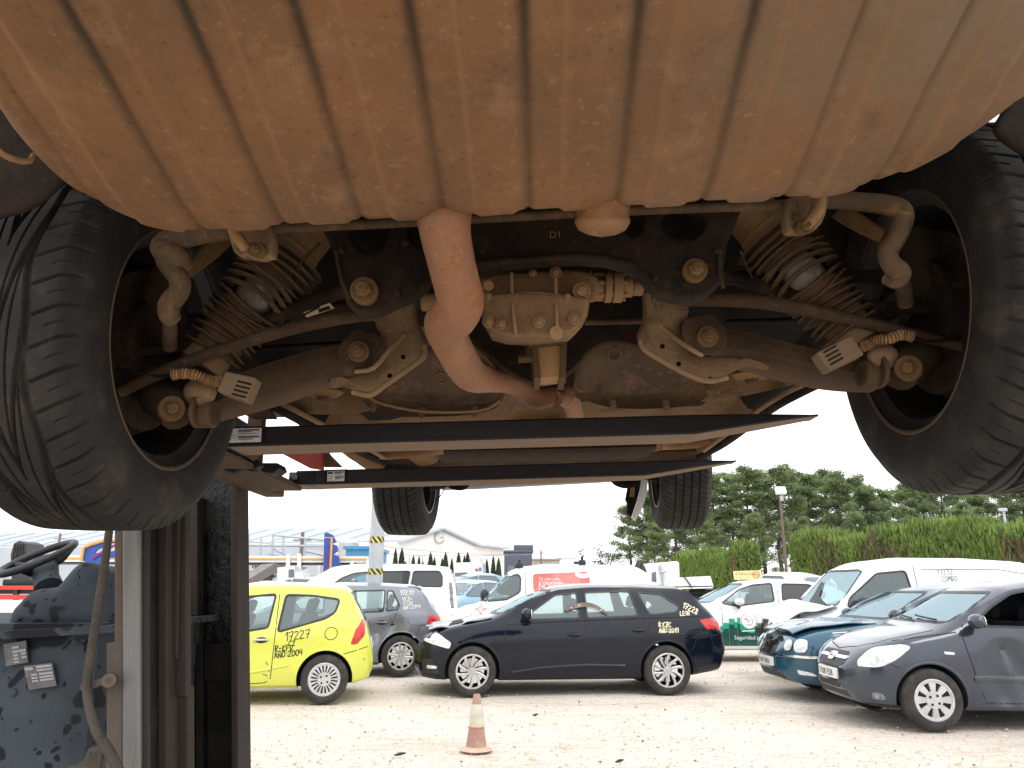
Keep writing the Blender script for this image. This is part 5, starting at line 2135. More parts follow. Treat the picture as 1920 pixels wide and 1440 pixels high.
def pine_meshes(seed, h, wide, base):
    rr = random.Random(seed)
    tr = MB()
    bend = rr.uniform(-.4, .4)
    P = [Vector((bend * (k / 7) ** 2 + rr.uniform(-.06, .06), rr.uniform(-.1, .1), h * .92 * k / 7)) for k in range(8)]
    tr.tube(P, [.19 * (1 - .85 * k / 7) * h / 9 for k in range(8)], 8)
    cr = MB()
    nl = 30
    for i in range(nl):
        t = base + (1 - base) * (i / nl) ** .85
        z = h * t
        a = i * 2.4 + rr.uniform(-.5, .5)
        prof = wide * (1.0 - ((t - base) / (1 - base)) ** 1.7) + .35
        ln = prof * rr.uniform(.6, 1.1)
        o = P[min(7, int(t * 7))].copy()
        o.z = z
        e = o + Vector((cos(a) * ln, sin(a) * ln, ln * rr.uniform(.05, .45)))
        tr.tube([o, (o + e) / 2 + Vector((0, 0, -.1)), e], [.05 * (1.2 - t), .035 * (1.2 - t), .012], 5)
        for k in range(4):
            f = rr.uniform(.45, 1.12)
            cc = o + (e - o) * f + Vector((rr.uniform(-.3, .3), rr.uniform(-.3, .3), rr.uniform(0, .3)))
            tufts(cr, cc, rr.uniform(.38, .8) * (1.1 - .3 * t), 120, .10, rr, .55, 0 if rr.random() < .6 else 1, 1.1)
    for k in range(6):
        tufts(cr, Vector((P[7].x + rr.uniform(-.45, .45), rr.uniform(-.45, .45), h * rr.uniform(.9, 1.0))), rr.uniform(.35, .6), 90, .105, rr, .9, 0)
    return tr, cr


pine_src = []


def add_pine(x, y, h, k, rz, label):
    root = thing('pine_tree', label, 'tree', (x, y, 0), rz, 'pine trees behind the yard', world=False)
    sc_ = h / 10.0
    root.scale = (sc_, sc_, sc_)
    if k >= len(pine_src):
        t, c = pine_meshes(100 + k, 10.0, [2.3, 1.9, 2.6, 2.0, 2.8][k], [.34, .28, .42, .25, .38][k])
        a = t.build('trunk', BARK, root, smooth=60)
        b = c.build('crown', LEAF_P, root, smooth=0, fixn=False)
        pine_src.append((a, b))
    else:
        for s in pine_src[k]:
            o = s.copy()
            COL.objects.link(o)
            o.parent = root
    return root


# (px of trunk, py of the top, depth)
pines = [(1180, 950, 62), (1207, 922, 60), (1238, 925, 66), (1262, 905, 57), (1300, 915, 64), (1338, 895, 58), (1365, 893, 66), (1392, 884, 57), (1420, 890, 62), (1448, 882, 56), (1478, 886, 66), (1508, 892, 58), (1540, 890, 64),
         (1566, 893, 55), (1590, 900, 62), (1622, 916, 56), (1655, 922, 64), (1690, 915, 52), (1722, 905, 58), (1752, 905, 50), (1790, 912, 56), (1828, 910, 48), (1868, 905, 54), (1905, 900, 47), (1945, 895, 52), (1990, 890, 47),
         (1225, 985, 54), (1320, 975, 52), (1410, 968, 50), (1500, 975, 51), (1600, 965, 48), (1700, 955, 46), (1800, 950, 44)]
ordn = ['first', 'second', 'third', 'fourth', 'fifth', 'sixth', 'seventh', 'eighth', 'ninth', 'tenth', 'eleventh', 'twelfth', 'thirteenth', 'fourteenth', 'fifteenth', 'sixteenth', 'seventeenth', 'eighteenth', 'nineteenth', 'twentieth',
        'twenty-first', 'twenty-second', 'twenty-third', 'twenty-fourth', 'twenty-fifth', 'twenty-sixth', 'twenty-seventh', 'twenty-eighth', 'twenty-ninth', 'thirtieth', 'thirty-first', 'thirty-second', 'thirty-third']
for i, (px, py, Y) in enumerate(pines):
    top = W(px, py, Y)
    if i < 26:
        lb = 'tall green pine on the skyline, %s from the left among the tall pines' % ordn[i]
    else:
        lb = 'shorter pine standing in front of the tall pines, %s short one from the left' % ordn[i - 26]
    add_pine(top.x, Y, top.z, i % 5, i * 1.3, lb)

# round grey-green tree at the left end of the wood


def broad_tree(px, py, Y, label, mats, name='olive_tree'):
    top = W(px, py, Y)
    rr = random.Random(int(px))
    root = thing(name, label, 'tree', (top.x, Y, 0), 0, world=False)
    h = top.z
    t = MB()
    t.tube([(0, 0, 0), (.1, 0, h * .3), (0, .1, h * .6)], [.16, .12, .06], 8)
    c = MB()
    for i in range(26):
        a, q = rr.uniform(0, 6.28), rr.uniform(.2, 1)
        e = Vector((cos(a) * h * .42 * q, sin(a) * h * .3 * q, h * rr.uniform(.35, .95) - h * .12 * q))
        t.tube([(0, 0, h * .35), e * .6 + Vector((0, 0, h * .15)), e], [.06, .03, .01], 5)
        tufts(c, e, h * rr.uniform(.08, .16), 42, .12, rr, .8, 0)
    t.build('trunk', BARK, root, smooth=60)
    c.build('crown', mats, root, smooth=0, fixn=False)


OL = leaf_mat('olive_leaf', (0.06, 0.08, 0.045), (0.09, 0.11, 0.06))
broad_tree(1130, 1015, 70, 'low loose grey-green tree at the left end of the pine wood', OL)
broad_tree(500, 1035, 60, 'small bushy tree standing in front of the long grey warehouse', OL)
broad_tree(478, 1058, 48, 'low dark bush behind the deck posts of the car transporter', OL, 'bush')

# ---- hedges


def hedge(name, label, P0, P1, h0, h1, thick, dead, seed, grp):
    rr = random.Random(seed)
    P0, P1 = Vector(P0), Vector(P1)
    d = (P1 - P0)
    L_ = d.length
    d.normalize()
    nn = Vector((-d.y, d.x, 0))
    mb = MB()
    # dense inner body
    rows = []
    m = max(8, int(L_ / .4))
    for i in range(m + 1):
        t = i / m
        hh = (h0 + (h1 - h0) * t) * (1 + .05 * noise.noise(Vector((t * L_ * .5, seed, 0)))) - .25
        row = []
        for k in range(9):
            a = pi * k / 8
            w_ = thick * .42 * (1 + .15 * noise.noise(Vector((t * L_, k, seed))))
            x = cos(a)
            z = 0 if k in (0, 8) else hh * min(1, sin(a) ** .35)
            row.append(P0 + d * (t * L_) + nn * (-w_ * (1 if x > 0 else -1) * abs(x) ** .4) + Vector((0, 0, z)))
        rows.append(row)
    mb.grid(rows, 1)
    for r in (rows[0], rows[-1]):
        mb.add(r, [tuple(range(len(r)))], 1)
    for e, dd in ((P0, -1), (P1, 1)):           # sprays closing the two ends
        hh = (h0 if dd < 0 else h1)
        for i in range(900):
            z = hh * rr.random() ** .8
            p = e + nn * rr.uniform(-.5, .5) * thick + d * dd * rr.uniform(-.05, .16) + Vector((0, 0, z))
            up = Vector((rr.gauss(0, .25), rr.gauss(0, .25), 1)).normalized()
            ln = rr.uniform(.10, .26)
            f = Matrix.Rotation(rr.uniform(0, 6.28), 3, up) @ up.orthogonal().normalized()
            mb.add([p - up * ln * .5, p + f * .035, p + up * ln, p - f * .035], [(0, 1, 2, 3)], 0 if rr.random() < .6 else 1)
    n = int(L_ * 1300)
    for i in range(n):
        t = rr.random()
        blk = noise.cell(Vector((t * L_ / 2.1 + seed, 0.5, seed)))
        hh = (h0 + (h1 - h0) * t) * (1 + .075 * (blk - .5)) * (1 + .03 * noise.noise(Vector((t * L_ * .5, seed, 0))) + .05 * noise.noise(Vector((t * L_ * 2.3, seed, 5))))
        z = hh * (1 - rr.random() ** 2.0 * 1.0)
        side = rr.choice((-1, -1, -1, 1))
        top = z > hh * .93
        off = (rr.uniform(-.5, .5) * thick if top else side * thick * (.5 + .09 * noise.noise(Vector((t * L_ * 1.5, z, seed)))))
        p = P0 + d * (t * L_) + nn * off + Vector((0, 0, z))
        # upright feathery sprays
        up = Vector((rr.gauss(0, .25), rr.gauss(0, .25), 1)).normalized()
        ln = rr.uniform(.10, .26) * (1.3 if top else 1)
        e = Matrix.Rotation(rr.uniform(0, 6.28), 3, up) @ up.orthogonal().normalized()
        w_ = rr.uniform(.02, .05)
        mi = 0 if rr.random() < .72 else 1
        for (dt, dz, dr) in dead:
            if hypot((t - dt) * L_, (z - dz)) < dr * (1 + .5 * noise.noise(Vector((t * 40, z * 3, 1)))):
                mi = 2 if rr.random() < .62 else mi
        mb.add([p - up * ln * .5, p + e * w_, p + up * ln, p - e * w_], [(0, 1, 2, 3)], mi)
    o = mb.build(name, HEDGE, None, smooth=0, fixn=False)
    tag(o, label, 'hedge', grp)
    return o


hA0, hA1 = W(1272, 1098, 40), W(1432, 1098, 33)
hedge('hedge', 'clipped bright green hedge left of the gateway, behind the yellow sign', (hA0.x + .2, 40, 0), (hA1.x - .55, 33, 0), W(1272, 1044, 40).z, W(1430, 1024, 33).z, 1.0, [(.97, 2.2, .5), (.12, .8, .9)], 11, 'clipped hedges')
hB0, hB1 = W(1480, 1098, 31), W(2080, 1098, 19)
hedge('hedge', 'long clipped green hedge with brown dead patches behind the white crashed van', (hB0.x + .8, 31, 0), (hB1.x + .8, 19, 0), W(1480, 1010, 31).z, W(2080, 965, 19).z, 1.5, [(.17, 2.3, .75), (.36, 2.2, .8), (.43, 2.0, .7), (.62, 1.5, .8), (.8, 2.1, .6)], 12, 'clipped hedges')


# ---- far buildings
WALLM = pm('warehouse_panel', (0.68, 0.67, 0.65), (0.62, 0.61, 0.595), s1=.2, rough=.8)
ROOFM = pm('sheet_roof', (0.42, 0.455, 0.50), (0.37, 0.41, 0.46), s1=.25, rough=.6)


def warehouse():
    Yg = 86
    a = W(742, 1098, Yg)
    b = W(944, 1098, Yg + 10)
    ap = W(820, 992, Yg + 4)
    el = W(742, 1017, Yg)
    er = W(944, 1030, Yg + 10)
    e2 = W(890, 1024, Yg + 7)
    root = thing('warehouse', 'long pale warehouse with grey sheet roof and a gable end, far behind the cars', 'building', (a.x, Yg, 0))
    back = Vector((-70, 14, 0))
    mb = MB()
    gable = [Vector((a.x, Yg, 0)), Vector((b.x, Yg + 10, 0)), er, e2, ap, el]
    mb.prism(gable, back)
    mb.build('wall', WALLM, root, smooth=0)
    # roof sheets standing slightly proud, with seams
    rf = MB()
    up = Vector((0, 0, .25))
    for p, q in ((el, ap), (ap, e2), (e2, er)):
        p2, q2 = p + up, q + up
        ov = Vector((.8, 0, 0))
        rf.add([p2 + ov, q2 + ov, q2 + back, p2 + back, p2 + ov - up, q2 + ov - up, q2 + back - up, p2 + back - up], [(0, 1, 2, 3), (7, 6, 5, 4), (0, 4, 5, 1), (2, 6, 7, 3), (1, 5, 6, 2), (3, 7, 4, 0)])
    r = rf.build('roof', ROOFM, root, smooth=0)
    sm = MB()
    for i in range(1, 24):
        o = back * (i / 24)
        sm.tube([el + up + o + Vector((0, 0, .1)), ap + up + o + Vector((0, 0, .1))], .05, 4)
    sm.build('roof_seam', pm('roof_seam', (0.36, 0.40, 0.45), rough=.6), r)
    # wall panel joints and the round emblem on the gable
    jt = MB()
    for i in range(1, 9):
        t = i / 9
        p = Vector((a.x, Yg, 0)).lerp(Vector((b.x, Yg + 10, 0)), t) + Vector((.02, -.06, 0))
        jt.box(p + Vector((0, 0, 2.3)), (.07, .05, 4.6))
    jt.build('panel_joint', pm('panel_joint', (0.36, 0.34, 0.32), rough=.8), root)
    em = MB()
    c = W(825, 1008, Yg + 3.6)
    em.tube([c + Vector((cos(t) * .55, sin(t) * .15 - .15, sin(t) * .65)) for t in np.linspace(.5, 5.8, 18)], .10, 6)
    em.tube([c + Vector((.5, -.15, 0)), c + Vector((.05, -.15, 0))], .10, 6)
    em.build('emblem', pm('emblem_grey', (0.33, 0.32, 0.31), rough=.7), root)
    # grey-blue cladding along the side, standing proud of the wall
    sc_ = MB()
    p0, p1 = el + back * .10, el + back
    sc_.prism([Vector((p0.x, p0.y - .15, 0)), Vector((p1.x, p1.y - .15, 0)), Vector((p1.x, p1.y - .15, p1.z - .1)), Vector((p0.x, p0.y - .15, p0.z - .1))], (0, .12, 0))
    sc_.build('side_cladding', ROOFM, root, smooth=0)
    return root


warehouse()


def simple_building(name, label, px0, px1, pyt, Y, depth, mat, roof=None, parts=None):
    a, b = W(px0, 1098, Y), W(px1, 1098, Y)
    h = W(px0, pyt, Y).z
    root = thing(name, label, 'building', (a.x, Y, 0))
    mb = MB()
    mb.box(((a.x + b.x) / 2, Y + depth / 2, h / 2), (b.x - a.x, depth, h))
    mb.build('wall', mat, root, smooth=0)
    rf = MB()
    rf.box(((a.x + b.x) / 2, Y + depth / 2, h + .12), (b.x - a.x + .4, depth + .4, .24))
    rf.build('roof', roof or mat, root, smooth=0)
    wn_ = MB()
    n = max(2, int((b.x - a.x) / 3.5))
    for i in range(n):
        x = a.x + (b.x - a.x) * (i + .5) / n
        wn_ = MB()
        wn_.box((x, Y - .02, h * .62), ((b.x - a.x) / n * .5, .08, h * .16))
        wn_.build('window', M['far_glass'], root, smooth=0)
    return root, a, b, h


DKB = pm('dark_cladding', (0.07, 0.085, 0.12), (0.09, 0.10, 0.14), s1=.4, rough=.6)
r_, a_, b_, h_ = simple_building('office_block', 'dark blue-grey flat-roofed block right of the warehouse', 945, 998, 1035, 105, 12, DKB)
mb = MB()
mb.box((a_.x + 2.6, 108, h_ + .5), (2.6, 5, .9))
mb.build('roof_plant', DKB, r_, smooth=0)
simple_building('low_shed', 'low beige shed with a flat roof right of the dark block', 1000, 1050, 1050, 120, 10, pm('beige_render', (0.46, 0.42, 0.36), (0.4, 0.37, 0.32), s1=.5, rough=.9), pm('tile_grey', (0.33, 0.31, 0.29), rough=.9))
simple_building('white_house', 'small white house far behind, at the right edge of the beige shed', 1050, 1080, 1046, 140, 10, pm('white_render', (0.75, 0.74, 0.72), (0.68, 0.67, 0.66), s1=.5, rough=.9))
simple_building('blue_shed', 'bright blue sheet metal shed behind the striped post', 645, 692, 1030, 62, 8, pm('blue_sheet', (0.05, 0.24, 0.45), (0.04, 0.20, 0.4), s1=.8, rough=.5))

# silo with ladder
p = W(650, 1098, 66)
root = thing('silo', 'tall narrow grey silo with rungs on its side, right of the blue panel', 'silo', (p.x, 66, 0))
mb = MB()
ht = W(650, 1010, 66).z
mb.lathe([(.85, 0), (.85, ht * .93), (.3, ht), (.001, ht)], (p.x, 66, 0), (0, 0, 1), 20)
mb.build('tank', pm('silo_sheet', (0.5, 0.5, 0.5), (0.42, 0.42, 0.43), s1=1.2, rough=.5, metal=.3), root)
mb = MB()
for k in range(14):
    mb.box((p.x - 1.0, 65.6, ht * (.2 + .05 * k)), (.55, .06, .07))
mb.build('ladder', pm('ladder_grey', (0.3, 0.3, 0.3), rough=.6), root)

# cypresses before the warehouse
cy_src = None
rr = random.Random(9)
for i in range(19):
    px = 742 + i * 10.6 + rr.uniform(-3, 3)
    py = rr.choice((1042, 1048, 1035, 1052, 1058, 1046)) + (6 if px > 880 else 0)
    Y = 62 + (i % 3) * 1.2
    top = W(px, py, Y)
    w_ = [' slim', ' broad', ' low'][i % 3]
    root = thing('cypress_tree', 'dark%s cypress in the row before the warehouse gable, %s from the left' % (w_, ordn[i]), 'tree', (top.x, Y, 0), i * 1.1, 'cypress row before the warehouse', world=False)
    root.scale = (top.z / 4 * rr.uniform(.9, 1.4), top.z / 4 * rr.uniform(.9, 1.4), top.z / 4)
    if cy_src is None:
        r2 = random.Random(4)
        c = MB()
        for k in range(1500):
            t = r2.random() ** .8
            a = r2.uniform(0, 6.28)
            rad = .42 * (1 - t) ** .6 * r2.uniform(.6, 1.1)
            q = Vector((cos(a) * rad, sin(a) * rad, 4 * t))
            c.add([q, q + Vector((.05 * sin(a), -.05 * cos(a), .15)), q + Vector((0, 0, .34)), q + Vector((-.05 * sin(a), .05 * cos(a), .15))], [(0, 1, 2, 3)])
        t_ = MB()
        t_.tube([(0, 0, 0), (0, 0, 3.0)], [.09, .03], 6)
        cy_src = (c.build('crown', CYP, root, smooth=0, fixn=False), t_.build('trunk', BARK, root))
    else:
        for s in cy_src:
            o = s.copy()
            COL.objects.link(o)
            o.parent = root
# ------------------------------------------------------------------ the forklift at the left
K = {}
K['fork'] = grime('fork_black_paint', (0.006, 0.0065, 0.010), (0.010, 0.010, 0.013), (0.004, 0.004, 0.005), (0.024, 0.021, 0.020), rough=.42, bump=.2, dusty=.4, streak=(.3, 1, 1.6))
K['under'] = grime('fork_worn_underside', (0.1360, 0.0920, 0.0624), (0.0960, 0.0640, 0.0440), (0.0560, 0.0384, 0.0272), (0.2080, 0.1520, 0.1080), bump=.4, streak=(.15, 1, 1))
K['steel'] = grime('bare_mast_steel', (0.13, 0.135, 0.14), (0.085, 0.085, 0.085), (0.075, 0.05, 0.033), (0.19, 0.185, 0.175), rough=.48, metal=.35, bump=.15, streak=(2, 2, .25))
K['rail'] = grime('mast_rail', (0.0150, 0.0131, 0.0116), (0.0255, 0.0210, 0.0180), (0.0075, 0.0067, 0.0060), (0.0465, 0.0375, 0.0300), rough=.6, metal=.2, bump=.2, streak=(1.5, 1.5, .35))
K['plate'] = grime('mast_side_plate', (0.075, 0.064, 0.053), (0.055, 0.046, 0.038), (0.035, 0.028, 0.023), (0.12, 0.10, 0.083), bump=.2, streak=(1, 1, .4))
K['grease'] = pm('greasy_channel', (0.006, 0.006, 0.006), (0.013, 0.013, 0.013), s1=25, rough=.25, bump=.9, bs=38, spec=.3, stretch=(1, 1, .8))
K['black'] = pm('mast_black', spec=.15, c1=(0.007, 0.007, 0.007), c2=(0.016, 0.015, 0.014), s1=9, rough=.6)
K['red'] = pm('faded_red_paint', (0.32, 0.035, 0.022), (0.24, 0.03, 0.02), (0.12, 0.07, 0.05), s1=14, s2=24, rough=.6, t3=(.6, .72))
K['brown'] = grime('carriage_rust', (0.0468, 0.0303, 0.0209), (0.0715, 0.0451, 0.0303), (0.0220, 0.0154, 0.0110), (0.0935, 0.0605, 0.0385), bump=.35)
K['hose'] = grime('hydraulic_hose', (0.075, 0.066, 0.054), (0.045, 0.04, 0.034), (0.03, 0.027, 0.024), (0.12, 0.10, 0.08), bump=.15)


def spotted():
    m = pm('rain_spotted_dust', (0.050, 0.061, 0.074), (0.035, 0.043, 0.053), s1=4, rough=.75, spec=.2)
    nt = m.node_tree
    N, L = nt.nodes, nt.links
    b = N['Principled BSDF']
    src = b.inputs['Base Color'].links[0].from_socket
    tc = N.new('ShaderNodeTexCoord')
    n0 = N.new('ShaderNodeTexNoise')
    n0.inputs['Scale'].default_value = 9
    L.new(tc.outputs['Object'], n0.inputs['Vector'])
    ad = N.new('ShaderNodeMix')
    ad.data_type = 'RGBA'
    ad.inputs['Factor'].default_value = .12
    L.new(tc.outputs['Object'], ad.inputs[6])
    L.new(n0.outputs['Color'], ad.inputs[7])
    prev = src
    for sc_, th in ((15, .30), (34, .26), (6, .34)):
        v = N.new('ShaderNodeTexVoronoi')
        v.inputs['Scale'].default_value = sc_
        L.new(ad.outputs[2], v.inputs['Vector'])
        w = N.new('ShaderNodeTexWhiteNoise')
        L.new(v.outputs['Color'], w.inputs['Vector'])
        mu = N.new('ShaderNodeMath')
        mu.operation = 'MULTIPLY'
        L.new(w.outputs['Value'], mu.inputs[0])
        mu.inputs[1].default_value = th * 1.5
        sb = N.new('ShaderNodeMath')
        sb.operation = 'SUBTRACT'
        L.new(mu.outputs[0], sb.inputs[0])
        L.new(v.outputs['Distance'], sb.inputs[1])
        r = N.new('ShaderNodeMapRange')
        r.inputs['From Min'].default_value = -.02
        r.inputs['From Max'].default_value = .04
        L.new(sb.outputs[0], r.inputs['Value'])
        x = N.new('ShaderNodeMix')
        x.data_type = 'RGBA'
        L.new(r.outputs[0], x.inputs['Factor'])
        L.new(prev, x.inputs[6])
        x.inputs[7].default_value = (0.011, 0.012, 0.016, 1)
        prev = x.outputs[2]
    L.new(prev, b.inputs['Base Color'])
    return m


K['cowl'] = spotted()
FL = thing('forklift', 'old grey forklift with a tall bare mast, rain-spotted cowl and two long black forks', 'forklift', (-1.5, 2.2, 0))

# forks: long sleeves running to the right, tapering at the tip
FT = radians(1.6)


def fork(Y, x0, label_px, nm='fork'):
    u = Vector((cos(FT), 0, sin(FT)))
    o = Vector((0, Y, 1.800))
    xs = [x0, -.5, 0, .46, .62, .74, .79]
    mb = MB()
    rows = []
    for x in xs:
        q = max(0, (x - .46) / .33)
        top = .026 - .001 * q
        bot = -.024 + .046 * q
        wn_ = .135 * (1 - .55 * q ** 2)
        yc = .0675
        p = o + u * x
        y0, y1 = yc - wn_ / 2, yc + wn_ / 2
        e = .004
        rows.append([p + Vector((0, y0, top - e)), p + Vector((0, y0 + e, top)), p + Vector((0, y1 - e, top)), p + Vector((0, y1, top - e)), p + Vector((0, y1, bot + e)), p + Vector((0, y1 - e, bot)), p + Vector((0, y0 + e, bot)), p + Vector((0, y0, bot + e))])
    mb.grid(rows, 0, True)
    mb.mi = []
    for i in range(len(rows) - 1):
        mb.mi += [0, 0, 0, 0, 0, 1, 1 if False else 0, 0]
    mb.mi = [1 if (k % 8) == 5 else 0 for k in range((len(rows) - 1) * 8)]
    mb.f.append(tuple(range(8)))
    mb.f.append(tuple(reversed(range((len(rows) - 1) * 8, len(rows) * 8))))
    mb.mi += [0, 0]
    f = mb.build(nm, [K['fork'], K['under']], FL, smooth=30)
    # worn heel block with its retaining bolt
    h = MB()
    h.box(o + u * (x0 + .02) + Vector((0, .065, -.002)), (.09, .142, .044), None, 0, .005)
    h.build('heel', K['fork'], f)
    bm_ = MB()
    p = o + u * (x0 - .004) + Vector((0, -.008, .004))
    bm_.cyl(p, p + Vector((0, -.012, 0)), .012, n=12, bev=.002)
    bm_.build('bolt', K['steel'], f)
    # rating plate
    lx0, lx1 = label_px
    lp = MB()
    c = o + u * ((lx0 + lx1) / 2) + Vector((0, -.0022, .003))
    rot = Matrix.Rotation(-FT, 3, 'Y')
    lp.box(c, (lx1 - lx0 + .012, .003, .046), rot)
    pl = lp.build('plate_holder', K['black'], f, smooth=0)
    lp = MB()
    lp.box(c + Vector((0, -.0022, 0)), (lx1 - lx0 - .006, .002, .036), rot)
    lb = lp.build('rating_plate', pm('rating_plate_white', (0.62, 0.62, 0.6), (0.45, 0.44, 0.42), s1=60, rough=.5), pl, smooth=0)
    pr = MB()
    w_ = lx1 - lx0
    for (a, b, t, hh) in ((-.42, -.18, .011, .008), (-.05, .42, .013, .0035), (-.05, .25, .009, .002), (-.05, .42, -.004, .004), (-.05, .30, -.0095, .002), (-.42, -.15, -.001, .0018), (-.42, -.2, -.009, .0018), (-.05, .4, .004, .0012)):
        pr.box(c + rot @ Vector(((a + b) / 2 * w_, -.0036, t)), ((b - a) * w_, .0006, hh), rot)
    pr.build('plate_print', pm('print_dark', (0.06, 0.06, 0.06), rough=.6), pl, smooth=0)
    return f


fork(1.90, -.775, (-.735, -.625))
fork(2.65, -.745, (-.64, -.575))

# carriage between mast and forks
mb = MB()
for z, hh, dx in ((1.765, .07, .07), (2.06, .07, .06)):
    mb.box((-.86, 2.30, z), (dx, 1.0, hh), None, 0, .006)
for y in (1.93, 2.60):
    mb.box((-.88, y, 1.92), (.05, .05, .34), None, 0, .005)
mb.build('carriage', K['brown'], FL)
mb = MB()
mb.box((-.80, 2.24, 1.742), (.16, .80, .016), None, 0, .003)
mb.box((-.77, 2.24, 1.757), (.04, .82, .02), None, 0, .003)
mb.build('carriage_bar', K['brown'], FL)
q = [W(x, y, 2.58) for (x, y) in [(520, 832), (545, 832), (552, 838), (562, 842), (572, 838), (575, 828), (602, 828), (604, 880), (578, 876), (520, 846)]]
mb = MB()
mb.prism(q, (0, .03, 0))
mb.build('fork_positioner', K['red'], FL, smooth=0)
mb = MB()
mb.prism([W(x, y, 2.62) for (x, y) in [(604, 832), (618, 852), (640, 874), (606, 874)]], (0, .03, 0))
mb.build('gusset', K['brown'], FL, smooth=0)
mb = MB()
mb.prism([W(x, y, 1.98) for (x, y) in [(445, 770), (452, 742), (500, 760), (515, 782), (470, 782)]], (0, .03, 0))
mb.build('gusset', K['brown'], FL, smooth=0)
rr = random.Random(8)
mb = MB()
for i in range(9):
    p = W(438 + i * 5 + rr.uniform(-3, 3), 868 + rr.uniform(-5, 12), 2.15)
    mb.box(p, (.03, .04, .02 + .015 * rr.random()), Matrix.Rotation(rr.uniform(-.6, .6), 3, 'Y'), 0, .004)
mb.build('chain_anchor', K['black'], FL)
mb = MB()
mb.prism([W(x, y, 2.2) for (x, y) in [(470, 868), (520, 868), (524, 878), (510, 888), (478, 880)]], (0, .08, 0))
mb.build('roller_block', K['black'], FL, smooth=0)


def col(name, pxl, pxr, yt, yb, Y, dep, mat, parent=None, bev=.003, pxl2=None, pxr2=None):
    a, b = W(pxl, yt, Y), W(pxr, yt, Y)
    c, d = W(pxr2 if pxr2 is not None else pxr, yb, Y), W(pxl2 if pxl2 is not None else pxl, yb, Y)
    for p in (c, d):
        if p.z < .08:
            pass
    mb = MB()
    mb.prism([a, b, c, d], (0, dep, 0))
    o = mb.build(name, mat, parent or FL, smooth=0)
    if bev:
        m = o.modifiers.new('bevel', 'BEVEL')
        m.width = bev
        m.segments = 2
    return o


BOT = 2450
col('mast_upright', 228, 262, 930, BOT, 1.74, .02, K['steel'], bev=.006)
col('mast_upright', 260, 279, 930, BOT, 1.752, .012, K['rail'], bev=.003)
col('mast_upright', 222, 284, 930, BOT, 1.765, .10, K['black'])
col('mast_side_plate', 214, 231, 930, 1210, 1.75, .03, K['plate'])
col('mast_side_plate', 199, 230, 1206, BOT, 1.748, .03, K['plate'])
col('mast_rail', 286, 314, 930, BOT, 1.80, .08, K['rail'], bev=.004)
col('mast_rail', 279, 286, 1128, 1248, 1.795, .02, K['black'])
col('mast_rail', 314, 336, 920, 1236, 1.83, .02, K['rail'], bev=.002, pxl2=316, pxr2=332)
col('mast_rail', 324, 348, 920, 1305, 1.845, .03, K['rail'], bev=.002, pxl2=326, pxr2=349)
col('mast_rail', 312, 352, 1290, BOT, 1.86, .04, K['rail'], bev=.003)
col('greased_channel', 366, 434, 780, 1275, 2.64, .03, K['grease'], bev=0)
col('channel_flange', 431, 443, 780, BOT, 2.54, .12, K['rail'], bev=.004, pxl2=437, pxr2=452)
col('channel_flange', 356, 370, 930, 1208, 2.56, .10, K['rail'], bev=.003)
col('lower_channel', 346, 440, 1206, 1275, 2.60, .03, K['black'], bev=.003)
col('lower_channel', 348, 441, 1272, BOT, 2.63, .05, K['black'], bev=.003)
col('inner_rail', 366, 380, 1000, BOT, 2.585, .04, K['black'], bev=.003)
mb = MB()
for x, y in ((286, 1136), (286, 1238), (287, 1130)):
    p = W(x, y, 1.79)
    mb.sphere(p, .004, 8, 0, (1, .4, 1.6))
mb.build('paint_drip', pm('white_drip', (0.7, 0.7, 0.68), rough=.4), FL)

# hose along the mast and its bracket
px_t = lambda name, pts, mat, n=6, seg=12: px_tube(name, pts, mat, FL, n, seg)
px_t('hose', [(206, 985, 1.70, 7), (196, 1060, 1.70, 7.5), (184, 1140, 1.70, 8), (170, 1230, 1.70, 8), (163, 1280, 1.70, 8), (166, 1320, 1.69, 8), (180, 1368, 1.68, 9), (205, 1410, 1.67, 10), (224, 1450, 1.66, 10), (232, 1500, 1.66, 10)], K['hose'])
px_t('hose', [(195, 1400, 1.69, 5), (188, 1430, 1.69, 5), (180, 1470, 1.69, 5)], K['hose'])
mb = MB()
mb.prism([W(x, y, 1.715) for (x, y) in [(150, 1284), (204, 1267), (210, 1278), (156, 1296)]], (0, .03, 0))
mb.cyl(W(204, 1276, 1.70), W(204, 1276, 1.76), .014, n=14)
mb.cyl(W(157, 1289, 1.70), W(157, 1289, 1.74), .007, n=10)
mb.build('hose_bracket', K['plate'], FL, smooth=30)

# cowl, dash and body
o = plate_px('dash_cowl', [[(14, 1186), (10, 1150), (26, 1128), (50, 1106), (82, 1101), (99, 1096), (117, 1075), (133, 1058), (150, 1051), (168, 1058), (185, 1072), (198, 1102), (219, 1140), (222, 1180), (120, 1190)]], (120, 1120, 2.05), (0.05, -1, .05), .34, .045, K['cowl'], FL, n_s=3)
mb = MB()
mb.prism([W(x, y, 1.93) for (x, y) in [(-420, 1205), (214, 1172), (216, 1186), (-420, 1224)]], (0, .75, 0))
o = mb.build('body_ledge', K['cowl'], FL, smooth=0)
rows = []
for k in range(22):
    t = k / 21
    row = []
    for j in range(14):
        s = j / 13
        p = W(-420 + 636 * s, 0, 1.90)
        z = 1.33 - 1.18 * t
        x = -3.0 + 1.99 * s
        bulge = .02 * sin(pi * t) + (.06 * sstep(.30, .55, t) - .10 * sstep(.6, 1, t)) * (1 - .6 * s)
        row.append(Vector((x + .03 * t, 1.98 - bulge - .012 * noise.noise(Vector((x * 3, z * 3, 0))), z)))
    rows.append(row)
back = [[p + Vector((0, .8, 0)) for p in r] for r in rows]
mb = MB()
mb.grid(rows)
mb.grid(back)
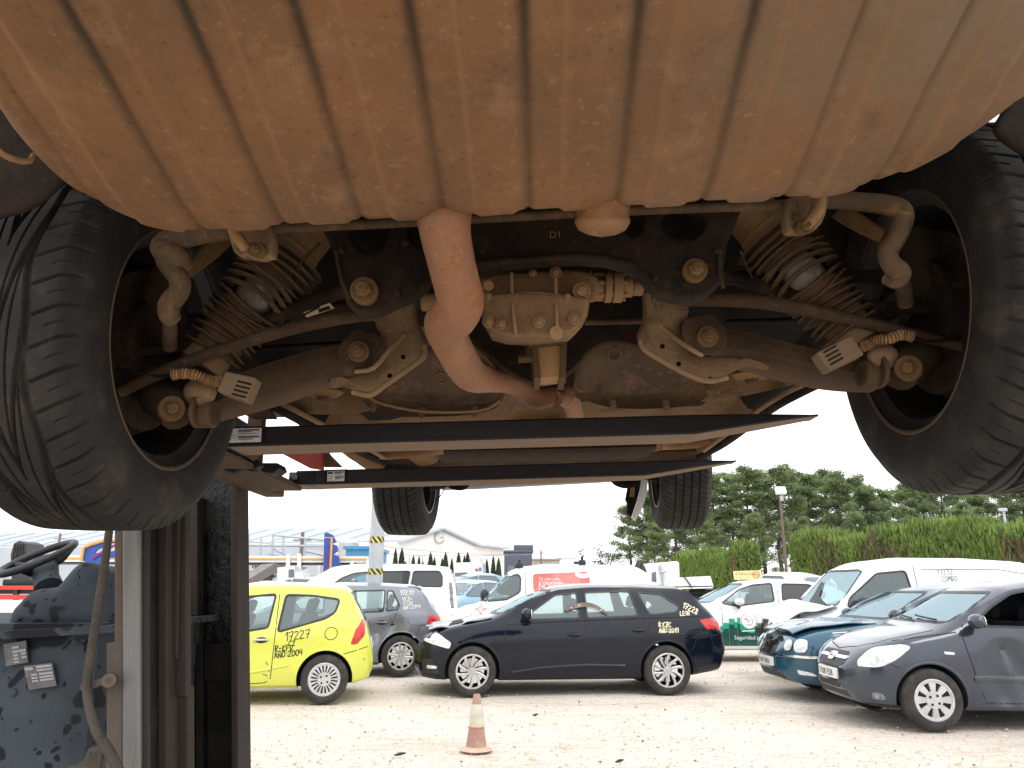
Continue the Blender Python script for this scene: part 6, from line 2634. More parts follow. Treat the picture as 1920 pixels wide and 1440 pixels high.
for r0, r1 in ((rows[0], back[0]), (rows[-1], back[-1]), ([r[0] for r in rows], [r[0] for r in back]), ([r[-1] for r in rows], [r[-1] for r in back])):
    mb.grid([r0, r1])
mb.build('body_panel', K['cowl'], FL, smooth=40)
mb = MB()
mb.box((-2.9, 2.45, .75), (.8, 1.0, 1.1), None, 0, .12)
mb.build('counterweight', K['cowl'], FL)
for (x, y) in ((-1.35, 1.80), (-1.35, 2.65), (-2.8, 1.90), (-2.8, 2.6)):
    R_ = .30 if x > -2 else .24
    w = bpy.data.objects.new('wheel', None)
    link(w, FL)
    ORG[w.name] = Vector((0, 0, 0))
    mb = MB()
    mb.lathe([(.16, 0), (R_ - .03, 0), (R_, .03), (R_, .13), (R_ - .03, .16), (.16, .16)], (x, y, R_), (0, 1, 0), 32, close=True)
    mb.build('tyre', M['rubber'], w, smooth=50)
    mb = MB()
    mb.lathe([(.001, .04), (.10, .04), (.155, .01), (.165, .02), (.165, .14)], (x, y, R_), (0, 1, 0), 24)
    mb.build('rim', K['rail'], w, smooth=50)
# steering wheel and column
c = W(71, 1046, 2.42)
R_ = .104
a1 = (W(133, 1026, 2.42) - W(12, 1066, 2.42)).normalized()
ax_ = Vector((-.10, -.36, .93))
ax_ = (ax_ - a1 * ax_.dot(a1)).normalized()
a2 = ax_.cross(a1)
mb = MB()
mb.tube([c + (a1 * cos(t) + a2 * sin(t)) * R_ for t in np.linspace(0, 2 * pi, 41)], .0115, 10, caps=False)
for t in (radians(20), radians(160), radians(270)):
    e = a1 * cos(t) + a2 * sin(t)
    mb.tube([c - ax_ * .03 + e * .02, c - ax_ * .022 + e * .06, c + e * R_], [.022, .017, .010], 8, flat=.45)
mb.lathe([(.001, .0), (.03, -.002), (.042, -.014), (.046, -.035), (.001, -.04)], c, ax_, 24)
sw = mb.build('steering_wheel', M['black'], FL, smooth=60)
mb = MB()
b0, b1 = W(82, 1062, 2.42), W(92, 1105, 2.34)
mb.tube([b0, (b0 + b1) / 2, b1], [.040, .034, .04], 14)
mb.build('steering_column', K['cowl'], FL, smooth=60)
# type plates on the side panel
PLM = pm('worn_type_plate', (0.12, 0.115, 0.115), (0.08, 0.08, 0.085), s1=40, rough=.5, metal=.3)
PLC = pm('type_plate_field', (0.30, 0.31, 0.33), (0.24, 0.25, 0.27), s1=60, rough=.5)
for quad, cells in (([(6, 1208), (48, 1201), (53, 1242), (11, 1249)], [(.38, .70, .18, .28), (.38, .98, .36, .48), (.40, .62, .54, .64), (.76, .98, .52, .62), (.40, .62, .70, .79), (.76, .98, .68, .78), (.40, .62, .85, .93)]),
                    ([(44, 1249), (98, 1243), (106, 1286), (54, 1294)], [(.04, .32, .08, .2), (.44, .98, .05, .15), (.44, .98, .2, .28), (.2, .42, .36, .45), (.48, .98, .36, .45), (.2, .42, .5, .58), (.48, .98, .5, .58), (.2, .42, .63, .71), (.48, .98, .63, .71)])):
    q = [W(x, y, 1.958) for (x, y) in quad]
    mb = MB()
    mb.prism(q, (0, .006, 0))
    pl = mb.build('type_plate', PLM, FL, smooth=0)
    mb = MB()
    for (u0, u1, v0, v1) in cells:
        g = lambda u, v: (q[0] * (1 - u) + q[1] * u) * (1 - v) + (q[3] * (1 - u) + q[2] * u) * v + Vector((0, -.002, 0))
        mb.prism([g(u0, v0), g(u1, v0), g(u1, v1), g(u0, v1)], (0, .001, 0))
    mb.build('plate_fields', PLC, pl, smooth=0)
mb = MB()
for (x, y, r) in ((140, 1203, 5.5), (156, 1200, 4), (3, 1256, 4), (24, 1299, 7)):
    p = W(x, y, 1.965)
    mb.sphere(p, rpx(r, p), 12, 0, (1, .35, 1))
mb.build('screw_heads', K['cowl'], FL)
plate_px('fender', [[(110, 1450), (125, 1434), (150, 1424), (160, 1404), (178, 1394), (196, 1392), (212, 1405), (214, 1470), (110, 1470)]], (160, 1430, 1.80), (0, -1, .3), .10, .02, K['plate'], FL, n_s=3)
# ------------------------------------------------------------------ cars in the yard
PA = {}
PA['navy'] = paint('near_black_paint', (0.004, 0.0065, 0.014), (0.005, 0.0075, 0.016), rough=.10, coat=.25, spec=.28, dust=(0.010, 0.010, 0.011))
PA['lime'] = paint('lime_yellow_paint', (0.60, 0.64, 0.085), (0.57, 0.59, 0.09), dust=(0.6, 0.57, 0.12))
PA['grey'] = paint('metal_grey_paint', (0.17, 0.18, 0.21), (0.15, 0.16, 0.19), metal=.35, dust=(0.25, 0.24, 0.23))
PA['slate'] = paint('slate_grey_paint', (0.028, 0.038, 0.058), (0.025, 0.034, 0.052), metal=.25, rough=.2, coat=.8, dust=(0.06, 0.064, 0.072))
PA['teal'] = paint('teal_blue_paint', (0.012, 0.075, 0.125), (0.010, 0.065, 0.11), metal=.2, dust=(0.06, 0.11, 0.14))
PA['white'] = paint('white_paint', (0.76, 0.77, 0.78), (0.72, 0.73, 0.73), dust=(0.66, 0.63, 0.58))
PA['silver'] = paint('silver_paint', (0.46, 0.48, 0.51), (0.42, 0.44, 0.47), metal=.35)
PA['sky'] = paint('pale_blue_paint', (0.22, 0.36, 0.48), (0.2, 0.33, 0.45))
PA['green'] = pm('dark_green_wrap', (0.004, 0.075, 0.055), (0.005, 0.065, 0.05), s1=5, rough=.3, coat=.6)
PA['mint'] = pm('mint_green_wrap', (0.01, 0.33, 0.22), rough=.3, coat=.6)
PA['red'] = pm('red_wrap', (0.62, 0.10, 0.08), (0.72, 0.24, 0.20), s1=1.5, rough=.3, coat=.6)
PA['inkwhite'] = pm('white_lettering', (0.8, 0.8, 0.8), rough=.4)
PA['inkgrey'] = pm('grey_lettering', (0.45, 0.42, 0.42), rough=.5)
PA['inkred'] = pm('red_lettering', (0.55, 0.08, 0.07), rough=.5)
PA['inkblack'] = pm('black_lettering', (0.02, 0.02, 0.02), rough=.5)


def place(target, local, rz):
    """car origin so that the local point stands on the target"""
    c, s = cos(rz), sin(rz)
    return (target[0] - (c * local[0] - s * local[1]), target[1] - (s * local[0] + c * local[1]), 0)


def gnd(px, py):
    d = RAY(px, py)
    t = -CAM_H / d.z
    return (d.x * t, d.y * t)


# ---- black estate car, side on
wb, W_ = 2.636, .905
k = .00722
E_ = lambda px, py: (1.318 - (px - 885) * k, (1303 - py) * .00697)
sp = dict(paint=PA['navy'], R=.318, rr=.215, wt=.215, axles=(1.318, -1.318), wheel=(('spoke', 10, .022, .044, .30), M['alloy']), lip_mat=PA['navy'],
          top=[(-2.20, .60), (-2.185, .86), (-2.10, 1.03), (-1.97, 1.16), (-1.68, 1.40), (-1.52, 1.43), (-.9, 1.455), (-.3, 1.455), (.15, 1.42), (.55, 1.27), (1.08, 1.02), (1.25, .985), (1.65, .90), (1.95, .79), (2.07, .66), (2.10, .56)],
          bot=[(-2.20, .46), (-2.1, .30), (-1.7, .24), (-1.2, .20), (1.2, .19), (1.8, .20), (2.02, .23), (2.10, .34)],
          sh=[(-2.20, .74), (-2.0, 1.00), (-1.3, 1.00), (0, .96), (1.0, .93), (1.6, .84), (2.0, .70), (2.1, .56)],
          plan=[(-2.20, .62), (-2.15, .72), (-2.0, .80), (-1.6, .88), (-.8, .905), (.8, .905), (1.5, .88), (1.85, .79), (2.0, .70), (2.10, .52)], tum=.36, crown=.05,
          cab=(-1.95, 1.0, .52), dash=1.0, seats=[(-.05, (.38, -.38), .42), (-.95, (.38, 0, -.38), .46)],
          wins=[([E_(978, 1163), (E_(1042, 1118)), E_(1083, 1113.5), E_(1086, 1160)], .03), ([E_(1102, 1160), E_(1100, 1113), E_(1186, 1110.5), E_(1199, 1156)], .03), ([E_(1222, 1154), E_(1203, 1112), E_(1247, 1116), E_(1282, 1140), E_(1274, 1150)], .035)],
          ws=([(-.70, 1.05), (-.57, 1.36), (.57, 1.36), (.70, 1.05)], .06), rs=([(-.62, 1.10), (-.53, 1.33), (.53, 1.33), (.62, 1.10)], .06),
          handles=[E_(1075, 1191)[0:2] + (PA['navy'],), E_(1197, 1183)[0:2] + (PA['navy'],)], mirrors=[E_(985, 1160)],
          gaps=[[E_(1096, 1108), E_(1096, 1160), E_(1095, 1270)], [E_(950, 1165), E_(944, 1195), E_(946, 1268)], [E_(1222, 1156), E_(1216, 1185), E_(1200, 1205), E_(1196, 1220)], [E_(1360, 1192), E_(1310, 1200), E_(1300, 1222)], [E_(840, 1200), E_(856, 1212), E_(862, 1222)], [E_(946, 1270), E_(1198, 1262)]],
          strips=[([E_(948, 1171), E_(1100, 1165), E_(1220, 1161), E_(1340, 1156)], .014, .008, PA['navy'], 'shoulder_crease'), ([E_(958, 1260), E_(1010, 1252), E_(1096, 1247), E_(1170, 1249)], .035, .016, PA['navy'], 'door_crease'),
                  ([E_(920, 1278), E_(1200, 1272)], .05, .01, M['black'], 'sill_trim'), ([E_(1303, 1262), E_(1366, 1250)], .09, .006, M['black'], 'bumper_trim')],
          fit=[('tail_light', 'side', {}, [E_(1318, 1165), E_(1352, 1160), E_(1360, 1180), E_(1332, 1183)], M['red_lamp'], .006, True), ('tail_light', 'rear', {}, [(.58, .82), (.58, .95), (.74, .95), (.76, .82)], M['red_lamp'], .006, False),
               ('tail_light', 'rear', {}, [(-.58, .82), (-.58, .95), (-.74, .95), (-.76, .82)], M['red_lamp'], .006, False),
               ('headlight', 'diag', {'p': (1.72, .74), 'a': radians(52)}, [(-.24, .70), (.14, .60), (.16, .68), (.0, .78), (-.22, .84)], M['clear_lamp'], .006, True),
               ('grille', 'front', {}, [(-.42, .52), (-.42, .62), (.42, .62), (.42, .52)], M['black'], .003, False), ('air_intake', 'front', {}, [(-.5, .28), (-.46, .40), (.46, .40), (.5, .28)], M['black'], .003, False),
               ('fog_light', 'diag', {'p': (1.82, .70), 'a': radians(48)}, [(-.06, .345), (-.06, .39), (.08, .38), (.08, .345)], M['clear_lamp'], .004, True),
               ('lower_intake', 'diag', {'p': (1.82, .70), 'a': radians(48)}, [(-.14, .28), (-.14, .47), (.02, .47), (.12, .28)], M['black'], .002, True),
               ('number_plate', 'rear', {}, [(-.26, .62), (-.26, .73), (.26, .73), (.26, .62)], M['plate'], .006, False)])
g0, g1 = gnd(885, 1307), gnd(1252, 1302)
rz = pi + radians(3.5)
loc = place((g0[0], g0[1]), (1.318, W_ - .02), rz)
estate, cs = make_car('estate_car', 'near-black estate car with a buckled bonnet and cream numbers on its rear flank, side on', 'car', loc, rz, sp, 'wrecked cars in the yard')
write_on(estate, cs, 1, [('17228', E_(1287, 1141)[0], E_(1287, 1141)[1], .075, .013, radians(-26)), ('LEON', E_(1281, 1156)[0], E_(1281, 1156)[1], .052, .011, 0), ('R:CZC', E_(1237, 1177)[0], E_(1237, 1177)[1], .056, .013, 0),
                         ('AÑO:2014', E_(1237, 1188)[0], E_(1237, 1188)[1], .056, .013, 0)], M['pen_cream'])
# lifted, buckled bonnet over a dark engine bay
bb = MB()
rr = random.Random(2)
rows, rows2 = [], []
for i in range(16):
    t = i / 15
    x = 1.06 + .86 * t
    row = []
    for j in range(17):
        s = j / 16 * 2 - 1
        y = s * (.76 - .10 * t ** 2)
        p, d, n = cs.down()(x, y)
        z = (p.z if p else .8) + .012 + .075 * t ** 1.6 * (1 + .25 * sin(s * 5 + 1)) - .05 * sstep(.35, .55, t) * (1 - sstep(.6, .9, t)) + .012 * noise.noise(Vector((x * 6, y * 5, 1)))
        row.append(Vector((x, y, z)))
    rows.append(row)
    rows2.append([p - Vector((0, 0, .016)) for p in row])
bb.grid(rows)
bb.grid(rows2)
for a, b in ((rows[0], rows2[0]), (rows[-1], rows2[-1]), ([r[0] for r in rows], [r[0] for r in rows2]), ([r[-1] for r in rows], [r[-1] for r in rows2])):
    bb.grid([a, b])
bb.build('bonnet', PA['navy'], estate, smooth=60)
eb = MB()
patch(eb, dens_poly([(1.15, -.66), (1.15, .66), (1.95, .52), (1.95, -.52)], .1), cs.down(), .006, 4)
eb.build('engine_bay', M['gap'], estate, smooth=0)
# arched wheel-arch strip lying against the door glass
st = thing('arch_trim_strip', 'curved brown plastic strip leaning against the door windows of the near-black estate', 'trim strip', (loc[0] + .1, loc[1] - .95, 1.0))
fr = cs.side(1)
Mx = Matrix.Translation(Vector(loc)) @ Matrix.Rotation(rz, 4, 'Z')
rows = []
for i in range(22):
    t = i / 21
    px = 1060 + 80 * t
    py = 1146 - 13 * sin(pi * min(1, t * 1.05) * .78) * 1.0 + 15 * t ** 3
    row = []
    for q in (-.5, .5):
        e = E_(px + q * 3 * (1 - 2 * t), py + q * (3 + 6 * sin(pi * t)))
        p, d, n = fr(e[0], e[1])
        row.append((Mx @ (p + Vector((0, .03, 0)))))
    rows.append(row + [row[1] + Vector((0, .012, 0)), row[0] + Vector((0, .012, 0))])
mb = MB()
mb.grid(rows, 0, True)
o = mb.build('strip', pm('dusty_brown_plastic', (0.13, 0.105, 0.08), (0.2, 0.165, 0.13), s1=9, rough=.8), st, smooth=40)
mb = MB()
for t in (3, 7, 18):
    p = (rows[t][0] + rows[t][1]) / 2 + Vector((0, -.004, 0))
    mb.sphere(p, .010, 8)
mb.build('clips', M['plate'], st)

# ---- lime hatchback, rear at the right
k = .00668
C_ = lambda px, py: (-1.157 + (605 - px) * k, (1319 - py) * .00648)
sp = dict(paint=PA['lime'], R=.292, rr=.192, wt=.19, axles=(1.157, -1.157), wheel=(('cap', 20, .012, .034), M['silver_plastic']),
          top=[(-1.745, .50), (-1.735, .66), (-1.66, .92), (-1.60, 1.06), (-1.42, 1.38), (-1.32, 1.425), (-.7, 1.47), (-.1, 1.465), (.35, 1.38), (1.05, 1.02), (1.25, .97), (1.65, .80), (1.85, .62), (1.90, .52)],
          bot=[(-1.745, .40), (-1.70, .27), (-1.5, .22), (-1, .19), (1, .19), (1.6, .22), (1.90, .34)],
          sh=[(-1.745, .60), (-1.6, .98), (-1.2, .99), (0, .93), (1.0, .90), (1.6, .76), (1.9, .52)],
          plan=[(-1.745, .58), (-1.70, .68), (-1.55, .77), (-1.2, .825), (-.4, .83), (.9, .83), (1.5, .78), (1.8, .64), (1.90, .5)], tum=.30, crown=.06,
          cab=(-1.52, .95, .5), dash=.98, seats=[(.1, (.34, -.34), .42), (-.75, (.36, -.36), .44)],
          wins=[([C_(400, 1140), C_(440, 1123), C_(504, 1117), C_(496, 1177), C_(405, 1192)], .03), ([C_(516, 1185), C_(525, 1118), C_(574, 1120), C_(624, 1127), C_(617, 1150), C_(600, 1161)], .04)], trim=.02,
          ws=([(-.60, 1.05), (-.50, 1.36), (.50, 1.36), (.60, 1.05)], .06), rs=([(-.56, .98), (-.50, 1.33), (.50, 1.33), (.56, .98)], .08), rsm=M['tint'],
          handles=[C_(487, 1200) + (M['silver_plastic'],)], mirrors=[(.72, .96)],
          gaps=[[C_(512, 1115), C_(511, 1195), C_(508, 1270), C_(498, 1278), C_(380, 1285)], [C_(630, 1231), C_(690, 1214)], [C_(613 + 11.5 * cos(t), 1190 + 11.5 * sin(t)) for t in np.linspace(0, 2 * pi, 24)]],
          strips=[([C_(420, 1268), C_(508, 1253)], .035, .012, PA['lime'], 'side_moulding'), ([C_(512, 1252), C_(539, 1247)], .035, .012, PA['lime'], 'side_moulding'), ([C_(420, 1302), C_(552, 1293)], .06, .012, PA['lime'], 'sill_trim')],
          fit=[('tail_light', 'diag', {'p': (-1.52, .74), 'a': radians(62), 'fr': -1, 'r': .03}, [(-.14, 1.00), (-.09, 1.01), (.02, .88), (.08, .70), (.0, .70), (-.11, .82)], M['red_lamp'], .006, True),
               ('number_plate', 'rear', {}, [(-.26, .62), (-.26, .73), (.26, .73), (.26, .62)], M['plate'], .006, False), ('headlight', 'diag', {'p': (1.5, .66), 'a': radians(48)}, [(-.2, .66), (.16, .62), (.1, .78), (-.2, .86)], M['clear_lamp'], .005, True)])
g = gnd(605, 1321)
rz = pi + radians(10)
loc = place(g, (-1.157, .81), rz)
car, cs = make_car('hatchback', 'lime yellow three-door hatchback with black marker numbers on its rear side', 'car', loc, rz, sp, 'wrecked cars in the yard')
write_on(car, cs, 1, [('17227', C_(530, 1203)[0], C_(530, 1203)[1], .098, .011, radians(7)), ('C2', C_(537, 1212)[0], C_(537, 1212)[1], .06, .010, radians(4)), ('R-KFV', C_(513, 1222)[0], C_(513, 1222)[1], .065, .012, radians(3)), ('AÑO:2004', C_(513, 1234)[0], C_(513, 1234)[1], .066, .011, radians(6))], M['pen_black'])
sc_ = MB()
for i, (a, b) in enumerate([((498, 1240), (502, 1246)), ((497, 1252), (506, 1258)), ((494, 1262), (503, 1266)), ((676, 1238), (678, 1242))]):
    ribbon(sc_, [C_(*a), C_(*b)], cs.side(1), .018, .002, dens=.02)
sc_.build('scrape_marks', pm('scraped_paint', (0.3, 0.28, 0.12), rough=.9), car, smooth=0)

# ---- metallic grey hatchback with a dented rear door
k = .0087
G_ = lambda px, py: (-1.289 + (750 - px) * k, (1268 - py) * .0084)
sp = dict(paint=PA['grey'], R=.317, rr=.21, wt=.2, axles=(1.289, -1.289), wheel=(('spoke', 10, .030, .052, .0), M['alloy']),
          top=[(-1.99, .60), (-1.97, .86), (-1.88, 1.04), (-1.60, 1.385), (-1.50, 1.44), (-.9, 1.475), (-.2, 1.48), (.3, 1.40), (1.05, 1.03), (1.3, .98), (1.8, .84), (2.05, .66), (2.12, .54)],
          bot=[(-1.99, .42), (-1.9, .28), (-1.5, .22), (-1, .19), (1, .19), (1.8, .22), (2.12, .34)],
          sh=[(-1.99, .70), (-1.85, .99), (-1.2, 1.0), (0, .96), (1.0, .93), (1.7, .82), (2.1, .56)],
          plan=[(-1.99, .62), (-1.94, .74), (-1.7, .84), (-1.2, .88), (1.0, .89), (1.6, .84), (2.0, .68), (2.12, .5)], tum=.33, crown=.05,
          cab=(-1.72, .95, .5), dash=1.0, seats=[(-.05, (.36, -.36), .42), (-.95, (.36, -.36), .46)],
          wins=[([(-.02, 1.0), (.0, 1.39), (.28, 1.36), (.78, 1.03)], .03), ([G_(662, 1149), G_(655, 1110), G_(716, 1108), G_(714, 1147)], .03), ([G_(721, 1146), G_(722, 1109), G_(731, 1110), G_(744, 1136), G_(740, 1144)], .02)],
          ws=([(-.66, 1.06), (-.54, 1.38), (.54, 1.38), (.66, 1.06)], .06), rs=([(-.60, 1.08), (-.50, 1.36), (.50, 1.36), (.60, 1.08)], .06), rsm=M['tint'],
          handles=[G_(712, 1168) + (PA['grey'],), (.08, .92, PA['grey'])], mirrors=[(.70, 1.0)], dents=[(G_(712, 1178)[0], G_(712, 1178)[1], 1, .34, .07, 1.0), (G_(738, 1172)[0], G_(738, 1172)[1], 1, .22, .055, 2.0), (G_(694, 1196)[0], G_(694, 1196)[1], 1, .26, .05, 3.0)],
          gaps=[[G_(646, 1108), G_(648, 1160), G_(650, 1245)], [G_(742, 1146), G_(728, 1178), G_(712, 1205), G_(706, 1232)], [G_(815, 1172), G_(785, 1174), G_(778, 1195)]],
          strips=[([G_(660, 1247), G_(704, 1243)], .05, .01, M['black'], 'sill_trim')],
          fit=[('tail_light', 'diag', {'p': (-1.80, .76), 'a': radians(58), 'fr': -1}, [(-.22, .78), (-.17, .94), (.10, .94), (.12, .80)], M['red_lamp'], .006, True), ('tail_light_band', 'diag', {'p': (-1.80, .76), 'a': radians(58), 'fr': -1, 'r': .01}, [(-.22, .745), (-.215, .785), (.14, .80), (.14, .77)], M['clear_lamp'], .009, True),
               ('spoiler', 'rear', {}, [(-.60, 1.375), (-.56, 1.42), (.56, 1.42), (.60, 1.375)], PA['grey'], .07, False), ('number_plate', 'rear', {}, [(-.26, .66), (-.26, .77), (.26, .77), (.26, .66)], M['plate'], .006, False)])
g = gnd(750, 1269)
rz = pi + radians(9)
loc = place(g, (-1.289, .86), rz)
car, cs = make_car('hatchback', 'grey hatchback with a dented rear door, standing between the lime hatchback and near-black estate', 'car', loc, rz, sp, 'wrecked cars in the yard')
write_on(car, cs, 1, [('17230', G_(745, 1117)[0], G_(745, 1117)[1], .075, .009, 0), ('VCZ=', G_(750, 1128)[0], G_(750, 1128)[1], .06, .008, 0), ('R:CAY', G_(752, 1135)[0], G_(752, 1135)[1], .05, .008, 0), ('AÑO:2009', G_(752, 1144)[0], G_(752, 1144)[1], .055, .008, radians(4))], M['pen_white'])

# ---- slate grey small car at the right edge
k = .00545
H_ = lambda px, py: (1.2275 + (1760 - px) * k, (1372 - py) * .00518)
sp = dict(open=[(0, 1)], paint=PA['slate'], R=.30, rr=.197, wt=.19, axles=(1.2275, -1.2275), wheel=(('cap', 8, .05, .085), M['silver_plastic']), gapr=.045,
          top=[(-1.86, .6), (-1.84, .9), (-1.74, 1.06), (-1.58, 1.30), (-1.45, 1.43), (-.9, 1.49), (-.2, 1.495), (.22, 1.43), (.70, 1.19), (1.06, 1.00), (1.25, .965), (1.55, .885), (1.78, .78), (1.90, .66), (1.96, .56)],
          bot=[(-1.86, .4), (-1.7, .25), (-1, .19), (1, .19), (1.65, .20), (1.86, .23), (1.96, .36)],
          sh=[(-1.86, .7), (-1.6, .98), (-1, 1.0), (0, .98), (.9, .94), (1.4, .84), (1.75, .72), (1.96, .54)],
          plan=[(-1.86, .6), (-1.7, .76), (-1.2, .83), (1.0, .83), (1.4, .80), (1.65, .735), (1.82, .62), (1.92, .46), (1.96, .34)], tum=.30, crown=.06,
          cab=(-1.65, .95, .48), dash=.99, seats=[(.02, (.36, -.36), .40), (-.85, (.36, -.36), .42)],
          wins=[([(.66, 1.06), (.46, 1.205), (.22, 1.335), (.02, 1.37), (-.08, 1.375), (-.07, 1.0), (.62, 1.02)], .04), ([(-.17, 1.0), (-.17, 1.38), (-.80, 1.38), (-1.0, 1.28), (-.95, 1.0)], .05)],
          ws=([(-.65, 1.045), (-.51, 1.35), (.51, 1.35), (.65, 1.045)], .07), rs=([(-.58, 1.06), (-.48, 1.32), (.48, 1.32), (.58, 1.06)], .06),
          handles=[(-.02, .86, PA['slate'])], mirrors=[(.74, 1.01)], dw=.15, dents=[(.36, .62, 1, .46, .065, 1.5), (.16, .40, 1, .30, .075, 4.0), (.58, .42, 1, .24, .06, 2.2), (.02, .74, 1, .22, .05, 6.3)],
          gaps=[[(.80, 1.03), (.86, .96), (.84, .80), (.76, .45), (.70, .30)], [(.9, .955), (1.28, .90), (1.50, .86)], [(1.70, .625), (1.58, .63), (1.52, .60)], [(.70, .27), (-.1, .25)], [(-.12, 1.42), (-.13, .9), (-.12, .28)]],
          gaps_top=[[(1.07, -.66), (1.35, -.64), (1.62, -.54), (1.76, -.34), (1.82, 0), (1.76, .34), (1.62, .54), (1.35, .64), (1.07, .66)]],
          strips=[([(.80, .50), (.3, .49), (-.1, .49)], .07, .012, PA['slate'], 'side_moulding')],
          fit=[('headlight', 'diag', {'p': (1.60, .62), 'a': radians(47), 'r': .07}, [(-.235, .60), (-.235, .66), (-.10, .79), (.20, .835), (.28, .81), (.16, .69), (.0, .60)], M['clear_lamp'], .008, True),
               ('grille', 'front', {'r': .04}, [(-.36, .60), (-.33, .73), (.33, .73), (.36, .60), (.22, .56), (-.22, .56)], M['black'], .004, False),
               ('grille_bar', 'front', {'r': .01}, [(-.36, .655), (-.36, .685), (.36, .685), (.36, .655)], M['chrome'], .012, False),
               ('badge', 'front', {'r': .04}, [(-.075, .63), (-.075, .71), (.075, .71), (.075, .63)], M['chrome'], .02, False),
               ('number_plate', 'front', {'r': .008}, [(-.26, .44), (-.26, .55), (.26, .55), (.26, .44)], M['plate'], .018, False),
               ('air_intake', 'front', {'r': .03}, [(-.40, .27), (-.38, .335), (.38, .335), (.40, .27)], M['black'], .003, False), ('air_intake', 'front', {'r': .03}, [(-.36, .355), (-.36, .405), (.36, .405), (.36, .355)], M['black'], .003, False),
               ('fog_blank', 'diag', {'p': (1.66, .60), 'a': radians(35), 'r': .04}, [(-.05, .285), (-.03, .355), (.05, .355), (.09, .285)], M['dark_lamp'], .004, True),
               ('side_repeater', 'side', {'r': .012}, [(.97, .735), (.97, .76), (1.07, .768), (1.07, .742)], M['clear_lamp'], .008, True),
               ('lower_lip', 'diag', {'p': (1.60, .62), 'a': radians(45), 'r': .03}, [(-.4, .20), (-.4, .235), (.36, .235), (.36, .20)], M['black'], .006, True)])
g = gnd(1760, 1373)
rz = pi + radians(-1)
loc = place(g, (1.2275, .815), rz)
car, cs = make_car('hatchback', 'slate grey small car with a dented front door, cut off by the right edge', 'car', loc, rz, sp, 'wrecked cars in the yard')
tx = MB()
text_on(tx, '7108 FDB', .095, (-.235, .46), cs.front(1), 1, .021)
tx.build('plate_text', PA['inkblack'], car, smooth=0)
wp = MB()
for y0, y1, sg in ((.5, .0, 1), (.02, -.5, 1)):
    P = []
    for t in np.linspace(0, 1, 6):
        y = y0 + (y1 - y0) * t
        z = 1.055 + .03 * t
        p, d, n = cs.front(1)(y, z)
        P.append(p + Vector((.02, 0, .012)))
    wp.tube(P, .010, 6)
wp.build('wiper_blades', M['black'], car)
el = MB()
p, d, n = cs.front(1)(0, .67)
el.tube([p + Vector((.025, .055 * cos(t), .036 * sin(t))) for t in np.linspace(0, 2 * pi, 20)], .006, 6, caps=False)
el.tube([p + Vector((.025, -.025, -.028)), p + Vector((.025, -.015, .03))], .006, 6)
el.tube([p + Vector((.025, .015, -.03)), p + Vector((.025, .025, .028))], .006, 6)
el.tube([p + Vector((.025, -.02, -.004)), p + Vector((.025, .02, .004))], .006, 6)
el.build('badge_emblem', M['chrome'], car)

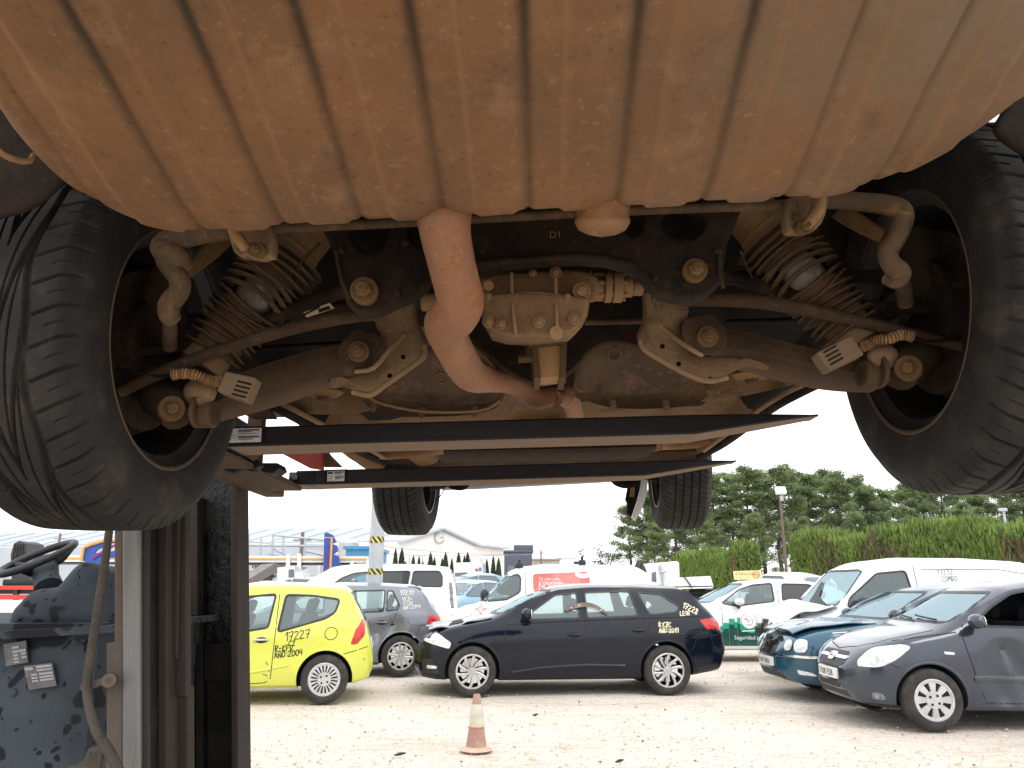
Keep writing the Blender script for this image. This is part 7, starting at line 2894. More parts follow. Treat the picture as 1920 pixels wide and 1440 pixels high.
# ---- teal saloon with round twin lamps, behind it
sp = dict(paint=PA['teal'], R=.315, rr=.205, wt=.205, axles=(1.373, -1.373), wheel=(('spoke', 7, .05, .07, 0), M['alloy']),
          top=[(-2.42, .6), (-2.38, .9), (-1.7, 1.03), (-1.5, 1.06), (-.85, 1.37), (-.2, 1.43), (.2, 1.40), (.62, 1.22), (1.05, .98), (1.4, .955), (1.9, .88), (2.15, .78), (2.26, .66), (2.30, .56)],
          bot=[(-2.42, .4), (-2.2, .26), (-1, .19), (1, .19), (1.9, .20), (2.18, .23), (2.30, .36)],
          sh=[(-2.42, .7), (-1.8, .93), (0, .92), (1.0, .90), (1.7, .82), (2.1, .72), (2.30, .54)],
          plan=[(-2.42, .6), (-2.2, .76), (-1.4, .875), (1.2, .885), (1.75, .85), (2.0, .78), (2.16, .64), (2.26, .45), (2.30, .32)], tum=.42, crown=.05,
          cab=(-1.5, .95, .48), dash=.96, seats=[(0, (.38, -.38), .40), (-.9, (.38, -.38), .42)],
          wins=[([(-.08, .97), (-.06, 1.33), (.28, 1.29), (.74, 1.0)], .03), ([(-.16, .97), (-.14, 1.33), (-.70, 1.30), (-1.0, 1.08), (-.95, .97)], .03)], trim_mat=M['chrome'], trim=.012,
          ws=([(-.68, 1.01), (-.52, 1.34), (.52, 1.34), (.68, 1.01)], .07), rs=([(-.66, 1.1), (-.5, 1.31), (.5, 1.31), (.66, 1.1)], .06),
          mirrors=[(.70, .97)], gaps=[[(.95, .92), (.90, .7), (.88, .3)]], gaps_top=[[(1.1, -.7), (1.6, -.64), (2.0, -.5), (2.1, 0), (2.0, .5), (1.6, .64), (1.1, .7)]],
          strips=[([(1.95, .53), (1.0, .52), (-1, .52)], .035, .012, M['chrome'], 'side_moulding'), ([(1.72, .835), (1.2, .875), (.2, .89)], .018, .008, M['chrome'], 'wing_strip')],
          fit=[('headlight', 'diag', {'p': (1.96, .64), 'a': radians(30), 'r': .07, 'st': .03}, [(-.11, .60), (-.11, .76), (.06, .76), (.06, .60)], M['clear_lamp'], .03, True), ('headlight', 'diag', {'p': (1.96, .64), 'a': radians(30), 'r': .06, 'st': .03}, [(-.28, .615), (-.28, .745), (-.155, .745), (-.155, .615)], M['clear_lamp'], .03, True),
               ('grille', 'front', {'r': .06}, [(-.30, .54), (-.26, .78), (.26, .78), (.30, .54)], M['black'], .004, False), ('bumper_strip', 'diag', {'p': (1.96, .64), 'a': radians(40), 'r': .01}, [(-.5, .53), (-.5, .56), (.30, .56), (.30, .53)], M['chrome'], .014, True),
               ('number_plate', 'front', {'r': .008}, [(-.26, .40), (-.26, .51), (.26, .51), (.26, .40)], M['plate'], .03, False), ('air_intake', 'front', {'r': .04}, [(-.42, .25), (-.40, .36), (.40, .36), (.42, .25)], M['black'], .004, False),
               ('fog_light', 'diag', {'p': (1.98, .64), 'a': radians(34), 'r': .03}, [(-.09, .33), (-.11, .39), (.08, .36), (.13, .32)], M['clear_lamp'], .006, True), ('indicator', 'diag', {'p': (1.96, .64), 'a': radians(55), 'r': .02}, [(.10, .62), (.10, .75), (.30, .75), (.32, .62)], PA['teal'], .008, True)])
nose = W(1438, 1222, 11.0)
rz = pi + radians(2)
loc = place((nose.x, 11.0), (2.30, 0), rz)
car, cs = make_car('saloon_car', 'teal blue saloon with round twin headlamps, left of the slate grey small car', 'car', loc, rz, sp, 'wrecked cars in the yard')
tx = MB()
text_on(tx, '9107 BKN', .09, (-.23, .42), cs.front(1), 1, .033)
tx.build('plate_text', PA['inkblack'], car, smooth=0)
ht = MB()
rows, rows2 = [], []
for i in range(14):
    t = i / 13
    x = 1.1 + 1.03 * t
    row = []
    for j in range(15):
        s = j / 14 * 2 - 1
        y = s * (.70 - .18 * t ** 2)
        p, d, n = cs.down()(x, y)
        row.append(Vector((x, y, (p.z if p else .8) + .015 + .06 * t + .02 * noise.noise(Vector((x * 4, y * 4, 2))))))
    rows.append(row)
    rows2.append([p - Vector((0, 0, .015)) for p in row])
ht.grid(rows)
ht.grid(rows2)
for a, b in ((rows[0], rows2[0]), (rows[-1], rows2[-1]), ([r[0] for r in rows], [r[0] for r in rows2]), ([r[-1] for r in rows], [r[-1] for r in rows2])):
    ht.grid([a, b])
ht.build('bonnet', PA['teal'], car, smooth=60)
br = MB()
rr = random.Random(12)
for i in range(16):
    p, d, n = cs.front(1)(rr.uniform(-.24, .24), rr.uniform(.56, .76))
    if p:
        br.box(p + Vector((.02, 0, 0)), (.06, .05 + .08 * rr.random(), .03 + .05 * rr.random()), Matrix.Rotation(rr.uniform(-1, 1), 3, (rr.random(), rr.random(), .3)), i % 2)
br.build('broken_grille', [M['black'], M['trim']], car, smooth=0)

# ---- white panel van with crushed nose
VAN = dict(paint=PA['white'], R=.32, rr=.2, wt=.2, axles=(1.30, -1.45), wheel=(('cap', 8, .05, .08), M['silver_plastic']),
           top=[(-2.20, .7), (-2.18, 1.4), (-2.06, 1.72), (-1.9, 1.81), (-1.0, 1.86), (0, 1.865), (.55, 1.80), (.78, 1.70), (1.20, 1.27), (1.42, 1.07), (1.7, 1.02), (1.92, .90), (2.0, .74), (2.03, .6)],
           bot=[(-2.20, .4), (-2.0, .28), (-1, .22), (1, .22), (1.8, .24), (2.03, .4)],
           sh=[(-2.20, .9), (-1.5, 1.06), (0, 1.06), (1.0, 1.00), (1.5, .93), (2.03, .6)],
           plan=[(-2.20, .72), (-2.1, .80), (-1.8, .86), (1.0, .87), (1.5, .84), (1.85, .72), (2.03, .45)], tum=.16, crown=.06,
           cab=(-1.9, 1.2, .6), dash=1.08, seats=[(.2, (.42, -.42), .6)],
           ws=([(-.74, 1.13), (-.62, 1.66), (.62, 1.66), (.74, 1.13)], .08), mirrors=[(.98, 1.12)], gaps=[[(.02, 1.72), (.02, .3)], [(1.15, 1.05), (1.1, .3)], [(-.1, 1.66), (-1.3, 1.67), (-1.75, 1.60)]])
sp = dict(VAN)
sp['mirror_mat'] = M['black']
sp['wins'] = [([(1.16, 1.11), (1.10, 1.24), (.62, 1.60), (.16, 1.64), (.12, 1.30), (.70, 1.12)], .05)]
sp['strips'] = []
sp['fit'] = [('headlight', 'diag', {'p': (1.72, .64), 'a': radians(40), 'r': .04}, [(-.1, .72), (-.1, .86), (.2, .9), (.16, .76)], M['clear_lamp'], .006, True)]
nose = W(1464, 1165, 12.9)
rz = pi + radians(3)
loc = place((nose.x - .05, 12.9), (1.95, 0), rz)
car, cs = make_car('panel_van', 'white panel van with a crushed bonnet and marker number, before the long hedge', 'van', loc, rz, sp, 'wrecked cars in the yard')
Vp = lambda px, py: None
fr = cs.side(1)


def side_from_px(cs, loc, rz, sg=1):
    """photo pixel -> local side coordinates on a car's near flank plane"""
    c, s = cos(rz), sin(rz)
    C = Vector((0, 0, CAM_H))

    def f(px, py, yl=.85):
        d = RAY(px, py)
        # local frame
        o = Vector((C.x - loc[0], C.y - loc[1], C.z))
        ol = Vector((c * o.x + s * o.y, -s * o.x + c * o.y, o.z))
        dl = Vector((c * d.x + s * d.y, -s * d.x + c * d.y, d.z))
        t = (yl * sg - ol.y) / dl.y
        p = ol + dl * t
        return (p.x, p.z)
    return f


q = side_from_px(cs, loc, rz)
a = q(1762, 1079, .8)
b = q(1770, 1091, .8)
write_on(car, cs, 1, [('17232', a[0], a[1], .085, .008, radians(4)), ('COMBO', b[0], b[1], .075, .008, radians(4))], M['pen_grey'])
# torn-up bonnet sheet and the dark wreckage under it
bn = MB()
rows, rows2 = [], []
for i in range(18):
    t = i / 17
    x = 1.30 + .95 * t
    row = []
    for j in range(19):
        s = j / 18 * 2 - 1
        y = s * (.78 - .08 * t)
        z = 1.12 + .03 * t - .20 * t ** 2.2 + .10 * (1 - abs(s)) * sin(pi * min(1, t * 1.2)) + .05 * noise.noise(Vector((x * 3, y * 3, 7))) - .10 * sstep(.5, 1, s) * t
        row.append(Vector((x, y, z)))
    rows.append(row)
    rows2.append([p - Vector((0, 0, .015)) for p in row])
bn.grid(rows)
bn.grid(rows2)
for a, b in ((rows[0], rows2[0]), (rows[-1], rows2[-1]), ([r[0] for r in rows], [r[0] for r in rows2]), ([r[-1] for r in rows], [r[-1] for r in rows2])):
    bn.grid([a, b])
bn.build('bonnet', PA['white'], car, smooth=60)
wr = MB()
rr = random.Random(5)
for i in range(60):
    x, y, z = rr.uniform(1.40, 1.98), rr.uniform(-.72, .86), rr.uniform(.40, .94)
    wr.box((x, y, z), (rr.uniform(.08, .28), rr.uniform(.06, .25), rr.uniform(.03, .16)), Matrix.Rotation(rr.uniform(-1.2, 1.2), 3, (rr.random(), rr.random(), rr.random() + .1)), 0 if rr.random() < .7 else 1)
wr.build('crushed_front', [pm('wreck_dark', (0.03, 0.028, 0.027), (0.08, 0.07, 0.06), s1=9, rough=.7), pm('wreck_tan', (0.30, 0.26, 0.22), (0.2, 0.17, 0.14), s1=9, rough=.8)], car, smooth=0)
sh = MB()
pl = [q(1505, 1128, 0), q(1548, 1115, 0), q(1566, 1092, 0), q(1557, 1094, 0), q(1535, 1113, 0), q(1500, 1122, 0)]
cl = MB()
P = []
for (y, z) in [(.50, 1.14), (.30, 1.16), (.10, 1.20), (-.05, 1.30), (-.20, 1.42), (-.34, 1.50), (-.40, 1.47), (-.30, 1.34), (-.22, 1.2), (-.1, 1.13)]:
    P.append((y, z))
patch(cl, dens_poly(cpoly(P, .03), .05), cs.front(1), .02, 3)
cl.build('hanging_mirror_cover', M['black'], car, smooth=50)

# ---- white car with green livery
k = .01035
S_ = lambda px, py: None
sp = dict(paint=PA['white'], R=.31, rr=.2, wt=.2, axles=(1.28, -1.28), wheel=(('cap', 10, .03, .06), M['silver_plastic']),
          top=[(-1.98, .6), (-1.96, .9), (-1.82, 1.1), (-1.55, 1.45), (-1.0, 1.55), (-.3, 1.57), (.2, 1.50), (1.05, 1.08), (1.3, 1.03), (1.8, .88), (2.0, .70), (2.06, .56)],
          bot=[(-1.98, .42), (-1.8, .28), (-1, .21), (1, .21), (1.8, .24), (2.06, .36)], sh=[(-1.98, .7), (-1.8, 1.05), (0, 1.0), (1.0, .96), (1.7, .84), (2.06, .56)],
          plan=[(-1.98, .62), (-1.9, .76), (-1.4, .86), (1.0, .86), (1.6, .82), (1.9, .68), (2.06, .5)], tum=.33, crown=.05, cab=(-1.75, 1.0, .5), dash=1.0, seats=[(0, (.36, -.36), .45), (-.9, (.36, -.36), .48)],
          ws=([(-.66, 1.1), (-.54, 1.46), (.54, 1.46), (.66, 1.1)], .06), rs=([(-.60, 1.1), (-.50, 1.42), (.50, 1.42), (.60, 1.1)], .06), mirrors=[])
a0 = W(1403, 1212, 15.6)
rz = pi + radians(1)
loc = place((a0.x, 15.6), (.30, .84), rz)
Mv = side_from_px(None, loc, rz)
m2 = lambda px, py, yl=.80: Mv(px, py, yl)
sp['wins'] = [([m2(1354, 1131), m2(1388, 1106), m2(1415, 1097), m2(1450, 1094), m2(1452, 1127), m2(1380, 1136)], .04), ([m2(1468, 1126), m2(1470, 1095), m2(1520, 1096), m2(1550, 1112), m2(1545, 1122)], .05, M['tint'])]
sp['gaps'] = [[m2(1460, 1090), m2(1460, 1140), m2(1462, 1205)], [m2(1352, 1135), m2(1355, 1205)]]
car, cs = make_car('patrol_car', 'white security patrol car with a dark green skyline along its doors, behind the near-black estate', 'car', loc, rz, sp, 'wrecked cars in the yard')
fr = cs.side(1)
m3 = lambda px, py: Mv(px, py, .86)
gb = MB()
for i in range(30):
    x0 = 1330 + i * 5.2
    hh = [1173, 1173, 1176, 1176, 1174, 1168, 1168, 1160, 1160, 1166, 1158, 1170][i % 12]
    a, b = m3(x0, hh + 10), (m3(x0 + 5.4, hh + 10)[0], .30)
    grid_rect(gb, a[0], b[0], b[1], a[1], fr, .004)
gb.build('green_band', PA['green'], car, smooth=0)
gb = MB()
for i in range(30):
    x0 = 1330 + i * 5.2
    hh = [1173, 1173, 1176, 1176, 1174, 1168, 1168, 1160, 1160, 1166, 1158, 1170][i % 12]
    a, b = m3(x0, hh), (m3(x0 + 5.4, hh)[0], m3(x0, hh + 11)[1])
    grid_rect(gb, a[0], b[0], b[1], a[1], fr, .005)
gb.build('mint_skyline', PA['mint'], car, smooth=0)
em = MB()
c = m3(1404, 1164)
patch(em, ellipse(c[0], c[1], .145, .145, 26), fr, .009, 3)
ring_strip(em, ellipse(c[0], c[1], .145, .145, 26), fr, .006, .004, .012, mi=1)
e = em.build('emblem_disc', [PA['inkwhite'], PA['inkgrey']], car, smooth=0)
em = MB()
s = lambda a, b: (c[0] - a * .145, c[1] + b * .145)
ribbon(em, [s(-.6, .2), s(-.4, .3), s(-.15, .05), s(.1, -.1)], fr, .03, .012, dens=.02)
ribbon(em, [s(.35, .3), s(.5, .0), s(.4, -.4), s(.1, -.6), s(-.15, -.4), s(-.3, -.6)], fr, .018, .012, dens=.02)
ribbon(em, [s(-.3, .55), s(.0, .66), s(.3, .55)], fr, .012, .012, dens=.02)
em.build('emblem_figure', PA['inkgrey'], e, smooth=0)
tx = MB()
a = m3(1377, 1199)
text_on(tx, 'Seguridad para', .105, a, fr, -1, .010)
tx.build('lettering', PA['inkwhite'], car, smooth=0)
tx = MB()
a, b = m3(1391, 1183.5), m3(1421, 1182)
ribbon(tx, [a, b], fr, .02, .009)
tx.build('lettering_line', PA['inkwhite'], car, smooth=0)
mm = MB()
p, d, n = fr(*m3(1385, 1130))
mm.sphere(p + Vector((0, .13, .02)), 1, 16, 0, (.10, .10, .07))
mm.tube([p + Vector((0, -.02, -.10)), p + Vector((0, .1, -.05))], .035, 8, 1)
mm.build('side_mirror', [PA['white'], M['black']], car, smooth=60)

# ---- white van with a red advertising panel
sp = dict(VAN)
sp['mirrors'] = []
a0 = W(905, 1098, 15.9)
rz = pi + radians(1.5)
loc = place((a0.x, 15.9), (1.30, .85), rz)
Mv = side_from_px(None, loc, rz)
m2 = lambda px, py, yl=.80: Mv(px, py, yl)
sp['wins'] = [([m2(891, 1129), m2(892, 1110), m2(925, 1085), m2(972, 1077), m2(976, 1083), m2(975, 1110), m2(950, 1124)], .05)]
sp['gaps'] = [[m2(985, 1072, .8), m2(985, 1120, .85), m2(985, 1190, .86)], [m2(884, 1132, .85), m2(882, 1200, .86)]]
car, cs = make_car('panel_van', 'white panel van with a red advertising panel on its side, right behind the near-black estate', 'van', loc, rz, sp, 'white vans in the yard')
fr = cs.side(1)
b = MB()
patch(b, dens_poly(cpoly([m2(863, 1126), m2(889, 1107), m2(889, 1131), m2(874, 1132)], .02), .06), fr, .006, 2)
b.build('corner_panel', M['black'], car, smooth=0)
b = MB()
patch(b, dens_poly(cpoly([m2(999, 1076), m2(1106, 1072), m2(1106, 1113), m2(1008, 1114), m2(1000, 1106)], .08), .08), fr, .004, 4)
pn = b.build('advert_panel', PA['red'], car, smooth=60)
for t, px, py, hh in (('Tú sólo pide', 1010, 1088, .085), ('el presupuesto', 1010, 1094, .08), ('NOSOTROS', 1010, 1103, .135), ('LA SOLUCIÓN', 1010, 1112, .135)):
    tx = MB()
    text_on(tx, t, hh, m2(px, py), fr, -1, .008)
    tx.build('lettering', PA['inkwhite'], pn, smooth=0)
b = MB()
arc = [m2(1094 + 13 * cos(t), 1072 + 8 * sin(t)) for t in np.linspace(.2, 2.9, 14)]
ribbon(b, arc, fr, .09, .006, dens=.05)
b.build('white_swirl', PA['inkwhite'], pn, smooth=0)
b = MB()
c = m2(839, 1148)
ribbon(b, [(c[0] + .11 * cos(t), c[1] + .11 * sin(t)) for t in np.linspace(.5, 5.6, 18)], fr, .012, .004, dens=.03)
text_on(b, 'mas', .07, (c[0] + .07, c[1] - .02), fr, -1, .004)
b.build('round_logo', PA['inkred'], car, smooth=0)
b = MB()
c = m2(901, 1142)
for i in range(4):
    t = i * pi / 2
    ribbon(b, [(c[0] + .11 * cos(t), c[1] + .11 * sin(t)), (c[0] + .035 * cos(t + pi / 4), c[1] + .035 * sin(t + pi / 4)), (c[0] + .11 * cos(t + pi / 2), c[1] + .11 * sin(t + pi / 2))], fr, .012, .004, dens=.03)
b.build('star_logo', PA['inkred'], car, smooth=0)
b = MB()
text_on(b, 'M A S T E R', .085, m2(911, 1145), fr, -1, .004)
b.build('lettering', PA['inkgrey'], car, smooth=0)
for x, y in ((.55, .0), (-.75, .0)):
    b = MB()
    p, d, n = cs.down()(x, .45)
    b.box(p + Vector((0, 0, .05)), (.15, .10, .10), None, 0, .02)
    b.tube([p + Vector((0, 0, .08)), p + Vector((0, 0, .17))], .03, 8)
    b.build('roof_bar_foot', M['black'], car)
    b = MB()
    p2, d, n = cs.down()(x, -.45)
    b.box(p2 + Vector((0, 0, .05)), (.15, .10, .10), None, 0, .02)
    b.build('roof_bar_foot', M['black'], car)
b = MB()
p, d, n = fr(*m2(908, 1119))
b.sphere(p + Vector((0, .14, .02)), 1, 14, 0, (.09, .10, .13))
b.tube([p + Vector((.04, -.02, -.08)), p + Vector((.02, .1, -.05))], .04, 8)
b.build('side_mirror', M['black'], car, smooth=60)

# ---- white people carrier with dark rear glass
sp = dict(VAN)
sp['mirrors'] = []
sp['top'] = [(-2.50, .7), (-2.48, 1.3), (-2.40, 1.70), (-2.25, 1.88), (-1.5, 1.95), (0, 1.96), (.60, 1.88), (1.05, 1.62), (1.55, 1.18), (1.75, 1.08), (2.2, .95), (2.4, .74), (2.45, .6)]
sp['bot'] = [(-2.5, .4), (-2.3, .28), (2.2, .25), (2.45, .4)]
sp['sh'] = [(-2.5, .9), (-2.2, 1.12), (1.0, 1.10), (1.8, .98), (2.45, .6)]
sp['plan'] = [(-2.5, .8), (-2.42, .88), (-2.2, .94), (1.4, .95), (1.9, .9), (2.3, .7), (2.45, .5)]
sp['axles'] = (1.6, -1.5)
sp['cab'] = (-2.25, 1.4, .7)
sp['rs'] = ([(-.72, 1.2), (-.66, 1.75), (.66, 1.75), (.72, 1.2)], .06)
sp['rsm'] = M['tint']
a0 = W(855, 1098, 19.2)
rz = pi + radians(3)
loc = place((a0.x, 19.2), (-2.46, .93), rz)
Mv = side_from_px(None, loc, rz)
m2 = lambda px, py, yl=.86: Mv(px, py, yl)
sp['wins'] = [([m2(622, 1098), m2(640, 1084), m2(664, 1075), m2(695, 1072), m2(695, 1098)], .05), ([m2(702, 1099), m2(702, 1072), m2(768, 1071), m2(764, 1098)], .05, M['tint']), ([m2(771, 1099), m2(775, 1071), m2(824, 1071), m2(829, 1080), m2(829, 1100)], .06, M['tint'])]
sp['gaps'] = [[m2(769, 1066, .8), m2(769, 1104, .9), m2(769, 1140, .94)], [m2(698, 1066, .8), m2(698, 1104, .9), m2(698, 1150, .94)]]
sp['seats'] = [(.3, (.45, -.45), .75), (-.7, (.45, -.45), .75)]
sp['fit'] = [('tail_light', 'diag', {'p': (-2.4, .86), 'a': radians(50), 'fr': -1}, [(-.02, .9), (-.02, 1.5), (.06, 1.5), (.06, .9)], M['dark_lamp'], .005, True)]
make_car('minibus', 'white people carrier with dark tinted rear windows, standing behind the striped post', 'van', loc, rz, sp, 'white vans in the yard')

# ---- far cars: same builder, fewer pieces
FARC = dict(R=.31, rr=.2, wt=.2, axles=(1.3, -1.3), wheel=(('cap', 8, .04, .07), M['silver_plastic']),
            top=[(-2.0, .6), (-1.97, .9), (-1.8, 1.05), (-1.45, 1.36), (-.9, 1.46), (-.2, 1.48), (.3, 1.38), (1.0, 1.02), (1.3, .97), (1.8, .84), (2.05, .66), (2.12, .54)],
            bot=[(-2.0, .42), (-1.9, .28), (-1, .2), (1, .2), (1.8, .22), (2.12, .34)], sh=[(-2.0, .7), (-1.85, .97), (0, .95), (1.0, .92), (1.7, .82), (2.1, .56)],
            plan=[(-2.0, .62), (-1.9, .76), (-1.2, .86), (1.0, .87), (1.6, .82), (2.0, .66), (2.12, .5)], tum=.34, crown=.05, cab=(0, 0, 0),
            wins=[([(-.05, 1.0), (-.03, 1.36), (.3, 1.32), (.80, 1.02)], .03, M['far_glass']), ([(-.12, 1.0), (-.12, 1.37), (-.85, 1.35), (-1.1, 1.2), (-1.0, 1.0)], .04, M['far_glass'])],
            ws=([(-.66, 1.05), (-.54, 1.36), (.54, 1.36), (.66, 1.05)], .06), rs=([(-.60, 1.06), (-.50, 1.34), (.50, 1.34), (.60, 1.06)], .06), rsm=M['far_glass'])


def far_car(name, label, px, py_roof, Y, rz, pt, hgt=1.48, dx=0):
    s = dict(FARC)
    s['paint'] = pt
    p = W(px, 1098, Y)
    sc_ = hgt / 1.48
    r, _ = make_car(name, label, 'car', (p.x, Y, 0), rz, s, 'cars in the far rows', simple=True)
    r.scale = (1, 1, sc_)
    return r


far_car('saloon_car', 'white car far behind the lime hatchback, its roof showing left of the silver car', 486, 1088, 28.5, pi + .06, PA['white'], 1.60)
far_car('estate_car', 'silver high-roofed car far behind, just left of the blue upright panel', 562, 1082, 31, pi - .3, PA['silver'], 1.78)
far_car('hatchback', 'pale blue car in the gap between the two white vans, nearer of two', 872, 1086, 26, pi + .9, PA['sky'], 1.62)
far_car('hatchback', 'pale blue car in the gap between the two white vans, farther and higher', 880, 1078, 33, pi + .5, PA['sky'], 1.95)
far_car('hatchback', 'small white car in the hedge gateway, right of the yellow sign', 1457, 1074, 24, pi * .5 + .5, PA['white'], 1.83)
# ------------------------------------------------------------------ props
# traffic cone
p = gnd(893, 1407)
CO = thing('traffic_cone', 'faded dusty traffic cone with a grey reflective band on the gravel', 'traffic cone', (p[0], p[1], 0))
cone_h = W(893, 1301, p[1]).z
co = pm('faded_cone_red', (0.34, 0.185, 0.14), (0.36, 0.25, 0.19), (0.45, 0.35, 0.27), s1=8, s2=20, rough=.8, t3=(.55, .75))
r0 = .092
mb = MB()
cz = lambda t: .03 + (cone_h - .03) * t
rad = lambda t: r0 * (1 - t) + .031 * t
mb.lathe([(rad(0) + .006, cz(0) - .01), (rad(0), cz(0)), (rad(.5), cz(.5)), (rad(.97), cz(.97)), (rad(1) - .006, cz(1.0)), (rad(1) - .010, cz(1.0)), (rad(1) - .010, cz(.8))], (p[0], p[1], 0), (0, 0, 1), 40)
body = mb.build('body', co, CO, smooth=40)
mb = MB()
mb.lathe([(rad(.38) + .001, cz(.38)), (rad(.38) + .004, cz(.38) + .004), (rad(.80) + .004, cz(.80)), (rad(.81) + .001, cz(.81))], (p[0], p[1], 0), (0, 0, 1), 40)
mb.build('reflective_band', pm('dusty_reflective_band', (0.46, 0.42, 0.34), (0.55, 0.51, 0.43), (0.36, 0.32, 0.26), s1=14, s2=40, rough=.6, bump=.2, bs=90), body, smooth=40)
mb = MB()
mb.lathe([(rad(.372) + .001, cz(.368)), (rad(.37) + .003, cz(.372)), (rad(.38) + .003, cz(.382)), (rad(.385) + .001, cz(.386))], (p[0], p[1], 0), (0, 0, 1), 40)
mb.build('edge_ring', pm('fresh_cone_red', (0.62, 0.16, 0.08), rough=.6), body, smooth=40)
mb = MB()
mb.lathe([(.0001, .004), (.143, .004), (.147, .010), (.138, .018), (.110, .028), (.092, .036)], (p[0], p[1], 0), (0, 0, 1), 40)
mb.build('base', pm('dusty_cone_base', (0.52, 0.41, 0.32), (0.46, 0.34, 0.25), s1=9, rough=.9), CO, smooth=40)

# octagonal galvanised post with striped bands
p0 = W(703, 1098, 15.4)
PO = thing('lamp_post', 'tall pale galvanised octagonal post with yellow and black striped bands, behind the grey hatchback', 'post', (p0.x, 15.4, 0))
galv = pm('galvanised_steel', (0.46, 0.49, 0.52), (0.40, 0.43, 0.46), (0.52, 0.54, 0.56), s1=5, s2=14, rough=.5, metal=.25, stretch=(1, 1, .4))
mb = MB()
rb = rpx(13.5, W(703, 1050, 15.4))
mb.lathe([(rb * 1.12, 0), (rb * 1.0, 2.5), (rb * .72, 9.0), (.001, 9.0)], (p0.x, 15.4, 0), (0, 0, 1), 8)
mb.build('shaft', galv, PO, smooth=0)


def stripes(o0, r, z0, z1, n, parent):
    yl = pm('band_yellow', (0.68, 0.58, 0.12), (0.6, 0.52, 0.15), s1=9, rough=.5)
    bl = pm('band_black', (0.02, 0.02, 0.02), rough=.5)
    mb = MB()
    mb.lathe([(r, z0), (r, z1)], o0, (0, 0, 1), 8)
    b = mb.build('warning_band', yl, parent, smooth=0)
    mb = MB()
    h = z1 - z0
    ax = Vector((0, 0, 1))
    e1 = ax.orthogonal().normalized()
    e2 = ax.cross(e1)

    def pt(a, z):
        # octagon radius at angle a
        s = (a % (pi / 4)) - pi / 8
        rr_ = (r + .003) * cos(pi / 8) / cos(s)
        return Vector(o0) + e1 * (rr_ * cos(a)) + e2 * (rr_ * sin(a)) + Vector((0, 0, z))
    da = 2 * pi / n
    for i in range(n):
        rows = []
        for k in range(9):
            t = k / 8
            a = i * da - t * da * .9
            rows.append([pt(a + da * .5 * j / 6, z0 + h * t) for j in range(7)])
        mb.grid(rows)
    mb.build('stripes', bl, b, smooth=0)


zA = W(703, 1018, 15.3).z, W(703, 1006, 15.3).z
zB = W(703, 1077, 15.3).z, W(703, 1066, 15.3).z
stripes((p0.x, 15.4, 0), rb * 1.02, zA[0], zA[1], 8, PO)
stripes((p0.x, 15.4, 0), rb * 1.06, zB[0], zB[1], 8, PO)

# floodlight mast in front of the pines
p0 = W(1477, 1098, 44)
LM = thing('floodlight_pole', 'slim brown pole with a square white floodlight in front of the pines', 'lamp post', (p0.x, 44, 0))
ztop = W(1467, 930, 44).z
mb = MB()
mb.tube([(p0.x, 44, 0), (p0.x, 44, ztop)], [.10, .07], 8)
mb.build('pole', pm('pole_brown', (0.13, 0.10, 0.08), rough=.7), LM)
mb = MB()
mb.box((p0.x, 43.8, ztop + .28), (.58, .22, .42), Matrix.Rotation(-.35, 3, 'X'), 0, .03)
mb.build('lamp_head', pm('lamp_white', (0.8, 0.8, 0.8), rough=.3), LM)
mb = MB()
mb.box((p0.x + .05, 43.9, ztop - .15), (.16, .2, .3), None, 0, .02)
mb.build('ballast_box', galv, LM)
p0 = W(1904, 1098, 40)
LM = thing('camera_pole', 'thin grey pole with a small camera head above the hedge, at the right edge', 'pole', (p0.x, 40, 0))
mb = MB()
zt = W(1904, 956, 40).z
mb.tube([(p0.x, 40, 0), (p0.x, 40, zt)], .06, 8)
mb.build('pole', galv, LM)
mb = MB()
mb.box((p0.x - .1, 39.9, zt), (.4, .2, .16), None, 0, .03)
mb.build('camera_head', galv, LM)

# wooden poles and wires far left
for i, (px, pyt, Y) in enumerate([(561, 998, 40), (99, 1000, 60), (1015, 1030, 95)]):
    p0 = W(px, 1098, Y)
    zt = W(px, pyt, Y).z
    PL = thing('utility_pole', ['dark utility pole rising behind the car transporter deck', 'distant utility pole above the forklift steering wheel', 'thin distant pole above the low beige shed'][i], 'utility pole', (p0.x, Y, 0))
    mb = MB()
    mb.tube([(p0.x, Y, 0), (p0.x, Y, zt)], [.13, .09], 8)
    mb.build('pole', pm('pole_wood', (0.16, 0.13, 0.11), rough=.9), PL)
    mb = MB()
    mb.box((p0.x, Y, zt - .4), (.9, .08, .08))
    mb.build('crossarm', pm('crossarm_grey', (0.25, 0.24, 0.23), rough=.8), PL)
wm = pm('wire_grey', (0.22, 0.23, 0.25), rough=.6)
for i, (a, b, sag) in enumerate([((444, 1012, 62), (1120, 1028, 80), 1.0), ((700, 1022, 70), (1120, 1031, 90), .7)]):
    A, B = W(*a), W(*b)
    mb = MB()
    mb.tube([A.lerp(B, t) - Vector((0, 0, sag * 4 * t * (1 - t))) for t in np.linspace(0, 1, 24)], .022, 5)
    tag(mb.build('overhead_wire', wm, None), ['upper overhead wire crossing in front of the warehouse gable', 'lower overhead wire crossing in front of the warehouse gable'][i], 'wire')

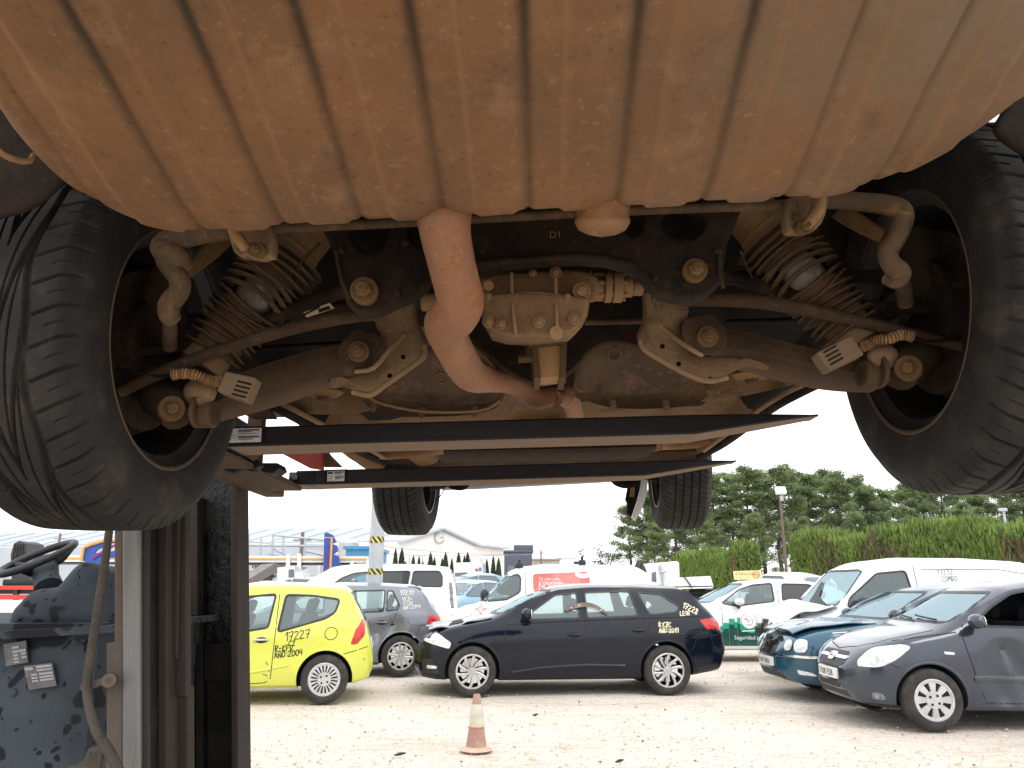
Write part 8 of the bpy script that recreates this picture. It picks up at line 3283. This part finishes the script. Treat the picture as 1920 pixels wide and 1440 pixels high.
# yellow notice sign
a, b, c, d = [W(x, y, 23.0) for (x, y) in [(1375, 1071), (1427, 1069), (1429, 1086), (1377, 1087)]]
SG = thing('notice_sign', 'pale yellow notice sign reading ATENCION with a no-entry roundel, before the hedge', 'sign', ((a.x + b.x) / 2, 23, 0))
mb = MB()
mb.prism([a, b, c, d], (0, .03, 0))
bd = mb.build('board', pm('sign_yellow', (0.78, 0.70, 0.32), (0.74, 0.66, 0.34), s1=3, rough=.5), SG, smooth=0)
tx = MB()
V2, F2 = text_mesh('ATENCIÓN', .115)
o = W(1379, 1078.5, 22.98)
tx.add([o + Vector((x, 0, y)) for x, y in V2], F2)
tx.build('lettering', pm('sign_print', (0.25, 0.24, 0.18), rough=.6), bd, smooth=0)
tx = MB()
V2, F2 = text_mesh('PROHIBIDO FUMAR', .045)
o = W(1380, 1083.5, 22.98)
tx.add([o + Vector((x, 0, y)) for x, y in V2], F2)
tx.build('lettering', pm('sign_print_small', (0.35, 0.33, 0.24), rough=.6), bd, smooth=0)
tx = MB()
o = W(1418, 1077.5, 22.97)
tx.tube([o + Vector((cos(t) * .095, 0, sin(t) * .095)) for t in np.linspace(0, 2 * pi, 24)], .010, 6, caps=False)
tx.tube([o + Vector((-.09, 0, 0)), o + Vector((.09, 0, 0))], .010, 6)
tx.build('roundel', pm('roundel_red', (0.5, 0.2, 0.14), rough=.6), bd)
mb = MB()
for x in (a.x + .15, b.x - .15):
    mb.box((x, 23.05, d.z / 2), (.05, .05, d.z))
mb.build('legs', galv, SG)

# white pick-up truck with a flat bed, and the white cab behind the van
p0 = W(1160, 1098, 24)
TK = thing('flatbed_truck', 'white flatbed truck with a tall cab, showing above the near-black estate roof', 'truck', (W(1230, 1098, 24).x, 24, 0))
WH = PA['white']
prof = [(1140, 1100), (1150, 1080), (1165, 1064), (1176, 1060), (1270, 1052), (1274, 1056), (1275, 1090), (1240, 1098), (1240, 1160), (1140, 1160)]
pts = [W(x, y, 23.2) for x, y in prof]
mb = MB()
mb.prism(pts, (0, 2.0, 0))
cab = mb.build('cab', WH, TK, smooth=0)
m = cab.modifiers.new('bevel', 'BEVEL')
m.width = .08
m.segments = 3
for q_ in ([(1145, 1084), (1152, 1083), (1153, 1092), (1147, 1092)], [(1163, 1092), (1165, 1085), (1190, 1087), (1203, 1095), (1163, 1096)], [(1222, 1074), (1230, 1072), (1231, 1092), (1222, 1090)]):
    mb = MB()
    mb.prism([W(x, y, 23.19) for x, y in q_], (0, .02, 0))
    mb.build('window', M['far_glass'], TK, smooth=0)
mb = MB()
mb.prism([W(x, y, 23.1) for x, y in [(1246, 1084), (1332, 1080), (1338, 1100), (1246, 1102)]], (0, .06, 0))
mb.prism([W(x, y, 25.0) for x, y in [(1246, 1084), (1332, 1080), (1338, 1100), (1246, 1102)]], (0, .06, 0))
mb.prism([W(x, y, 23.1) for x, y in [(1246, 1100), (1336, 1098), (1336, 1103), (1246, 1105)]], (0, 2.0, 0))
mb.build('bed_sides', WH, TK, smooth=0)
mb = MB()
mb.tube([W(1238, 1060, 23.15), W(1243, 1080, 23.15), W(1246, 1104, 23.15)], .05, 8)
mb.tube([W(1238, 1072, 23.1), W(1250, 1072, 23.1)], .03, 8)
mb.build('crane_post', galv, TK)
mb = MB()
mb.tube([W(1282, 1080, 23.05), W(1298, 1102, 23.05)], .02, 6)
mb.build('strap', M['black'], TK)
mb = MB()
rr = random.Random(3)
for i in range(14):
    mb.box(W(1300 + 30 * rr.random(), 1107 + 10 * rr.random(), 24), (.3, .3, .2), Matrix.Rotation(rr.uniform(-1, 1), 3, 'X'))
mb.build('chassis_parts', M['black'], TK, smooth=0)
for px in (1185, 1315):
    c = W(px, 1098, 23.2)
    mb = MB()
    mb.lathe([(.2, 0), (.42, 0), (.46, .05), (.46, .22), (.42, .26), (.001, .26)], (c.x, 23.2, .46), (0, 1, 0), 28)
    mb.build('wheel', M['rubber'], TK, smooth=40)
mb = MB()
for px, py in ((1196, 1062), (1204, 1065)):
    p = W(px, py, 22.9)
    mb.lathe([(.001, .16), (.03, .15), (.05, .10), (.12, -.06), (.12, -.10), (.001, -.10)], p, (0, 0, 1), 12)
mb.tube([W(1193, 1059, 22.9), W(1204, 1060, 22.9), W(1212, 1073, 22.95)], .02, 6)
mb.build('work_lamps', M['black'], TK)

# small white box truck between the vans
p0 = W(889, 1098, 38)
BT = thing('box_truck', 'small white box truck far behind, between the two white vans', 'truck', (p0.x, 38, 0))
mb = MB()
mb.prism([W(x, y, 38) for x, y in [(851, 1055), (904, 1054), (905, 1082), (851, 1084)]], (0, 5, 0))
mb.build('box_body', WH, BT, smooth=0)
mb = MB()
mb.prism([W(x, y, 37.6) for x, y in [(851, 1072), (878, 1071), (882, 1082), (882, 1098), (851, 1098)]], (0, 1.8, 0))
cb = mb.build('cab', WH, BT, smooth=0)
mb = MB()
mb.prism([W(x, y, 37.58) for x, y in [(853, 1074), (876, 1073), (878, 1080), (853, 1081)]], (0, .02, 0))
mb.build('windscreen', M['far_glass'], BT, smooth=0)
for col_, q_ in ((PA['inkred'], [(891, 1066), (897, 1066), (897, 1071), (891, 1071)]), (pm('logo_blue', (0.06, 0.2, 0.5), rough=.5), [(898, 1064), (903, 1064), (903, 1071), (898, 1071)])):
    mb = MB()
    mb.prism([W(x, y, 37.98) for x, y in q_], (0, .01, 0))
    mb.build('logo', col_, BT, smooth=0)
for dx in (.4, 1.2):
    mb = MB()
    c = W(855, 1098, 38)
    mb.lathe([(.15, 0), (.38, 0), (.4, .2), (.001, .22)], (c.x + dx, 37.7, .4), (0, 1, 0), 20)
    mb.build('wheel', M['rubber'], BT, smooth=40)

# car transporter: long two-deck frame with a blue upright panel
CT = thing('car_transporter', 'car transporter with a white and orange edged upper deck and blue end panels', 'transporter', (W(560, 1098, 34).x, 34, 0))
YB = pm('deck_orange', (0.60, 0.33, 0.05), (0.55, 0.31, 0.08), s1=3, rough=.5)
BL = pm('panel_blue', (0.02, 0.075, 0.34), (0.02, 0.06, 0.28), s1=1.5, rough=.45)
DK = pm('deck_dark', (0.05, 0.05, 0.055), rough=.7)


def band(nm, pts, Y, dep, mat, parent=CT):
    mb = MB()
    mb.prism([W(x, y, Y) for x, y in pts], (0, dep, 0))
    return mb.build(nm, mat, parent, smooth=0)


ctw = pm('transporter_white', (0.72, 0.72, 0.71), (0.66, 0.66, 0.65), s1=2, rough=.5)
band('upper_deck', [(60, 1041), (690, 1043), (690, 1055), (60, 1053)], 34, .12, ctw)
band('deck_stripe', [(60, 1045), (688, 1047), (688, 1050.5), (60, 1048.5)], 33.97, .03, YB)
band('deck_floor', [(60, 1052), (690, 1054), (690, 1058), (60, 1056)], 34.1, 2.3, DK)
band('blue_panel', [(605, 1100), (608, 1000), (613, 998), (624, 1003), (631, 1016), (622, 1020), (632, 1023), (634, 1033), (624, 1040), (635, 1042), (640, 1100)], 33.6, .10, BL)
band('panel_edge', [(608, 1007), (624, 1007), (624, 1009), (608, 1009)], 33.57, .03, YB)
band('panel_edge', [(620, 1009), (624, 1009), (620, 1096), (616, 1098)], 33.57, .03, YB)
tx = MB()
V2, F2 = text_mesh('GORBAN', .26)
o = W(611.5, 1024, 33.57)
tx.add([o + Vector((y, 0, -x)) for x, y in V2], F2)
tx.build('lettering', pm('panel_purple', (0.16, 0.03, 0.2), rough=.5), CT, smooth=0)
band('panel_bar', [(611, 1064), (613.5, 1064), (612.5, 1085), (609.5, 1085)], 33.57, .02, pm('panel_pink', (0.4, 0.06, 0.2), rough=.5))
band('panel_mark', [(625, 1072), (632, 1068), (637, 1070), (634, 1076), (626, 1077)], 33.57, .02, pm('panel_yellow', (0.6, 0.55, 0.2), rough=.5))
ar = [(150, 1050), (154, 1026), (170, 1020), (192, 1013), (225, 1011), (225, 1018), (205, 1019), (182, 1031), (176, 1037), (200, 1036), (225, 1030), (225, 1045), (192, 1048), (186, 1072), (165, 1055)]
band('blue_arch', ar, 30, .10, BL)
mb = MB()
mb.tube([W(x, y, 29.95) for x, y in [(152, 1052), (157, 1027), (170, 1021), (192, 1014.5), (228, 1012)]], .06, 6)
mb.build('arch_edge', YB, CT)
tx = MB()
tx.tube([W(x, y, 29.95) for x, y in [(172, 1048), (190, 1036), (210, 1025), (225, 1019)]], .05, 6)
tx.build('arch_stripe', pm('arch_purple', (0.2, 0.03, 0.22), rough=.5), CT)
for x, t in ((443, 1040), (540, 1040), (561, 1038), (600, 1060), (660, 1052), (690, 1050)):
    mb = MB()
    mb.tube([W(x, t, 33.9), W(x, 1120, 33.9)], .09, 6)
    mb.build('deck_post', ctw, CT)
for pts in ([(445, 1010), (445, 1040)], [(466, 1002), (466, 1040)], [(490, 1006), (489, 1040)], [(512, 1002), (511, 1040)], [(532, 1008), (531, 1040)], [(573, 1007), (572, 1040)], [(445, 1022), (612, 1024)], [(512, 1003), (612, 1013)], [(572, 1033), (612, 1042)], [(512, 1028), (535, 1040)]):
    mb = MB()
    mb.tube([W(x, y, 35) for x, y in pts], .05, 6)
    mb.build('guard_rail', galv, CT)
mb = MB()
mb.prism([W(x, y, 33.5) for x, y in [(440, 1092), (490, 1058), (515, 1056), (470, 1084), (442, 1098)]], (0, 2, 0))
mb.build('loading_ramp', pm('ramp_steel', (0.32, 0.31, 0.31), (0.25, 0.24, 0.25), s1=4, rough=.6), CT, smooth=0)
mb = MB()
mb.prism([W(x, y, 33.0) for x, y in [(520, 1064), (552, 1062), (556, 1098), (520, 1100)]], (0, 2.2, 0))
cb = mb.build('cab', WH, CT, smooth=0)
mb = MB()
mb.prism([W(x, y, 32.98) for x, y in [(541, 1068), (551, 1067), (552, 1082), (541, 1083)]], (0, .02, 0))
mb.build('window', M['far_glass'], CT, smooth=0)
for x in (470, 580, 660):
    c = W(x, 1098, 33.8)
    mb = MB()
    mb.lathe([(.2, 0), (.45, 0), (.48, .28), (.001, .28)], (c.x, 33.8, .48), (0, 1, 0), 24)
    mb.build('wheel', M['rubber'], CT, smooth=40)

# red loading deck behind the forklift
RD = thing('red_trailer', 'red steel trailer deck with two rails, behind the forklift at the left', 'trailer', (W(90, 1098, 14.5).x, 14.5, 0))
RM = pm('trailer_red', (0.62, 0.035, 0.02), (0.55, 0.04, 0.025), s1=3, rough=.45)
for (y0, y1) in ((1096, 1104), (1113, 1122)):
    mb = MB()
    mb.prism([W(x, y, 14.5) for x, y in [(-300, y0 + 1), (226, y0 + 3), (226, y1 + 2), (-300, y1 + 1)]], (0, .10, 0))
    mb.build('rail', RM, RD, smooth=0)
mb = MB()
mb.prism([W(x, y, 14.6) for x, y in [(-300, 1104), (226, 1106), (226, 1114), (-300, 1113)]], (0, 1.9, 0))
mb.build('deck_floor', DK, RD, smooth=0)
mb = MB()
mb.prism([W(x, y, 14.45) for x, y in [(-300, 1124), (58, 1125), (62, 1150), (60, 1168), (-300, 1166)]], (0, 1.8, 0))
mb.build('side_panel', WH, RD, smooth=0)
mb = MB()
mb.prism([W(x, y, 14.4) for x, y in [(-300, 1171), (60, 1172), (60, 1182), (-300, 1181)]], (0, .2, 0))
mb.build('bumper_bar', galv, RD, smooth=0)
mb = MB()
for x in (-200, -60, 30, 226):
    mb.tube([W(x, 1100, 14.56), W(x, 1215, 14.56)], .05, 6)
mb.build('legs', M['black'], RD)
for x in (-120, 130):
    c = W(x, 1098, 14.45)
    mb = MB()
    mb.lathe([(.15, 0), (.30, 0), (.32, .2), (.001, .2)], (c.x, 14.45, .32), (0, 1, 0), 24)
    mb.build('wheel', M['rubber'], RD, smooth=40)
# dark machine behind the steering wheel
DM = thing('winch_tower', 'dark upright machine standing on the red trailer, behind the steering wheel', 'machine', (W(35, 1098, 15.2).x, 15.2, 0))
mb = MB()
mb.prism([W(x, y, 15.2) for x, y in [(22, 1096), (20, 1040), (26, 1019), (36, 1014), (48, 1019), (50, 1060), (60, 1096)]], (0, .6, 0))
mb.build('housing', DK, DM, smooth=0)
mb = MB()
mb.box(W(38, 1092, 15.1), (.5, .3, .12), None, 0, .03)
mb.build('foot', M['black'], DM)
mb = MB()
for i in range(5):
    mb.box(W(25 + i * 5, 1040, 15.18), (.018, .02, .40))
mb.build('fins', M['rubber'], DM, smooth=0)

# litter on the gravel
for i, (px, py, s, lb) in enumerate([(750, 1419, .05, 'small curved black plastic scrap lying on the gravel left of the cone'), (1162, 1432, .035, 'dark scrap of rubber on the gravel near the bottom edge'), (1004, 1344, .03, 'dark pebble-sized scrap on the gravel right of the cone')]):
    g = gnd(px, py)
    mb = MB()
    mb.tube([(g[0] - s, g[1], .012), (g[0], g[1] + s * .3, .02), (g[0] + s, g[1] + s * .1, .03)], [.006, .014, .005], 6)
    tag(mb.build('plastic_scrap', M['black'], None), lb, 'debris')
